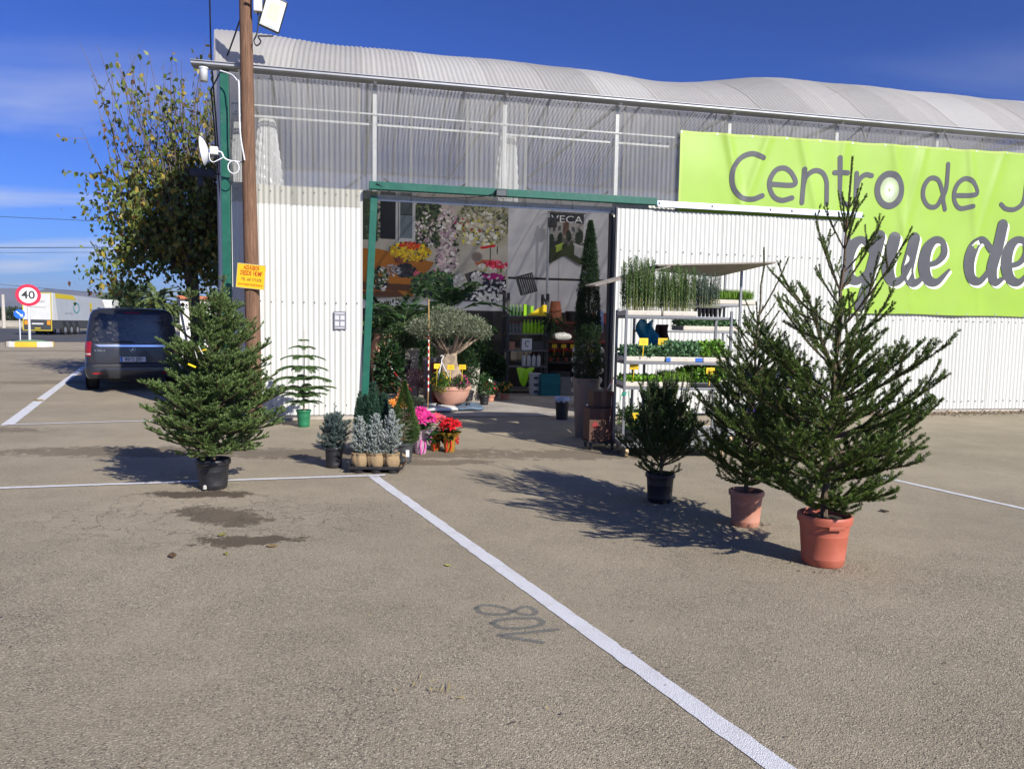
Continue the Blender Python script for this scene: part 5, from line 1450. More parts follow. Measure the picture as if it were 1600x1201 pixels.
stroke_ribbon(mb, [(.17, .2), (.12, .22), (.08, .17), (.10, .1), (.15, .09)], .02, lambda x, z: (x, -.004, z)); mb.build('swirl_print', grey_ink, wb, fixn=False)
carton('dark grey carton beside the white one on the rack', .64, .04, 1.05, .28, .2, .22, mat('dark_carton', (.07, .08, .075), .6, .2))
carton('terracotta coloured tub on the middle rack shelf', .05, .04, 1.05, .14, .15, .2, plast_terra2)
yw = thing('wedge_sign', 'yellow triangular offer sign on the top rack shelf', 'sign', bw(6.18, 4.40, 1.895), BR)
MB().prism([(0, 0), (.48, 0), (.48, .26), (.40, .27)], -.02, 0).build('wedge_card', mat('bright_yellow', (.85, .62, .02), .4, .05), yw, bevel=.003)
mt = thing('tilted_tray', 'black slatted tray leaning tilted on top of the rack', 'tray', bw(6.28, 4.65, 2.44), BR)
mt.rotation_euler = (R(-8), R(-16), BR)
mb = MB()
for x0, x1, z0, z1 in ((-.22, .22, 0, .03), (-.22, .22, .45, .48), (-.22, -.19, .03, .45), (.19, .22, .03, .45)): mb.box(x0, x1, -.02, .02, z0, z1)
mb.build('frame', steel_d, mt, bevel=.003)
for k in range(7): MB().box(-.188 + .054 * k, -.150 + .054 * k, -.012, .012, .031, .449).build('slat', joint_k, mt)
# lime bag, buckets, crates at the foot of the rack
lb = sthing('lime_bag', 'crumpled lime green plastic bag draped at the foot of the rack', 'bag', 6.12, 4.22, .40)
MB().grid(14, 14, lambda s, t: (-.22 + .44 * s * (1 - .35 * t) + .05 * t, .03 * math.sin(s * 11 + t * 5) - .12 * t, .24 - .42 * t * (.75 + .3 * math.sin(s * 5)) + .015 * math.sin(s * 9))).build('bag_film', lime_pl, lb, smooth=True, solid=.003)
wbk = mat('white_bucket', (.62, .62, .60), .4, .08, dirt=.2); teal = mat('teal_plastic', (.01, .16, .20), .4, .1)
for k in range(3):
    t = sthing('bucket', ('bottom', 'middle', 'top')[k] + ' white bucket of the stack at the foot of the rack', 'bucket', 6.30, 4.02, .012 + .16 * k, 0, 'white stacked buckets')
    MB().lathe([(.12, 0), (.125, .01), (.14, .17), (.15, .175), (.15, .2), (.135, .2), (.125, .05)], 24, capb=True).build('bucket_body', wbk, t, smooth=True, fixn=False)
    MB().box(-.05, .05, -.147, -.139, .06, .12).build('printed_label', grey_ink, t)
def crate(label, u, v, z, w, d, h, m, group):
    t = sthing('crate', label, 'crate', u, v, z, 0, group)
    mb = MB(); mb.box(-w / 2, w / 2, -d / 2, d / 2, 0, .015)
    for x0, x1, y0, y1 in ((-w / 2, w / 2, -d / 2, -d / 2 + .012), (-w / 2, w / 2, d / 2 - .012, d / 2), (-w / 2, -w / 2 + .012, -d / 2 + .012, d / 2 - .012), (w / 2 - .012, w / 2, -d / 2 + .012, d / 2 - .012)): mb.box(x0, x1, y0, y1, .015, h)
    mb.build('crate_body', m, t)
    MB().box(-w / 2 - .01, w / 2 + .01, -d / 2 - .01, -d / 2, h - .05, h).build('crate_lip', m, t, bevel=.003)
for k in range(2): crate(('lower', 'upper')[k] + ' teal plastic crate of the stack beside the white buckets', 6.62, 3.9, .012 + .255 * k, .46, .36, .25, teal, 'teal crates')
grey_cr = mat('grey_plastic', (.20, .21, .22), .5, .1)
crate('grey plastic crate behind the tall brown planter', 7.08, 3.95, .012, .42, .36, .42, grey_cr, None)
for k in range(4):
    t = sthing('paint_can', '%s dark blue tin from the left on the shop floor' % nth[k], 'tin', 5.30 + .16 * k - (.32 if k > 1 else 0), 4.9, .012 + (.2 if k > 1 else 0), 0, 'dark tins')
    MB().lathe([(.07, 0), (.07, .18), (.06, .185), (.001, .18)], 18).build('tin_body', mat('tin_blue', (.03, .05, .09), .35, .2, metal=.3), t, smooth=True, fixn=False)
    MB().lathe([(.0712, .06), (.0712, .12)], 18).build('tin_label', label_w, t, smooth=True, fixn=False)
# shelf with pots and red plants, right
sh_r = sthing('wall_shelf', 'long reddish shelf unit against the white back panels', 'shelving', 6.95, 5.25)
redw = mat('red_brown_board', (.24, .05, .035), .5, .15, 6)
for z in (1.76, 1.26): box('shelf_board', 0, 1.9, 0, .5, z - .05, z, redw, sh_r, .004)
for x in (.03, .95, 1.87): box('shelf_post', x - .025, x + .025, .45, .5, 0, 1.7, steel_d, sh_r, .003)
box('lower_table', 0, 1.9, -.3, .5, .70, .74, steel_d, sh_r, .004)
box('back_board', 0, 1.9, .52, .55, .75, 1.70, mat('grey_board', (.16, .14, .13), .7, .2), sh_r, 0)
def simple_pot(label, u, v, z, r, h, m, inv=False, group=None):
    t = sthing('empty_pot', label, 'pot', u, v, z, 0, group)
    pr = [(r * .75, 0), (r * .92, h * .8), (r, h * .82), (r, h), (r - .012, h), (r * .7, .03)]
    if inv: pr = [(a, h - b) for a, b in pr] + [(.001, h - .03)]
    MB().lathe(pr, 26, capb=not inv).build('pot_wall', m, t, smooth=True, fixn=False)
terr = mat('clay_pot', (.45, .15, .075), .75, .12, 8)
simple_pot('upturned clay pot at the bottom of the stack on the red shelf', 7.18, 5.45, 1.775, .19, .30, terr, True, 'clay pots on the red shelf')
simple_pot('upturned clay pot on top of the stack on the red shelf', 7.18, 5.45, 2.02, .165, .27, terr, True, 'clay pots on the red shelf')
simple_pot('black plastic pot beside the clay pots on the red shelf', 7.62, 5.45, 1.775, .165, .27, plast_blk)
crate('long dark red planter box at the right end of the shelf', 8.45, 5.5, 1.775, .6, .3, .24, redw, None)
sack('seed_sack', 'rolled pale sack lying on the lower red shelf', 'sack', bw(7.35, 5.4, 1.275), BR, .5, .3, .22, sack_w, 9)
for k in range(5): poinsettia('%s red poinsettia from the left on the dark table inside' % nth[k], tuple(bw(6.98 + .2 * k, 5.1 + .05 * (k % 2), .76)), .30, .13, (.45, .012, .015), None, ribbon_r, 70 + k, 4, 'red poinsettias inside the shop', .06, .11)
for k in range(4): price_tag('%s yellow price tag from the left among the red poinsettias inside' % nth[k], bw(7.02 + .24 * k, 4.90, .90), BR, .22, .13, .05)
for k, zz in enumerate((.35, .36)):
    crate('dark crate under the poinsettia table, ' + ('left', 'right')[k] + ' one', 7.2 + .6 * k, 5.1, .012, .5, .4, .5, plast_gry, 'dark crates under the table')
# strap leaved plant hanging at rack edge
rng = np.random.default_rng(33); sp = sthing('hanging_plant', 'strap leaved plant drooping at the right end of the rack', 'plant', 6.78, 4.35, 1.75)
n = 60; a = rng.random(n) * 6.28
V, F = blades(np.stack([.04 * np.cos(a), .04 * np.sin(a), rng.uniform(-.1, .25, n)], 1), np.stack([np.cos(a) * .5, np.sin(a) * .5, rng.uniform(-1.6, .3, n)], 1), rng.uniform(.3, .65, n), .045, rng, .35)
mk_np('leaves', V, F, leaf_m, sp, np.repeat(np.array([.05, .11, .03]) * rng.uniform(.6, 1.5, (n, 1)), 4, 0))
MB().lathe([(.06, -.2), (.09, -.02), (.08, -.02), (.06, -.12)], 16, capb=True).build('pot', plast_blk, sp, smooth=True, fixn=False)
# sacks by the right jamb
for k in range(6): sack('fertiliser_sack', '%s white sack from the floor in the stack by the right jamb' % nth[k], 'sack', bw(6.80 + .02 * (k % 2), 1.6, .012 + .21 * k), BR + .1 * (k % 2), .62, .44, .22, sack_w, 20 + k, 'white sacks by the right jamb', mat('yellow_band', (.6, .5, .03), .4, .2, 20))
np_ = sthing('wall_notice', 'small white and blue notice fixed beside the right jamb', 'notice', 6.60, .14, 1.55)
MB().box(-.13, .02, -.004, 0, 0, .40).build('paper', label_w, np_); MB().box(-.12, .01, -.007, -.005, .05, .2).build('blue_print', mat('blue_print', (.25, .42, .7), .5, .2, 20), np_)
# ceiling bulb
# tall planter with cypress
cyp = thing('cypress', 'tall narrow dark cypress in a high taupe planter by the doorway', 'potted tree', (1.12, 11.08, 0))
taupe = mat('taupe_planter', (.20, .155, .125), .55, .08, 4, .03, 60)
MB().lathe([(.11, 0), (.15, .0), (.155, .01), (.205, .87), (.208, .89), (.195, .89), (.185, .8), (.1, .75)], 40).build('planter', taupe, cyp, smooth=True, fixn=False)
mb = MB(); mb.add([(.0, -.195, .36), (.05, -.193, .41), (.10, -.182, .42), (.07, -.19, .385), (.04, -.195, .37)], [(0, 1, 2, 3, 4)]); mb.build('leaf_emblem', label_w, cyp)
MB().lathe([(.19, .82), (.02, .84)], 20).build('soil', soil_m, cyp, fixn=False)
rng = np.random.default_rng(90); parts = []
for k in range(70):
    t = rng.random(); z = .84 + 2.15 * t; a = rng.random() * 6.28; r = float(np.interp(t, [0, .1, .5, .8, 1], [.14, .17, .135, .08, .02]))
    parts.append(spire_blades(rng, 420, z - .12, z + .2, ([0, .3, 1], [.05, .075, .01]), .034, .0075, 1.6, r * math.cos(a), r * math.sin(a), (.010, .028, .010), (.035, .065, .022), .2))
parts.append(spire_blades(rng, 20000, .84, 3.2, ([0, .08, .5, .85, 1], [.165, .205, .165, .075, .015]), .034, .0075, 1.6, 0, 0, (.010, .028, .010), (.035, .065, .022), .55, .12, 11))
V, F, C = cat_mesh(parts); mk_np('crown', V, F, needle_m, cyp, C)
MB().tube([(0, 0, .8), (0, 0, 2), (0, 0, 3)], [.025, .018, .004], 7).build('trunk', bark_m, cyp)
# bin and boxes
bn = sthing('waste_bin', 'small black waste bin lined with a pale bag on the threshold', 'bin', 5.68, -.45, 0)
MB().lathe([(.10, 0), (.125, .34), (.12, .34), (.09, .05)], 24, capb=True).build('bin_body', plast_blk, bn, smooth=True, fixn=False)
MB().lathe([(.11, .30), (.132, .335), (.142, .37), (.135, .40), (.11, .39), (.10, .33), (.02, .28)], 30, wob=lambda a, z: 1 + .06 * math.sin(a * 7) + .04 * math.sin(a * 11 + 1)).build('bin_bag', mat('pale_bag', (.55, .60, .68), .35, .1, translucent=.2), bn, smooth=True, fixn=False)
card = mat('cardboard', (.10, .052, .036), .8, .12, 5)  # brown made darker to paint in the shadow the boxes stand in
for k, (x, y, w, d, h, z, lb_) in enumerate(((1.20, 10.05, .36, .36, .44, .12, 'brown cardboard box, darkened for shade, with a diamond mark behind the tape'), (1.22, 10.1, .28, .30, .22, .565, 'smaller brown box on top of the cardboard box'))):
    t = thing('cardboard_box', lb_, 'box', (x, y, z), R(8), 'cardboard boxes by the trolley')
    box('carton_body', -w / 2, w / 2, -d / 2, d / 2, 0, h, card, t, .004)
    box('flap_tape', -.03, .03, -d / 2 - .002, -d / 2, 0, h - .003, mat('brown_tape', (.13, .06, .04), .4, .1), t, 0)
    if k == 0:
        MB().add([(-.1, -d / 2 - .004, .28), (-.05, -d / 2 - .004, .22), (-.1, -d / 2 - .004, .16), (-.15, -d / 2 - .004, .22)], [(0, 1, 2, 3)]).build('diamond_mark', mat('faded_red', (.25, .03, .03), .7), t)
pd = thing('box_dolly', 'low black wheeled dolly under the cardboard boxes', 'dolly', (1.20, 10.05, 0), R(8))
MB().box(-.2, .2, -.2, .2, .09, .118).build('platform', plast_blk, pd, bevel=.004)
for x in (-.15, .15):
    for y in (-.15, .15): MB().tube([(x - .012, y, .045), (x + .012, y, .045)], .045, 14).build('wheel', plast_gry, pd, smooth=True)
barrier_tape('red and white barrier tape drooping from the tall planter to the trolley', hang((1.10, 10.88, .50), (1.36, 9.88, .98), .12, 10), .03)
barrier_tape('red and white barrier tape hanging down the trolley corner post', [Vector((1.345, 9.84, .95)), Vector((1.33, 9.82, .6)), Vector((1.30, 9.80, .25))], .05)
barrier_tape('red and white barrier tape wound on the left of the tall planter', [Vector((.92, 11.0, .9)), Vector((.925, 11.0, .65)), Vector((.94, 11.0, .45))], .05)

# ================================================================== plant trolleys
trolley_s = mat('trolley_steel', (.24, .245, .25), .42, .15, 12, metal=.6, dirt=.35, dirtcol=(.16, .13, .1), dscale=8)
poly_w = mat('polystyrene_tray', (.62, .57, .48), .85, .12, 7, .25, 120, dirt=.6, dirtcol=(.24, .18, .12), dscale=7)
blue_mark = mat('blue_marking', (.03, .14, .50), .7, .15, 12)
wheel_m = mat('caster_rubber', (.50, .36, .20), .6, .12, 12)
def trolley(label, loc, rz, L, D, H, shelves):
    t = thing('plant_trolley', label, 'trolley', (*loc, 0), rz, 'danish style plant trolleys')
    for x in (.0, L):
        for y in (.0, D): box('post', x - .016, x + .016, y - .016, y + .016, .15, H, trolley_s, t, .003)
    mb = MB()
    for y in (0, D): mb.box(.017, L - .017, y - .02, y + .02, .13, .185)
    for x in (0, L): mb.box(x - .02, x + .02, .021, D - .021, .132, .187)
    mb.build('base_frame', trolley_s, t, bevel=.003)
    box('base_deck', .021, L - .021, .021, D - .021, .16, .175, trolley_s, t, 0)
    for x in (.06, L - .06):
        for y in (.05, D - .05):
            w = MB().tube([(x - .018, y, .062), (x + .018, y, .062)], .062, 20).build('wheel', wheel_m, t, smooth=True)
            MB().tube([(x - .022, y, .062), (x + .022, y, .062)], .022, 10).build('hub', steel_d, w, smooth=True)
            MB().box(x - .026, x - .022, y - .03, y + .03, .05, .13).box(x + .022, x + .026, y - .03, y + .03, .05, .13).build('fork', trolley_s, w)
    for z in shelves: 
        s = box('shelf', -.01, L + .01, .0, D, z - .03, z, trolley_s, t, .003)
    return t
T1 = Matrix.Translation((1.42, 9.32, 0)) @ Matrix.Rotation(R(4), 4, 'Z')
T2 = Matrix.Translation((1.86, 10.42, 0)) @ Matrix.Rotation(R(7), 4, 'Z')
trolley('front steel plant trolley full of seedling trays', (1.42, 9.32), R(4), 1.35, .565, 1.88, (.90, 1.22, 1.80))
trolley('rear steel plant trolley by the sliding door under tilted boards', (1.86, 10.42), R(7), 1.38, .565, 2.48, (.85, 1.25, 1.62, 2.0))
def blade_field(rng, n, w, d, h, W, c0, c1, spread=.12, z0=.05, clump=None):
    P = np.stack([rng.uniform(-w / 2, w / 2, n), rng.uniform(-d / 2, d / 2, n), np.full(n, z0)], 1)
    D = np.stack([rng.normal(size=n) * spread, rng.normal(size=n) * spread, np.ones(n)], 1)
    V, F = blades(P, D, h * rng.uniform(.65, 1.1, n), W, rng, .5)
    m = rng.random((n, 1)); C = (np.array(c0) * (1 - m) + np.array(c1) * m) * rng.uniform(.75, 1.25, (n, 1))
    return V, F, np.repeat(C, 4, 0)
def seed_tray(label, Tm, x0, x1, y0, y1, z, kind, seed, traym=None, marks=(), h=.6, cat='seedling tray', th=.065, cells=False):
    rng = np.random.default_rng(seed); w, d = x1 - x0, y1 - y0
    loc = Tm @ Vector(((x0 + x1) / 2, (y0 + y1) / 2, z + .003)); rz = Tm.to_euler().z
    t = thing('seedling_tray', label, cat, loc, rz, 'seedling trays on the trolleys')
    if cells:
        MB().box(-w / 2, w / 2, -d / 2, d / 2, th - .012, th).build('tray', plast_gry, t, bevel=.003)
        nx_ = 6
        for i in range(nx_):
            for y in (-d / 2 + .035, 0):
                MB().lathe([(.013, 0), (w / nx_ * .47, th - .013)], 10, (-w / 2 + w / nx_ * (i + .5), y, 0), capb=True).build('cell', plast_blk, t, smooth=True, fixn=False)
    else:
        mb = MB().box(-w / 2, w / 2, -d / 2, d / 2, 0, th); mb.build('tray', traym or poly_w, t, bevel=.012)
        for (a, b, m) in marks: MB().box(a * w - w / 2, b * w - w / 2, -d / 2 - .002, -d / 2 - .0005, .008, th - .008).build('painted_mark', m, t)
    w2, d2 = w - .03, d - .03
    if kind == 'tall':           # slender conifer seedlings
        parts = []; nx_, ny_ = max(3, int(w2 / .036)), max(3, int(d2 / .045)); st_ = MB()
        for i in range(nx_):
            for j in range(ny_):
                x = -w2 / 2 + w2 * (i + .5) / nx_ + rng.normal() * .006; y = -d2 / 2 + d2 * (j + .5) / ny_ + rng.normal() * .006
                hh = h * rng.uniform(.62, 1.16)
                ln_ = rng.normal(size=2) * .03 * hh
                P = [np.array([x + ln_[0] * q, y + ln_[1] * q, th + hh * q]) for q in (0, .33, .66, 1)]
                st_.tube(P, [.003, .0025, .002, .001], 3, cap=False)
                n = int(230 * hh / .6); tt = rng.random(n) ** .8 * .92 + .08; a = rng.random(n) * 6.28
                B = np.stack([x + ln_[0] * tt + .006 * np.cos(a), y + ln_[1] * tt + .006 * np.sin(a), th + hh * tt], 1)
                D = np.stack([np.cos(a), np.sin(a), np.full(n, 2.6)], 1) + rng.normal(size=(n, 3)) * .25
                V, F = blades(B, D, .034 * rng.uniform(.6, 1.2, n) * np.where(tt < .3, .55, 1.25 - .75 * tt), .0065, rng)
                m = rng.random((n, 1)); cb = np.array([.035, .085, .02]) if seed % 3 else np.array([.035, .07, .055]); ct = np.array([.12, .22, .055]) if seed % 3 else np.array([.09, .15, .12])
                parts.append((V, F, np.repeat((cb * (1 - m) + ct * m) * rng.uniform(.8, 1.2), 4, 0)))
        tag(st_.build('stems', mat('seedling_stem', (.20, .20, .07), .7, .2), t, fixn=False), kind='stuff')
        V, F, C = cat_mesh(parts)
    elif kind == 'grass':
        V, F, C = blade_field(rng, int(w2 * d2 * 9000), w2, d2, h, .006, (.09, .22, .02), (.28, .45, .06), .16, th)
    elif kind == 'leafy':
        parts = []; nx_, ny_ = max(3, int(w2 / .07)), max(2, int(d2 / .07))
        for i in range(nx_):
            for j in range(ny_):
                c = (-w2 / 2 + w2 * (i + .5) / nx_ + rng.normal() * .01, -d2 / 2 + d2 * (j + .5) / ny_, th + h * .45)
                blue = seed % 2
                parts.append(leafy(rng, 40, c, (.05, .05, h * .55), .05, .034, (.06, .14, .05) if blue else (.09, .24, .02), (.19, .34, .17) if blue else (.32, .55, .07), .2, .6))
        V, F, C = cat_mesh(parts)
    else:                        # low lettuce plugs
        parts = []; nx_, ny_ = max(4, int(w2 / .04)), max(3, int(d2 / .04))
        for i in range(nx_):
            for j in range(ny_):
                c = (-w2 / 2 + w2 * (i + .5) / nx_, -d2 / 2 + d2 * (j + .5) / ny_, th + .02)
                parts.append(leafy(rng, 12, c, (.024, .024, .03), .05, .03, (.13, .30, .02), (.34, .58, .06), .3, .7))
        V, F, C = cat_mesh(parts)
    tag(mk_np('seedlings', V, F, leaf_m, t, C), kind='stuff')
    return t
seed_tray('white tray of tall slender seedlings at the top left of the front trolley', T1, .0, .46, .05, .56, 1.80, 'tall', 1, h=.60)
seed_tray('white tray of tall slender seedlings at the top middle of the front trolley', T1, .475, .92, .04, .55, 1.80, 'tall', 2, h=.52)
seed_tray('black celled tray of blue-green seedlings at the top right of the front trolley', T1, .94, 1.25, .04, .5, 1.80, 'tall', 3, h=.40, cells=True, th=.12)
seed_tray('tray of dark seedlings at the left of the second shelf, front trolley', T1, .0, .52, .03, .5, 1.22, 'leafy', 5, h=.12)
seed_tray('white tray with blue ends holding cabbage seedlings on the front trolley', T1, .53, 1.0, .01, .5, 1.22, 'leafy', 7, marks=((.0, .12, blue_mark), (.80, 1., blue_mark)), h=.19)
seed_tray('white tray of bright lettuce seedlings at the right of the second shelf', T1, 1.01, 1.35, .01, .5, 1.22, 'leafy', 8, h=.20)
seed_tray('white tray of tiny bright green lettuce plugs on the third shelf, front trolley', T1, .0, .50, .02, .5, .90, 'plug', 9)
seed_tray('white tray of fine onion grass beside the lettuce plugs', T1, .51, .86, .02, .5, .90, 'grass', 10, h=.15)
seed_tray('black tray of leafy herbs at the right of the third shelf', T1, .88, 1.32, .02, .5, .90, 'leafy', 12, traym=plast_blk, h=.22)
seed_tray('tray of bright green young shoots at the right end of the rear trolley', T2, .92, 1.62, .0, .5, 2.0, 'grass', 13, h=.16)
seed_tray('tray of dark low plants on the upper middle shelf of the rear trolley', T2, .55, 1.36, .0, .5, 1.62, 'leafy', 15, h=.10)
seed_tray('tray of brown-green seedlings at the left of the rear trolley', T2, .02, .5, .0, .5, 1.25, 'leafy', 17, h=.12)
seed_tray('tray of green herbs at the right of the rear trolley', T2, .6, 1.3, .0, .5, .85, 'leafy', 18, h=.16)
for x, y, z, rz, w, lb_ in ((.22, -.0, 1.28, .3, .13, 'yellow price tag leaning at the left of the second trolley shelf'), (.55, .3, 1.28, 0, .13, 'yellow price tag standing between the cabbage seedlings'), (1.1, .02, .93, 0, .11, 'yellow price tag over the black herb tray'),
                         (.12, .05, .97, -.2, .11, 'orange-yellow price tag over the lettuce plugs'), (.13, -.02, .3, 0, .09, 'yellow price tag low on the trolley base')):
    price_tag(lb_, T1 @ Vector((x, y, z)), R(4) + rz, .16 if z > .5 else .22, w, .1)
# base shelf plants
for k, x in enumerate((.15, .5, .85)):
    flower_plant(('left', 'middle', 'right')[k] + ' leafy plant on the base deck of the front trolley', 0, 0, 0, .17, .32, (.025, .07, .015), (.09, .18, .04), (.7, .6, .1) if k == 1 else None, 8 if k == 1 else 0, .03, 100 + k, plast_blk, .12, .14, 'potted plant', 700, .05, 'potted_plant', T1 @ Vector((x, .25, .178)))
# teal bag between the trolleys
tb = thing('teal_bag', 'crumpled teal-blue plastic bag hung behind the trolley shelves', 'bag', T1 @ Vector((.48, .62, 1.34)), R(4))
MB().grid(12, 14, lambda s, t: (-.16 + .32 * s * (1 - .3 * t) + .04 * math.sin(t * 6), .06 * math.sin(s * 5 + t * 3) + .03 * math.sin(s * 14), .40 * t + .03 * math.sin(s * 9))).build('bag_film', mat('teal_film', (.01, .24, .42), .35, .15, 10), tb, smooth=True, solid=.003)
MB().grid(8, 10, lambda s, t: (.10 + .16 * s + .02 * math.sin(t * 6), .09 + .05 * math.sin(s * 5), .36 * t)).build('bag_film', mat('brown_film', (.09, .03, .02), .4, .15, 10), tb, smooth=True, solid=.003)
gt = thing('green_twine', 'knot of bright green twine tied round the trolley post', 'twine', T1 @ Vector((0, 0, .80)))
mb = MB()
for k in range(3): mb.tube([(.024 * math.cos(a * .7), .024 * math.sin(a * .7), .015 * k + .004 * math.sin(a)) for a in range(10)], .006, 5)
mb.tube([(.0, -.024, .03), (-.04, -.03, .0), (-.05, -.03, -.07)], .006, 5); mb.tube([(.02, -.024, .03), (.05, -.03, .05), (.06, -.03, -.02)], .006, 5)
mb.build('twine_knot', mat('green_cord', (.02, .35, .22), .6, .1), gt, smooth=True)
# tilted cover boards on the rear trolley
bd = mat('weathered_board', (.34, .30, .25), .85, .2, 5, .35, 60, dirt=.35, dscale=6)
def board(label, C4, th):
    n = (Vector(C4[1]) - Vector(C4[0])).cross(Vector(C4[3]) - Vector(C4[0])).normalized() * th
    o = Vector(C4[0]); V = [Vector(c) - o for c in C4]; V += [v + n for v in V]
    t = thing('cover_board', label, 'board', o, 0, 'weathered cover boards')
    MB().add(V, [(0, 1, 2, 3), (7, 6, 5, 4), (0, 4, 5, 1), (1, 5, 6, 2), (2, 6, 7, 3), (3, 7, 4, 0)]).build('board_sheet', bd, t, bevel=.006)
    return t
board('weathered board sloping down to the left over the rear trolley', [(1.12, 10.20, 2.20), (2.12, 10.10, 2.47), (2.00, 11.05, 2.50), (1.05, 11.0, 2.24)], .025)
board('long weathered board tilted up to the right over the rear trolley', [(1.95, 10.16, 2.49), (3.58, 10.22, 2.56), (3.02, 11.15, 2.42), (1.90, 11.1, 2.51)], .025)
# pansy bench right of the trolleys
pb = thing('plant_bench', 'low dark bench with pansies right of the trolleys', 'bench', (3.95, 10.95, 0), R(7))
for z in (.30, .80): box('bench_top', -.55, .55, -.25, .25, z - .03, z, plast_gry, pb, .004)
for x in (-.52, .52):
    for y in (-.22, .22): box('leg', x - .02, x + .02, y - .02, y + .02, 0, .77, steel_d, pb, .002)
for k in range(4):
    flower_plant('%s pot of violet-blue pansies from the left on the low bench' % nth[k], 0, 0, 0, .13, .17, (.03, .08, .02), (.08, .16, .04), (.06, .03, .50), 16, .03, 130 + k, plast_blk, .09, .11, 'potted flower', 380, .045, 'pansy_pot', (3.5 + .27 * k, 10.80 + .03 * k, .802))
for k in range(4):
    flower_plant('%s pot of violet pansies from the left on the lower bench shelf' % nth[k], 0, 0, 0, .13, .17, (.03, .08, .02), (.08, .16, .04), (.10, .04, .42), 14, .03, 140 + k, plast_blk, .09, .11, 'potted flower', 380, .045, 'pansy_pot', (3.5 + .27 * k, 10.78 + .03 * k, .302))
# ================================================================== wooden pole and what hangs on it
wood_pole = mat('pole_wood', (.19, .105, .062), .9, .55, 9, 1., 30, stretch=(7, 7, .3), dirt=.75, dirtcol=(.065, .04, .03), dscale=5)
pl = thing('wooden_pole', 'brown wooden utility pole standing before the greenhouse corner', 'pole', bw(.46, -.35), BR)
MB().tube([(0, 0, 0), (-.02, 0, 2), (-.05, 0, 4), (-.085, 0, 7.6)], [.125, .118, .105, .092], 18).build('shaft', wood_pole, pl, smooth=True, fixn=False)
jb = MB().box(.06, .19, -.17, -.05, 6.46, 6.78).build('junction_box', mat('grey_box', (.55, .55, .54), .5, .06), pl, bevel=.01)
MB().tube(smooth_path([(.12, -.1, 6.46), (.13, -.1, 6.3), (.1, -.12, 6.12), (.06, -.12, 6.02), (.10, -.12, 5.95), (.16, -.11, 6.02), (.12, -.1, 6.1), (.2, -.08, 6.12), (.34, -.06, 6.14)]), .012, 6).build('cable', plast_blk, pl, smooth=True)
fl = thing('floodlight', 'black framed floodlight with white face high on the wooden pole', 'floodlight', bw(.80, -.42, 6.48), BR)
fl.rotation_euler = (R(14), R(14), BR + R(18))
MB().box(-.17, .17, -.02, .05, -.25, .25).build('housing', plast_blk, fl, bevel=.012)
MB().box(-.148, .148, -.026, -.021, -.225, .225).build('glass', mat('lamp_glass', (.74, .80, .74), .15, .04), fl)
MB().box(-.09, .09, -.029, -.027, -.1, .15).build('led_plate', mat('led_yellowish', (.70, .72, .50), .3, .04), fl)
MB().box(-.14, .10, -.029, -.027, -.215, -.165).build('label_strip', mat('pale_grey', (.6, .63, .62), .4), fl)
MB().bar((-.18, .03, .1), (-.42, .02, .06), .03).build('bracket', steel_d, fl)
sg = thing('tile_advert_sign', 'yellow advert sign with red lettering nailed to the wooden pole', 'sign', bw(.44, -.492, 2.36), BR)
sg.rotation_euler = (0, R(5), BR - R(6))
MB().box(-.22, .22, -.006, .006, -.195, .195).build('board', mat('yellow_sign', (.78, .46, .012), .45, .06, 4), sg, bevel=.002)
mb = MB()
for a, b, c, d in ((-.22, .22, .185, .195), (-.22, .22, -.195, -.187), (-.22, -.212, -.187, .185), (.212, .22, -.187, .185)): mb.box(a, b, -.008, -.0065, c, d)
mb.build('rim', mat('sign_rim', (.45, .38, .2), .6), sg)
red_ink = mat('red_ink', (.40, .02, .012), .6, .1); dk_ink = mat('dark_ink', (.16, .05, .02), .6, .1)
text('lettering', 'AZULEJOS', .085, red_ink, sg, (0, -.0085, .135), sx=.62, bold=.002)
text('lettering', 'DESDE 1\u20ac/M\u00b2', .105, red_ink, sg, (.005, -.0085, .045), sx=.56, bold=.0015)
text('lettering', 'TEL. 687.573.878', .068, dk_ink, sg, (.01, -.0085, -.055), sx=.66)
text('lettering', 'www.AzulejosTiendaOnline.es', .055, mat('orange_ink', (.5, .1, .01), .6), sg, (.0, -.0085, -.13), sx=.56)
# dish antenna
an = thing('dish_antenna', 'small white dish antenna on a bent arm at the greenhouse corner', 'antenna', bw(-.20, -.35, 4.32), BR)
white_p = mat('white_plastic', (.72, .73, .74), .4, .05)
mb = MB(); mb.T = Matrix.Rotation(R(-97), 4, 'Y'); mb.lathe([(.0, .0), (.08, .008), (.15, .03), (.20, .062), (.225, .085), (.22, .09), (.19, .068), (.1, .025), (.0, .012)], 32); mb.build('dish', white_p, an, smooth=True)
MB().box(.03, .15, -.05, .05, -.06, .06).build('radio_unit', white_p, an, bevel=.012)
mb = MB(); mb.tube(smooth_path([(.13, 0, 0), (.20, 0, -.02), (.24, 0, -.1), (.34, 0, -.14), (.58, .0, -.15)]), .014, 10); mb.build('arm', galv_w, an, smooth=True)
MB().tube(smooth_path([(.02, -.03, -.04), (.03, -.03, -.14), (.08, -.03, -.18), (.16, -.03, -.14), (.22, -.02, -.1)]), .008, 6).build('cable', white_p, an, smooth=True)
MB().tube([(.38 + .085 * math.cos(a * .5), -.02, -.24 + .1 * math.sin(a * .5)) for a in range(14)], .009, 6).build('cable_coil', white_p, an, smooth=True)
MB().tube(smooth_path([(.56, -.11, -.14), (.50, -.13, .3), (.49, -.13, 1.0), (.46, -.1, 1.08), (.36, .02, 1.2), (.18, .1, 1.27)]), .012, 6).build('riser_cable', white_p, an, smooth=True)
wl = thing('wall_lamp', 'black box lamp on the shaded left side of the greenhouse', 'lamp', bw(-.42, 1.6, 4.25), BR)
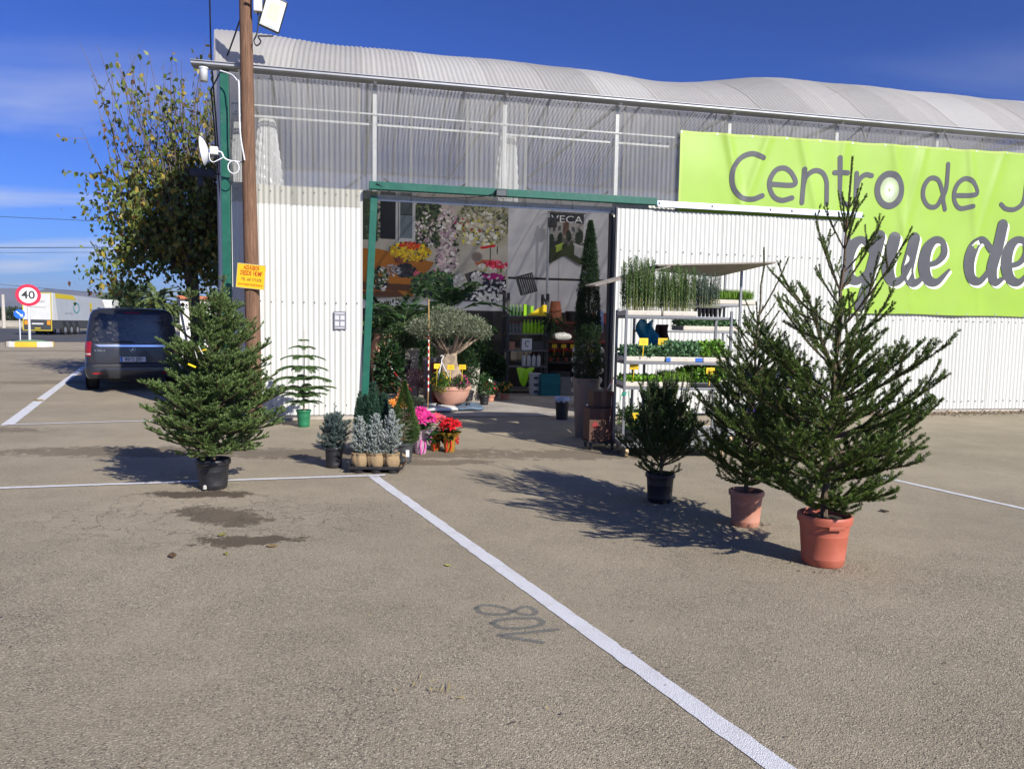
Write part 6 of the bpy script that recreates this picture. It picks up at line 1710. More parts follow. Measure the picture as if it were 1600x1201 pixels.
MB().box(-.42, 0, -.06, .06, .0, .14).build('lamp_box', plast_blk, wl, bevel=.01); MB().box(-.3, -.2, -.05, .05, -.16, -.002).build('lamp_head', plast_blk, wl, bevel=.01)
MB().bar((-.02, 0, .07), (.12, .0, .07), .03).build('bracket', plast_blk, wl)
# two service cables rising along the side
for k, (a, b, c) in enumerate((((-.45, 3.6, 1.5), (-.36, 1.0, 6.2), (.1, -2.0, 9.8)), ((-.50, 3.9, 1.4), (-.40, 1.2, 5.7), (.30, -.36, 6.35)))):
    P = [bw(*a).lerp(bw(*b), t / 5) for t in range(6)] + [bw(*b).lerp(bw(*c), t / 6) + Vector((0, 0, -.08 * math.sin(math.pi * t / 6))) for t in range(1, 7)]
    o = MB().tube([p - P[0] for p in P], .013, 6).build('service_cable', plast_blk, smooth=True); o.location = P[0]
    tag(o, ('black cable leaving the greenhouse corner towards the sky', 'black cable looping from the greenhouse side to the wooden pole')[k], 'cable', 'black service cables')
# floodlight on the rail, wall notice
f2 = sthing('rail_floodlight', 'small black floodlight on the green door rail', 'floodlight', 4.55, -.255, 3.93)
MB().box(-.10, .10, -.05, .0, -.06, .06).build('housing', plast_blk, f2, bevel=.008); MB().box(-.082, .082, -.054, -.051, -.045, .045).build('glass', mat('dark_glass', (.12, .13, .12), .12, .04), f2)
P = [bw(2.42, -.26, 3.98), bw(2.7, -.19, 3.83), bw(3.2, -.18, 3.80), bw(3.8, -.18, 3.82), bw(4.2, -.2, 3.86), bw(4.47, -.27, 3.93)]
MB().tube([f2.matrix_basis.inverted() @ p for p in P], .007, 5).build('cable', plast_blk, f2, smooth=True)
nt_ = sthing('door_notice', 'small grey notice with white pictograms on the white wall', 'notice', 1.82, -.018, 1.53)
MB().box(-.105, .105, -.008, 0, 0, .31).build('plate', mat('notice_grey', (.17, .17, .19), .5, .05), nt_, bevel=.003)
mb = MB()
for x0, x1, z0, z1 in ((-.08, .08, .265, .29), (-.08, -.01, .165, .245), (.01, .08, .165, .245), (-.08, -.01, .06, .14), (.01, .08, .06, .14), (-.08, .08, .02, .04)): mb.box(x0, x1, -.0105, -.0085, z0, z1)
tag(mb.build('pictograms', mat('notice_white', (.55, .55, .56), .5), nt_), kind='stuff')

# ================================================================== van
van_p = mat('van_paint', (.020, .021, .026), .30, .06, 3, spec=.5, dirt=.3, dirtcol=(.06, .057, .054), dscale=2.2, coat=.35)
van_glass = mat('van_glass', (.012, .013, .015), .12, .1, 4, spec=.6, dirt=.6, dirtcol=(.13, .125, .115), dscale=14)
van_trim = mat('van_trim', (.02, .02, .022), .6, .1, 8)
chrome = mat('chrome', (.72, .73, .75), .18, .05, 4, metal=.9)
red_lens = mat('red_lens', (.30, .012, .02), .15, .1, 8, spec=.6)
clear_lens = mat('clear_lens', (.55, .5, .5), .15, .1, 8, spec=.6)
tyre_m = mat('tyre', (.02, .02, .02), .85, .15, 20, .3, 90)
van = thing('parked_van', 'dark grey passenger van parked left of the greenhouse, seen from behind', 'van', (-8.62, 16.78, 0), R(27))
ZR = [(.30, .915, .04, 5.02), (.36, .945, .012, 5.06), (.46, .965, .0, 5.1), (.60, .968, .0, 5.12), (.635, .962, .02, 5.12), (.66, .955, .045, 5.12), (.95, .958, .05, 5.02), (1.04, .953, .06, 4.75), (1.12, .946, .085, 4.45), (1.35, .918, .135, 4.0), (1.60, .878, .205, 3.55), (1.74, .848, .255, 3.3), (1.82, .805, .31, 3.1), (1.865, .73, .40, 2.9), (1.892, .60, .56, 2.6), (1.905, .36, .9, 2.2)]
zs_ = [r[0] for r in ZR]
def vw(z): return float(np.interp(z, zs_, [r[1] for r in ZR]))
def vr(z): return float(np.interp(z, zs_, [r[2] for r in ZR]))
def rear_y(x, z, off=0.):
    w = vw(z); rc = .20; ax = abs(x)
    y = vr(z) + .035 * (x / w) ** 2
    if ax > w - rc: y += rc - math.sqrt(max(0., rc * rc - min(rc, ax - (w - rc)) ** 2))
    return y - off
vs = []; fs = []; nr = 0
for (z, w, yr, yf) in ZR:
    rc = .20; ring = []
    for i in range(25):
        x = -w + 2 * w * i / 24
        # denser at the corners
        x = w * math.sin((i / 24 - .5) * math.pi)
        ring.append((x, rear_y(x, z), z))
    for j in range(1, 12): ring.append((w, yr + rc + (yf - .3 - yr - rc) * j / 11, z))
    for i in range(1, 12):
        a = math.pi * i / 12; ring.append((w * math.cos(a), yf - .3 + .3 * math.sin(a), z))
    for j in range(11, 0, -1): ring.append((-w, yr + rc + (yf - .3 - yr - rc) * j / 11, z))
    nr = len(ring); vs += ring
for k in range(len(ZR) - 1):
    for i in range(nr): fs.append((k * nr + i, k * nr + (i + 1) % nr, (k + 1) * nr + (i + 1) % nr, (k + 1) * nr + i))
fs.append(tuple(range((len(ZR) - 1) * nr, len(ZR) * nr))); fs.append(tuple(range(nr - 1, -1, -1)))
MB().add(vs, fs).build('body', van_p, van, smooth=True)
def rpatch(name, z0, z1, xl, xr, off, m, parent=van, nx=20, nz=10, th=0.):
    """patch on the rear face; xl,xr functions of z"""
    def f(s, t):
        z = z0 + (z1 - z0) * t; x = xl(z) + (xr(z) - xl(z)) * s
        return (x, rear_y(x, z, off), z)
    return MB().grid(nx, nz, f).build(name, m, parent, smooth=True, fixn=False)
def halfw(z):   # window half width with rounded corners
    w = vw(z) - .13; e = .10
    d = min(z - 1.10, 1.745 - z)
    return w - (e - math.sqrt(max(0, e * e - max(0, e - d) ** 2)) if d < e else 0)
rw = rpatch('rear_window', 1.10, 1.745, lambda z: -halfw(z), halfw, .006, van_glass, nx=24, nz=16)
MB().tube([(.02, rear_y(0, 1.13, .03), 1.13), (-.25, rear_y(-.25, 1.14, .03), 1.14), (-.38, rear_y(-.38, 1.135, .025), 1.135)], .012, 6).build('wiper', van_trim, van, smooth=True)
rpatch('brake_light', 1.775, 1.80, lambda z: -.17, lambda z: .17, .006, red_lens, nx=8, nz=2)
rpatch('chrome_strip', 1.018, 1.062, lambda z: -.66 - (z - 1.018) * 2.2, lambda z: .66 + (z - 1.018) * 2.2, .014, chrome, nx=20, nz=3)
for s in (-1, 1):
    lt = rpatch('tail_light', .80, 1.13, lambda z, s=s: s * (vw(z) - .002) if s < 0 else (vw(z) - .125 - .02 * (z - .8)), lambda z, s=s: s * (vw(z) - .125 - .02 * (z - .8)) if s < 0 else (vw(z) - .002), .006, red_lens, nx=10, nz=8)
    rpatch('reverse_lens', .838, .868, lambda z, s=s: s * (vw(z) - .004) if s < 0 else (vw(z) - .12), lambda z, s=s: s * (vw(z) - .12) if s < 0 else (vw(z) - .004), .009, clear_lens, lt, nx=8, nz=2)
    rpatch('bumper_reflector', .405, .44, lambda z, s=s: min(s * .80, s * .60), lambda z, s=s: max(s * .80, s * .60), .006, red_lens, nx=6, nz=2)
    sw = MB().grid(12, 4, lambda p, q, s=s: (s * (vw(1.12 + .58 * q) + .004), .55 + 2.6 * p, 1.12 + .58 * q)).build('side_window', van_glass, van, smooth=True)
# tailgate seam lines and lower recess
def seam(path):
    return MB().tube([(x, rear_y(x, z, .001), z) for x, z in path], .0045, 5).build('panel_seam', joint_k, van)
seam([(-.80, 1.0), (-.79, .90), (-.775, .76), (-.75, .68), (-.70, .64), (-.4, .636), (0, .635), (.4, .636), (.70, .64), (.75, .68), (.775, .76), (.79, .90), (.80, 1.0)])
seam([(-.86, .62), (-.5, .616), (0, .615), (.5, .616), (.86, .62)])
rpatch('plate_recess', .665, .80, lambda z: -.42, lambda z: .42, .004, van_p, nx=10, nz=3)
rpatch('bumper_step', .55, .605, lambda z: -.80, lambda z: .80, .006, van_trim, nx=16, nz=3)
rpatch('lower_valance', .302, .375, lambda z: -.82, lambda z: .82, .006, van_trim, nx=16, nz=3)
npl = MB().box(-.26, .26, rear_y(0, .735, .022), rear_y(0, .735, .006), .68, .79).build('number_plate', mat('plate_white', (.62, .63, .64), .4, .04), van, bevel=.002)
yp = rear_y(0, .735, .0245)
MB().box(-.258, -.212, yp, yp + .0015, .682, .788).build('plate_band', mat('plate_blue', (.02, .10, .40), .4), npl)
text('plate_text', '8312 JSD', .105, joint_k, npl, (.022, yp - .001, .735), sx=.92, bold=.0015)
text('model_lettering', 'V 250 d', .06, chrome, van, (-.66, rear_y(-.66, .93, .004), .93), sx=1.1, rot=(R(90), 0, R(-4)))
em = MB(); ye = rear_y(0, .955, .012)
em.T = Matrix.Translation((0, ye, .955))
em.tube([(.058 * math.cos(a * .2618), 0, .058 * math.sin(a * .2618)) for a in range(25)], .0045, 6)
for a in (90, 210, 330): em.add([(0.054 * math.cos(R(a)), 0, .054 * math.sin(R(a))), (.011 * math.cos(R(a + 60)), -.004, .011 * math.sin(R(a + 60))), (0, -.006, 0), (.011 * math.cos(R(a - 60)), -.004, .011 * math.sin(R(a - 60)))], [(0, 1, 2, 3)])
em.build('emblem', chrome, van, smooth=False)
for sx_ in (-1, 1):
    for yy in (.95, 4.15):
        x = sx_ * .84
        t_ = MB(); t_.T = Matrix.Translation((x, yy, .335)) @ Matrix.Rotation(R(90), 4, 'Y')
        t_.lathe([(.20, -.115), (.30, -.12), (.325, -.10), (.335, -.06), (.335, .06), (.325, .10), (.30, .12), (.20, .115)], 36)
        wh = t_.build('wheel', tyre_m, van, smooth=True)
        r_ = MB(); r_.T = Matrix.Translation((x, yy, .335)) @ Matrix.Rotation(R(90), 4, 'Y'); r_.lathe([(.21, .09 * sx_), (.2, .105 * sx_), (.06, .085 * sx_), (.001, .09 * sx_)], 24); r_.build('rim', galv, wh, smooth=True)
        MB().disc((sx_ * (vw(.5) + .004), yy, .36), .40, (1, 0, 0), 30).build('wheel_arch', joint_k, van)
for x in (-.70, .70):
    MB().box(x - .02, x + .02, 1.0, 2.9, 1.885, 1.905).build('roof_rail', van_trim, van, bevel=.004)
MB().box(-.5, .5, .5, 4.6, .2, .32).build('underbody', joint_k, van)

# ================================================================== far left: kerb island with sign, truck, poles
isl = thing('kerb_island', 'painted kerb island under the speed limit sign', 'traffic island', (-26.95, 41.35, 0), R(30))
kerb_w = mat('kerb_white', (.62, .60, .55), .8, .15, 2, dirt=.3); kerb_y = mat('kerb_yellow', (.66, .40, .03), .8, .15, 2, dirt=.3)
grn = mat('island_green', (.17, .28, .14), .9, .15, 2)
npt = 18; pts = [(1.15 * math.copysign(abs(math.cos(6.283 * i / npt)) ** .7, math.cos(6.283 * i / npt)), .75 * math.copysign(abs(math.sin(6.283 * i / npt)) ** .7, math.sin(6.283 * i / npt))) for i in range(npt)]
MB().add([(x * .98, y * .96, .24) for x, y in pts] + [(x * .5, y * .5, .36) for x, y in pts] + [(0, 0, .40)], [(i, (i + 1) % npt, npt + (i + 1) % npt, npt + i) for i in range(npt)] + [(npt + i, npt + (i + 1) % npt, 2 * npt) for i in range(npt)]).build('mound', grn, isl, smooth=True)
for i in range(npt):
    (x0, y0), (x1, y1) = pts[i], pts[(i + 1) % npt]
    k = .975
    MB().add([(x0, y0, 0), (x1, y1, 0), (x1, y1, .27), (x0, y0, .27), (x0 * .9, y0 * .85, 0), (x1 * .9, y1 * .85, 0), (x1 * .9, y1 * .85, .30), (x0 * .9, y0 * .85, .30)],
             [(0, 1, 2, 3), (5, 4, 7, 6), (3, 2, 6, 7), (0, 3, 7, 4), (1, 5, 6, 2), (0, 4, 5, 1)]).build('kerbstone', kerb_y if i % 4 in (1,) or i in (12, 13) else kerb_w, isl, bevel=.02)
ss = thing('speed_limit_sign', 'round red-ringed 40 speed limit sign on a grey post', 'road sign', (-26.95, 41.3, 0), R(31))
MB().tube([(0, .03, .2), (0, .03, 3.2)], .065, 12).build('post', galv_w, ss, smooth=True)
sz = 2.86
MB().tube([(0, -.055, sz), (0, -.03, sz)], .60, 40).build('sign_disc', label_w, ss, smooth=True)
MB().disc((0, -.062, sz), .60, r2=.43, n=48).build('red_ring', mat('sign_red', (.50, .015, .05), .4, .05), ss)
text('numerals', '40', .62, joint_k, ss, (0, -.066, sz), sx=1.05, bold=.012)
bs_ = thing('arrow_sign', 'blue round arrow sign half hidden behind the grey post', 'road sign', (-33.4, 50.2, 0), R(31))
MB().tube([(0, .03, 0), (0, .03, 2.1)], .04, 10).build('post', galv_w, bs_, smooth=True)
MB().tube([(0, -.04, 1.85), (0, -.02, 1.85)], .32, 30).build('sign_disc', mat('sign_blue', (.01, .12, .55), .4, .05), bs_, smooth=True)
MB().add([(-.2, -.045, 2.0), (-.16, -.045, 2.04), (.16, -.045, 1.76), (.12, -.045, 1.71)], [(0, 1, 2, 3)]).add([(.2, -.045, 1.66), (.02, -.045, 1.70), (.18, -.045, 1.86)], [(0, 1, 2)]).build('arrow', label_w, bs_)

tk = thing('glass_truck', 'white and grey glass transport trailer truck on the far road', 'truck', (-43.2, 69.5, 0), R(8))
tw = mat('truck_white', (.62, .62, .58), .4, .06, 1.5); tgr = mat('truck_grey', (.42, .44, .46), .4, .06, 1.2); tdk = mat('truck_dark', (.055, .058, .06), .5, .15, 3); tye = mat('truck_yellow', (.60, .46, .02), .4, .06); tor = mat('truck_orange', (.70, .28, .02), .4)
# origin at right rear corner; x to the left negative
MB().box(-2.5, -.02, 0, .25, 1.42, 3.95).build('rear_door', tw, tk, bevel=.03)
MB().box(-2.5, -.02, 0, .25, .42, 1.40).build('rear_underrun', tdk, tk, bevel=.03)
for x0, x1, z0, z1 in ((-2.53, -2.46, .40, 3.97), (-.08, -.01, .40, 3.97), (-2.46, -.08, 3.90, 3.97), (-2.46, -.08, .40, .47)): MB().box(x0, x1, -.03, .0, z0, z1).build('door_trim', tye, tk)
for x in (-2.38, -.42): MB().box(x, x + .28, -.05, -.004, .95, 1.35).build('rear_lamp', tor, tk)
MB().box(-1.75, -.75, -.04, -.004, .98, 1.12).build('bumper_bar', tw, tk); MB().box(-1.5, -1.0, -.05, -.004, .58, .68).build('number_plate', tye, tk)
text('lettering', 'VAN HUET', .24, grey_ink, tk, (-1.25, -.008, 3.1), sx=1.2); text('lettering', 'www.vanhuet.com', .16, grey_ink, tk, (-1.25, -.008, 2.6), sx=1.2)
# side: sloped grey body with white frame
MB().add([(0, .25, 1.40), (0, 1.2, 1.40), (0, .72, 3.95), (0, .25, 3.95), (-.3, .25, 1.40), (-.3, 1.2, 1.40), (-.3, .72, 3.95), (-.3, .25, 3.95)], [(0, 1, 2, 3), (4, 7, 6, 5), (0, 4, 5, 1), (1, 5, 6, 2), (2, 6, 7, 3), (3, 7, 4, 0)]).build('rear_pillar', tw, tk)
MB().add([(-.03, 1.2, 1.40), (-.03, 13.4, 1.40), (-.03, 11.6, 3.78), (-.03, .72, 3.95), (-2.45, 1.2, 1.40), (-2.45, 13.4, 1.40), (-2.45, 11.6, 3.78), (-2.45, .72, 3.95)], [(0, 1, 2, 3), (4, 7, 6, 5), (0, 4, 5, 1), (1, 5, 6, 2), (2, 6, 7, 3), (3, 7, 4, 0)]).build('side_body', tgr, tk)
MB().add([(-.02, .74, 3.5), (-.02, 5.3, 3.42), (-.02, 4.6, 3.86), (-.02, .66, 3.93)], [(0, 1, 2, 3)]).build('yellow_stripe', tye, tk)
MB().add([(-.02, 12.2, 2.9), (-.02, 13.2, 1.45), (-.02, 13.38, 1.45), (-.02, 11.7, 3.7)], [(0, 1, 2, 3)]).build('orange_stripe', tor, tk)
def side_text(s, size, y, z, m): text('lettering', s, size, m, tk, (-.014, y, z), rot=(R(90), 0, R(90)), sx=1.15)
side_text('VAN HUET', .42, 9.6, 2.45, grey_ink); side_text('Saint-Gobain', .30, 3.6, 2.1, mat('pale_ink', (.28, .34, .34), .5))
mb = MB(); mb.T = Matrix.Translation((-.016, 5.3, 2.65)) @ Matrix.Diagonal((1, 1.0, .78, 1)); mb.disc((0, 0, 0), .72, (1, 0, 0), 28, r2=.52); mb.build('round_emblem', mat('teal_ink', (.10, .28, .30), .5), tk)
MB().add([(-.016, 8.6, 2.3), (-.016, 8.9, 2.3), (-.016, 9.0, 3.2), (-.016, 8.3, 3.2), (-.016, 8.5, 2.9)], [(0, 1, 2, 3, 4)]).build('yellow_emblem', tye, tk)
MB().box(-2.4, -.06, .3, 13.2, .55, 1.38).build('chassis', tdk, tk, bevel=.02)
for k, yy in enumerate((2.6, 3.95, 5.3)):
    for xx in (-.12, -2.35):
        w = MB().tube([(xx - .16, yy, .5), (xx + .16, yy, .5)], .5, 24).build('wheel', tyre_m, tk, smooth=True)
        MB().tube([(xx - .165, yy, .5), (xx + .165, yy, .5)], .27, 18).build('rim', galv, w, smooth=True)
    MB().add([(-.055, yy - .35, 1.02), (-.055, yy + .35, 1.02), (-.055, yy + .28, 1.30), (-.055, yy - .28, 1.30)], [(0, 1, 2, 3)]).build('chassis_opening', joint_k, tk)
cb = MB().box(-2.45, -.03, 14.3, 16.6, .9, 3.75).build('cab', tw, tk, bevel=.12)
MB().box(-.028, -.02, 15.3, 16.3, 2.2, 3.1).build('cab_window', van_glass, tk)
for xx in (-.15, -2.3): MB().tube([(xx - .16, 15.6, .5), (xx + .16, 15.6, .5)], .5, 24).build('wheel', tyre_m, tk, smooth=True)

# far poles, wall, orchard, trees, palms
conc_p = mat('concrete_pole', (.48, .44, .38), .9, .12, 1.5)
up_ = thing('concrete_pole', 'pale concrete utility pole beyond the road at the far left', 'pole', (-75.2, 109.5, 0))
MB().tube([(0, 0, 0), (0, 0, 4.9)], [.26, .20], 8).build('shaft', conc_p, up_)
up2 = thing('lattice_post', 'thin pale post standing by the far low wall', 'pole', (-67.0, 118, 0))
MB().tube([(0, 0, 0), (0, 0, 2.6)], [.14, .12], 8).build('shaft', conc_p, up2)
fw = thing('roadside_wall', 'long low pale wall beyond the road', 'wall', (-80, 125, 0))
MB().box(-160, 90, 0, .4, 0, .9).build('wall_body', mat('pale_wall', (.42, .39, .32), .9, .15, .5), fw)
MB().box(-160, 90, -.08, .48, .9, 1.0).build('coping', mat('pale_coping', (.50, .47, .40), .9, .15, .5), fw)
rng = np.random.default_rng(50); parts = []
for k in range(95):
    c = (rng.uniform(-180, -20), 140 + rng.uniform(0, 22), 1.5)
    parts.append(leafy(rng, 260, c, (2.0, 1.6, 1.6 + rng.random() * .5), .55, .4, (.022, .04, .018), (.07, .09, .045), .3, .3))
V, F, C = cat_mesh(parts)
o = mk_np('orchard', V, F, leaf_m, None, C); tag(o, 'dark green orchard reading as one low mass beyond the wall', 'orchard', kind='stuff')
def round_tree(label, loc, r, h, seed, c0, c1, name='round_tree', n=46, m=230, L=.26):
    rng = np.random.default_rng(seed); t = thing(name, label, 'tree', (*loc, 0))
    MB().tube([(0, 0, 0), (.1, 0, h * .3), (0, 0, h * .65)], [.28, .22, .1], 8).build('trunk', bark_m, t, smooth=True)
    parts = []
    for k in range(n):
        d = nrm(rng.normal(size=3)); q = rng.random() ** .4
        parts.append(leafy(rng, m, (d[0] * r * q, d[1] * r * q, h - r * .78 + d[2] * r * .72 * q), (.8, .8, .62), L, L * .6, c0, c1, .3, .3))
    V, F, C = cat_mesh(parts); mk_np('crown', V, F, leaf_m, t, C)
round_tree('dense round green tree between the palms above the van roof', (-45.5, 88, 0)[:2], 3.0, 5.9, 3, (.03, .06, .02), (.10, .15, .05))
palm('feathery palm left of the round tree, above the truck cab', 0, 0, 0, 26, 3.6, 61, 4.0, 'palm tree', (.05, .09, .02), (.20, .24, .06), (-48.8, 92, 0), .16, 'palm_tree', (.1, 1.3), False, .22, .16)
palm('yellow-green palm right of the round tree, above the van roof', 0, 0, 0, 26, 3.4, 62, 3.6, 'palm tree', (.06, .10, .02), (.24, .28, .07), (-40.3, 84, 0), .16, 'palm_tree', (.1, 1.3), False, .22, .16)
palm('smaller palm behind the mulberry branches', 0, 0, 0, 22, 3.0, 63, 3.7, 'palm tree', (.05, .09, .02), (.20, .24, .06), (-38.0, 86, 0), .16, 'palm_tree', (.1, 1.3), False, .22, .16)
# overhead wires
wire_k = mat('wire_black', (.02, .02, .022), .6)
def wire(label, a, b, s, r):
    P = hang(a, b, s, 16); o = MB().tube([p - P[0] for p in P], r, 5).build('overhead_wire', wire_k, smooth=True); o.location = P[0]
    tag(o, label, 'wire', 'overhead wires')
wire('upper thin overhead wire crossing the sky left of the tree', (-62, 60, 10.6), (-20, 58, 9.0), .3, .018)
wire('thick overhead wire second from the top left of the tree', (-62, 60, 7.1), (-22, 62, 7.9), .25, .030)
wire('thin overhead wire just under the thick one', (-62, 60.5, 6.7), (-22, 62.5, 7.6), .25, .014)
wire('lowest overhead wire running behind the speed limit sign', (-85, 107, 7.3), (-52, 120, 5.2), .4, .03)

# white shed, fence and clutter behind the van
shd = thing('white_outbuilding', 'small white outbuilding glimpsed behind the mulberry', 'building', (-14.6, 32.5, 0), R(24))
MB().box(0, 4.0, 0, 3, 0, 2.55).build('wall', mat('shed_white', (.72, .71, .68), .8, .06, 2), shd, bevel=.01)
MB().box(-.1, 4.1, -.15, 3.1, 2.552, 2.70).build('roof', terr, shd, bevel=.02)
MB().box(1.0, 1.8, -.012, .0, .9, 1.9).build('window', van_glass, shd)
gtf = thing('metal_gate', 'grey metal bar gate leaning beside the van', 'gate', (-9.35, 21.9, 0), R(24))
for z in (.25, 1.75): MB().bar((0, 0, z), (1.7, 0, z), .05).build('rail', galv_w, gtf)
for k in range(13): MB().tube([(.06 + .132 * k, 0, .1), (.06 + .132 * k, 0, 1.9)], .014, 6).build('bar', galv_w, gtf, smooth=True)
ldr = thing('stored_trellis', 'pale wooden trellis leaning on the shaded side wall', 'trellis', bw(-1.15, 3.6, 0), BR + R(100))
for k in range(5): MB().bar((-.6 + .3 * k, 0, 0), (-.6 + .3 * k + .15, .35, 2.1), .04, .02).build('slat', cream, ldr)
for k in range(5): MB().bar((-.62 + .05 * k, -.03 + .07 * k, .2 + .42 * k), (.78 + .05 * k, -.03 + .07 * k, .2 + .42 * k), .02, .04).build('cross_slat', cream, ldr)

# ================================================================== mulberry tree
mul = thing('mulberry_tree', 'mulberry tree with yellowing autumn leaves behind the van', 'tree', (-8.75, 20.4, 0))
mul.scale = (.95, .95, 1.17)
rng = np.random.default_rng(71); wood = MB()
bark2 = mat('mulberry_bark', (.14, .11, .085), .9, .3, 8, .6, 40)
wood.tube([(0, 0, 0), (.08, 0, 1.0), (-.05, .05, 2.0), (-.1, 0, 2.6)], [.2, .16, .16, .2], 12)
wood.build('trunk', bark2, mul, smooth=True, fixn=False)
limbs = MB(); tips = []; twigs = MB()
for k in range(14):
    a = k * 2.399 + rng.normal() * .2; e = rng.uniform(.0, 1.25)
    P = curve_pts((-.1, 0, 2.5), (math.cos(a) * math.cos(e), math.sin(a) * math.cos(e), math.sin(e)), rng.uniform(1.5, 2.3), 6, rng, .5, .15)
    limbs.tube(P, [.10 * (1 - .65 * i / 6) for i in range(7)], 7, cap=False)
    for j in range(12):
        q, d = at_poly(P, rng.uniform(.3, 1)); az = rng.random() * 6.28
        L = rng.uniform(1.4, 4.2)
        D = d * .5 + np.array([math.cos(az) * .5, math.sin(az) * .5, rng.uniform(.4, 1.7)])
        Q = curve_pts(q, D, L, 7, rng, .35, .16)
        twigs.tube(Q, [.022 * (1 - .8 * i / 7) for i in range(8)], 4, cap=False); tips.append((Q, L))
        for _ in range(3):
            q2, d2 = at_poly(Q, rng.uniform(.3, .9)); Q2 = curve_pts(q2, d2 + rng.normal(size=3) * .6, rng.uniform(.5, 1.1), 4, rng, .2, .15)
            twigs.tube(Q2, [.010, .008, .006, .004, .003], 3, cap=False); tips.append((Q2, 1.))
limbs.build('limbs', bark2, mul, smooth=True, fixn=False); twigs.build('twigs', bark2, mul, smooth=True, fixn=False)
P = []; D = []; Z = []
for Q, L in tips:
    n = int(rng.integers(5, 13) * (1.8 if Q[-1][2] < 5.0 else .5) * L ** .5)
    for _ in range(n):
        q, d = at_poly(Q, rng.uniform(.12, 1)); P.append(q + rng.normal(size=3) * .015); D.append(d * .3 + rng.normal(size=3) * .5 + np.array([0, 0, -.75])); Z.append(q[2])
# leafy clumps filling the lower crown, reaching out to the left
for k in range(260):
    a = rng.random() * 6.28; r = rng.random() ** .5
    c = np.array([-.55 + (k % 3 == 0) * 1.0 + 2.3 * r * math.cos(a), 1.8 * r * math.sin(a), 3.35 - (k % 3 == 0) * .35 + 1.3 * r * rng.uniform(-1, 1) + .15 * rng.normal()])
    if c[0] < -1.9 and rng.random() < .5: continue
    for _ in range(34): P.append(c + rng.normal(size=3) * .26); D.append(rng.normal(size=3) * .8 + np.array([0, 0, -.7])); Z.append(c[2])
P = np.array(P); D = np.array(D); n = len(P)
V, F = blades(P, D, .165 * rng.uniform(.6, 1.15, n), .12 * rng.uniform(.7, 1.1, n), rng, .38)
m = rng.random((n, 1)); yel = rng.random((n, 1)) < .20
C = np.array([.045, .08, .018]) * (1 - m) + np.array([.20, .24, .05]) * m
C = np.where(yel, np.array([[.36, .27, .04]]) * rng.uniform(.6, 1.1, (n, 1)), C); br_ = rng.random((n, 1)) < .03
C = np.where(br_, np.array([[.16, .08, .035]]), C)
mk_np('crown', V, F, leaf_m, mul, np.repeat(C, 4, 0))

# ================================================================== litter and debris
rng = np.random.default_rng(200)
def litter(name, label, n, xy, zs, L, W, cols, kind='stuff', flat=.12):
    P = np.array([[*xy(), zs] for _ in range(n)]); a = rng.random(n) * 6.28
    D = np.stack([np.cos(a), np.sin(a), rng.normal(size=n) * flat], 1)
    V, F = blades(P, D, L * rng.uniform(.5, 1.3, n), W * rng.uniform(.6, 1.3, n), rng, .5, up=np.array([0, 0, 1.]))
    V[:, 2] = np.maximum(V[:, 2], .006)
    c = np.array(cols)[rng.integers(len(cols), size=n)] * rng.uniform(.7, 1.3, (n, 1))
    o = mk_np(name, V, F, leaf_m, None, np.repeat(c, 4, 0)); return tag(o, label, 'litter', kind=kind)
litter('straw_bits', 'scattered dry straw bits on the asphalt', 130, lambda: (rng.uniform(-4, 5), rng.uniform(2.3, 9.5)), .010, .05, .005, [(.45, .36, .16), (.30, .24, .12), (.5, .45, .3)])
litter('straw_bits', 'small heap of yellow straw on the asphalt near the front', 12, lambda: (-.28 + rng.normal() * .09, 3.18 + rng.normal() * .09), .012, .08, .006, [(.45, .36, .12), (.5, .4, .18)])
litter('bark_crumbs', 'dark crumbs of soil scattered over the asphalt', 260, lambda: (rng.uniform(-6, 6), rng.uniform(2.4, 11)), .010, .022, .012, [(.05, .038, .03), (.09, .065, .05), (.12, .1, .08)])
ul = lambda: tuple(bw(rng.uniform(9.2, 19), -.05 - abs(rng.normal()) * .28))[:2]
litter('dry_leaf_drift', 'drift of dry leaves and soil along the foot of the right wall', 2600, ul, .03, .06, .035, [(.16, .10, .06), (.24, .16, .09), (.10, .075, .05), (.3, .22, .12)], flat=.5)
litter('needle_litter', 'fallen needles round the potted spruces', 240, lambda: (1.9 + rng.normal() * .7, 6.0 + rng.normal() * .7), .008, .018, .004, [(.06, .05, .03), (.05, .07, .03)])
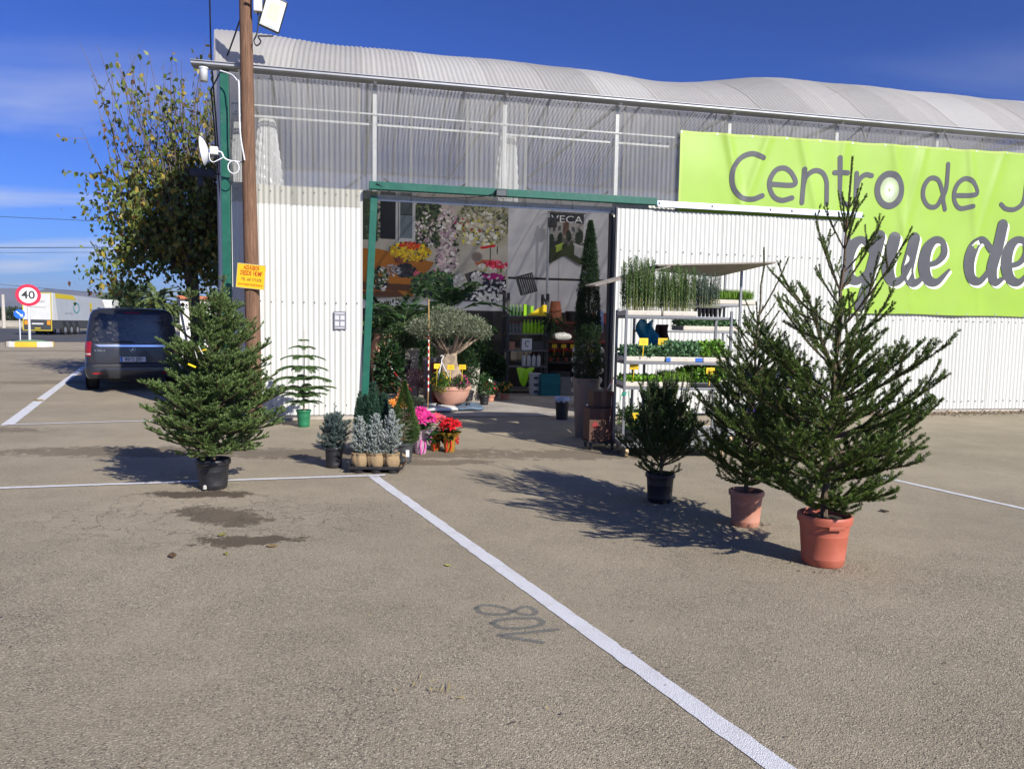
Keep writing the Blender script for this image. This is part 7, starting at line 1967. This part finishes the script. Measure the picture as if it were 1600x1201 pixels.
for (px_, py_, pr_, lb_) in ((2.24, 5.17, .17, 'spilled soil crumbs round the orange-red pot'), (2.0, 6.17, .14, 'spilled soil crumbs round the faded clay coloured pot'), (1.43, 6.97, .14, 'spilled soil crumbs round the black spruce pot'), (-2.93, 7.20, .16, 'spilled soil crumbs round the fir pot'), (-1.5, 8.15, .3, 'spilled soil crumbs round the burlap tray')):
    def ring_(px_=px_, py_=py_, pr_=pr_):
        a_ = rng.random() * 6.28; r_ = pr_ * .85 + abs(rng.normal()) * .09; return (px_ + r_ * math.cos(a_), py_ + r_ * math.sin(a_))
    litter('soil_crumbs', lb_, 150, ring_, .008, .016, .011, [(.05, .038, .028), (.09, .065, .045), (.03, .024, .02)])
dl = [(-2.35, 5.05, .10, (.14, .085, .05), 'curled brown leaf on the asphalt below the fir'), (-1.74, 5.31, .08, (.30, .19, .07), 'yellow-brown leaf at the edge of the damp stain'), (-2.21, 5.58, .09, (.28, .25, .06), 'narrow yellow leaf lying in the damp stain'),
      (-9.35, 14.55, .22, (.40, .28, .05), 'yellow leaf on the white bay line near the van'), (-2.0, 5.12, .06, (.30, .28, .08), 'small olive leaf near the damp stain'), (3.45, 6.7, .10, (.12, .09, .06), 'dark leaf on the asphalt right of the big pot'), (-.42, 4.95, .05, (.45, .4, .1), 'tiny yellow leaf in the middle of the asphalt')]
for x, y, L, c, lb_ in dl:
    an_ = rng.random() * 6.28
    mb = MB(); mb.grid(4, 6, lambda s, t: ((t - .5) * L, (s - .5) * L * .55 * math.sin(math.pi * (t * .92 + .04)), .006 + .18 * L * (s - .5) ** 2 * 2 + .12 * L * (t - .3) ** 2))
    o = mb.build('fallen_leaf', mat('leaf_%d' % int(1e4 * c[0] + 10 * c[1]), c, .7, .2, 30, translucent=.2), smooth=True, solid=.001); o.location = (x, y, 0); o.rotation_euler = (0, 0, an_)
    tag(o, lb_, 'leaf', 'fallen leaves on the asphalt')

# ================================================================== haze
hz = bpy.data.materials.new('haze_air'); hz.use_nodes = True
hn = hz.node_tree; hn.nodes.clear()
ho = hn.nodes.new('ShaderNodeOutputMaterial'); hv = hn.nodes.new('ShaderNodeVolumePrincipled')
hv.inputs['Color'].default_value = (.62, .72, .92, 1); hv.inputs['Density'].default_value = 1.3e-4; hv.inputs['Anisotropy'].default_value = 0.0
hn.links.new(hv.outputs[0], ho.inputs['Volume'])
o = MB().box(-9500, 9500, -3200, 14500, -6, 190).build('haze', hz); tag(o, kind='stuff')
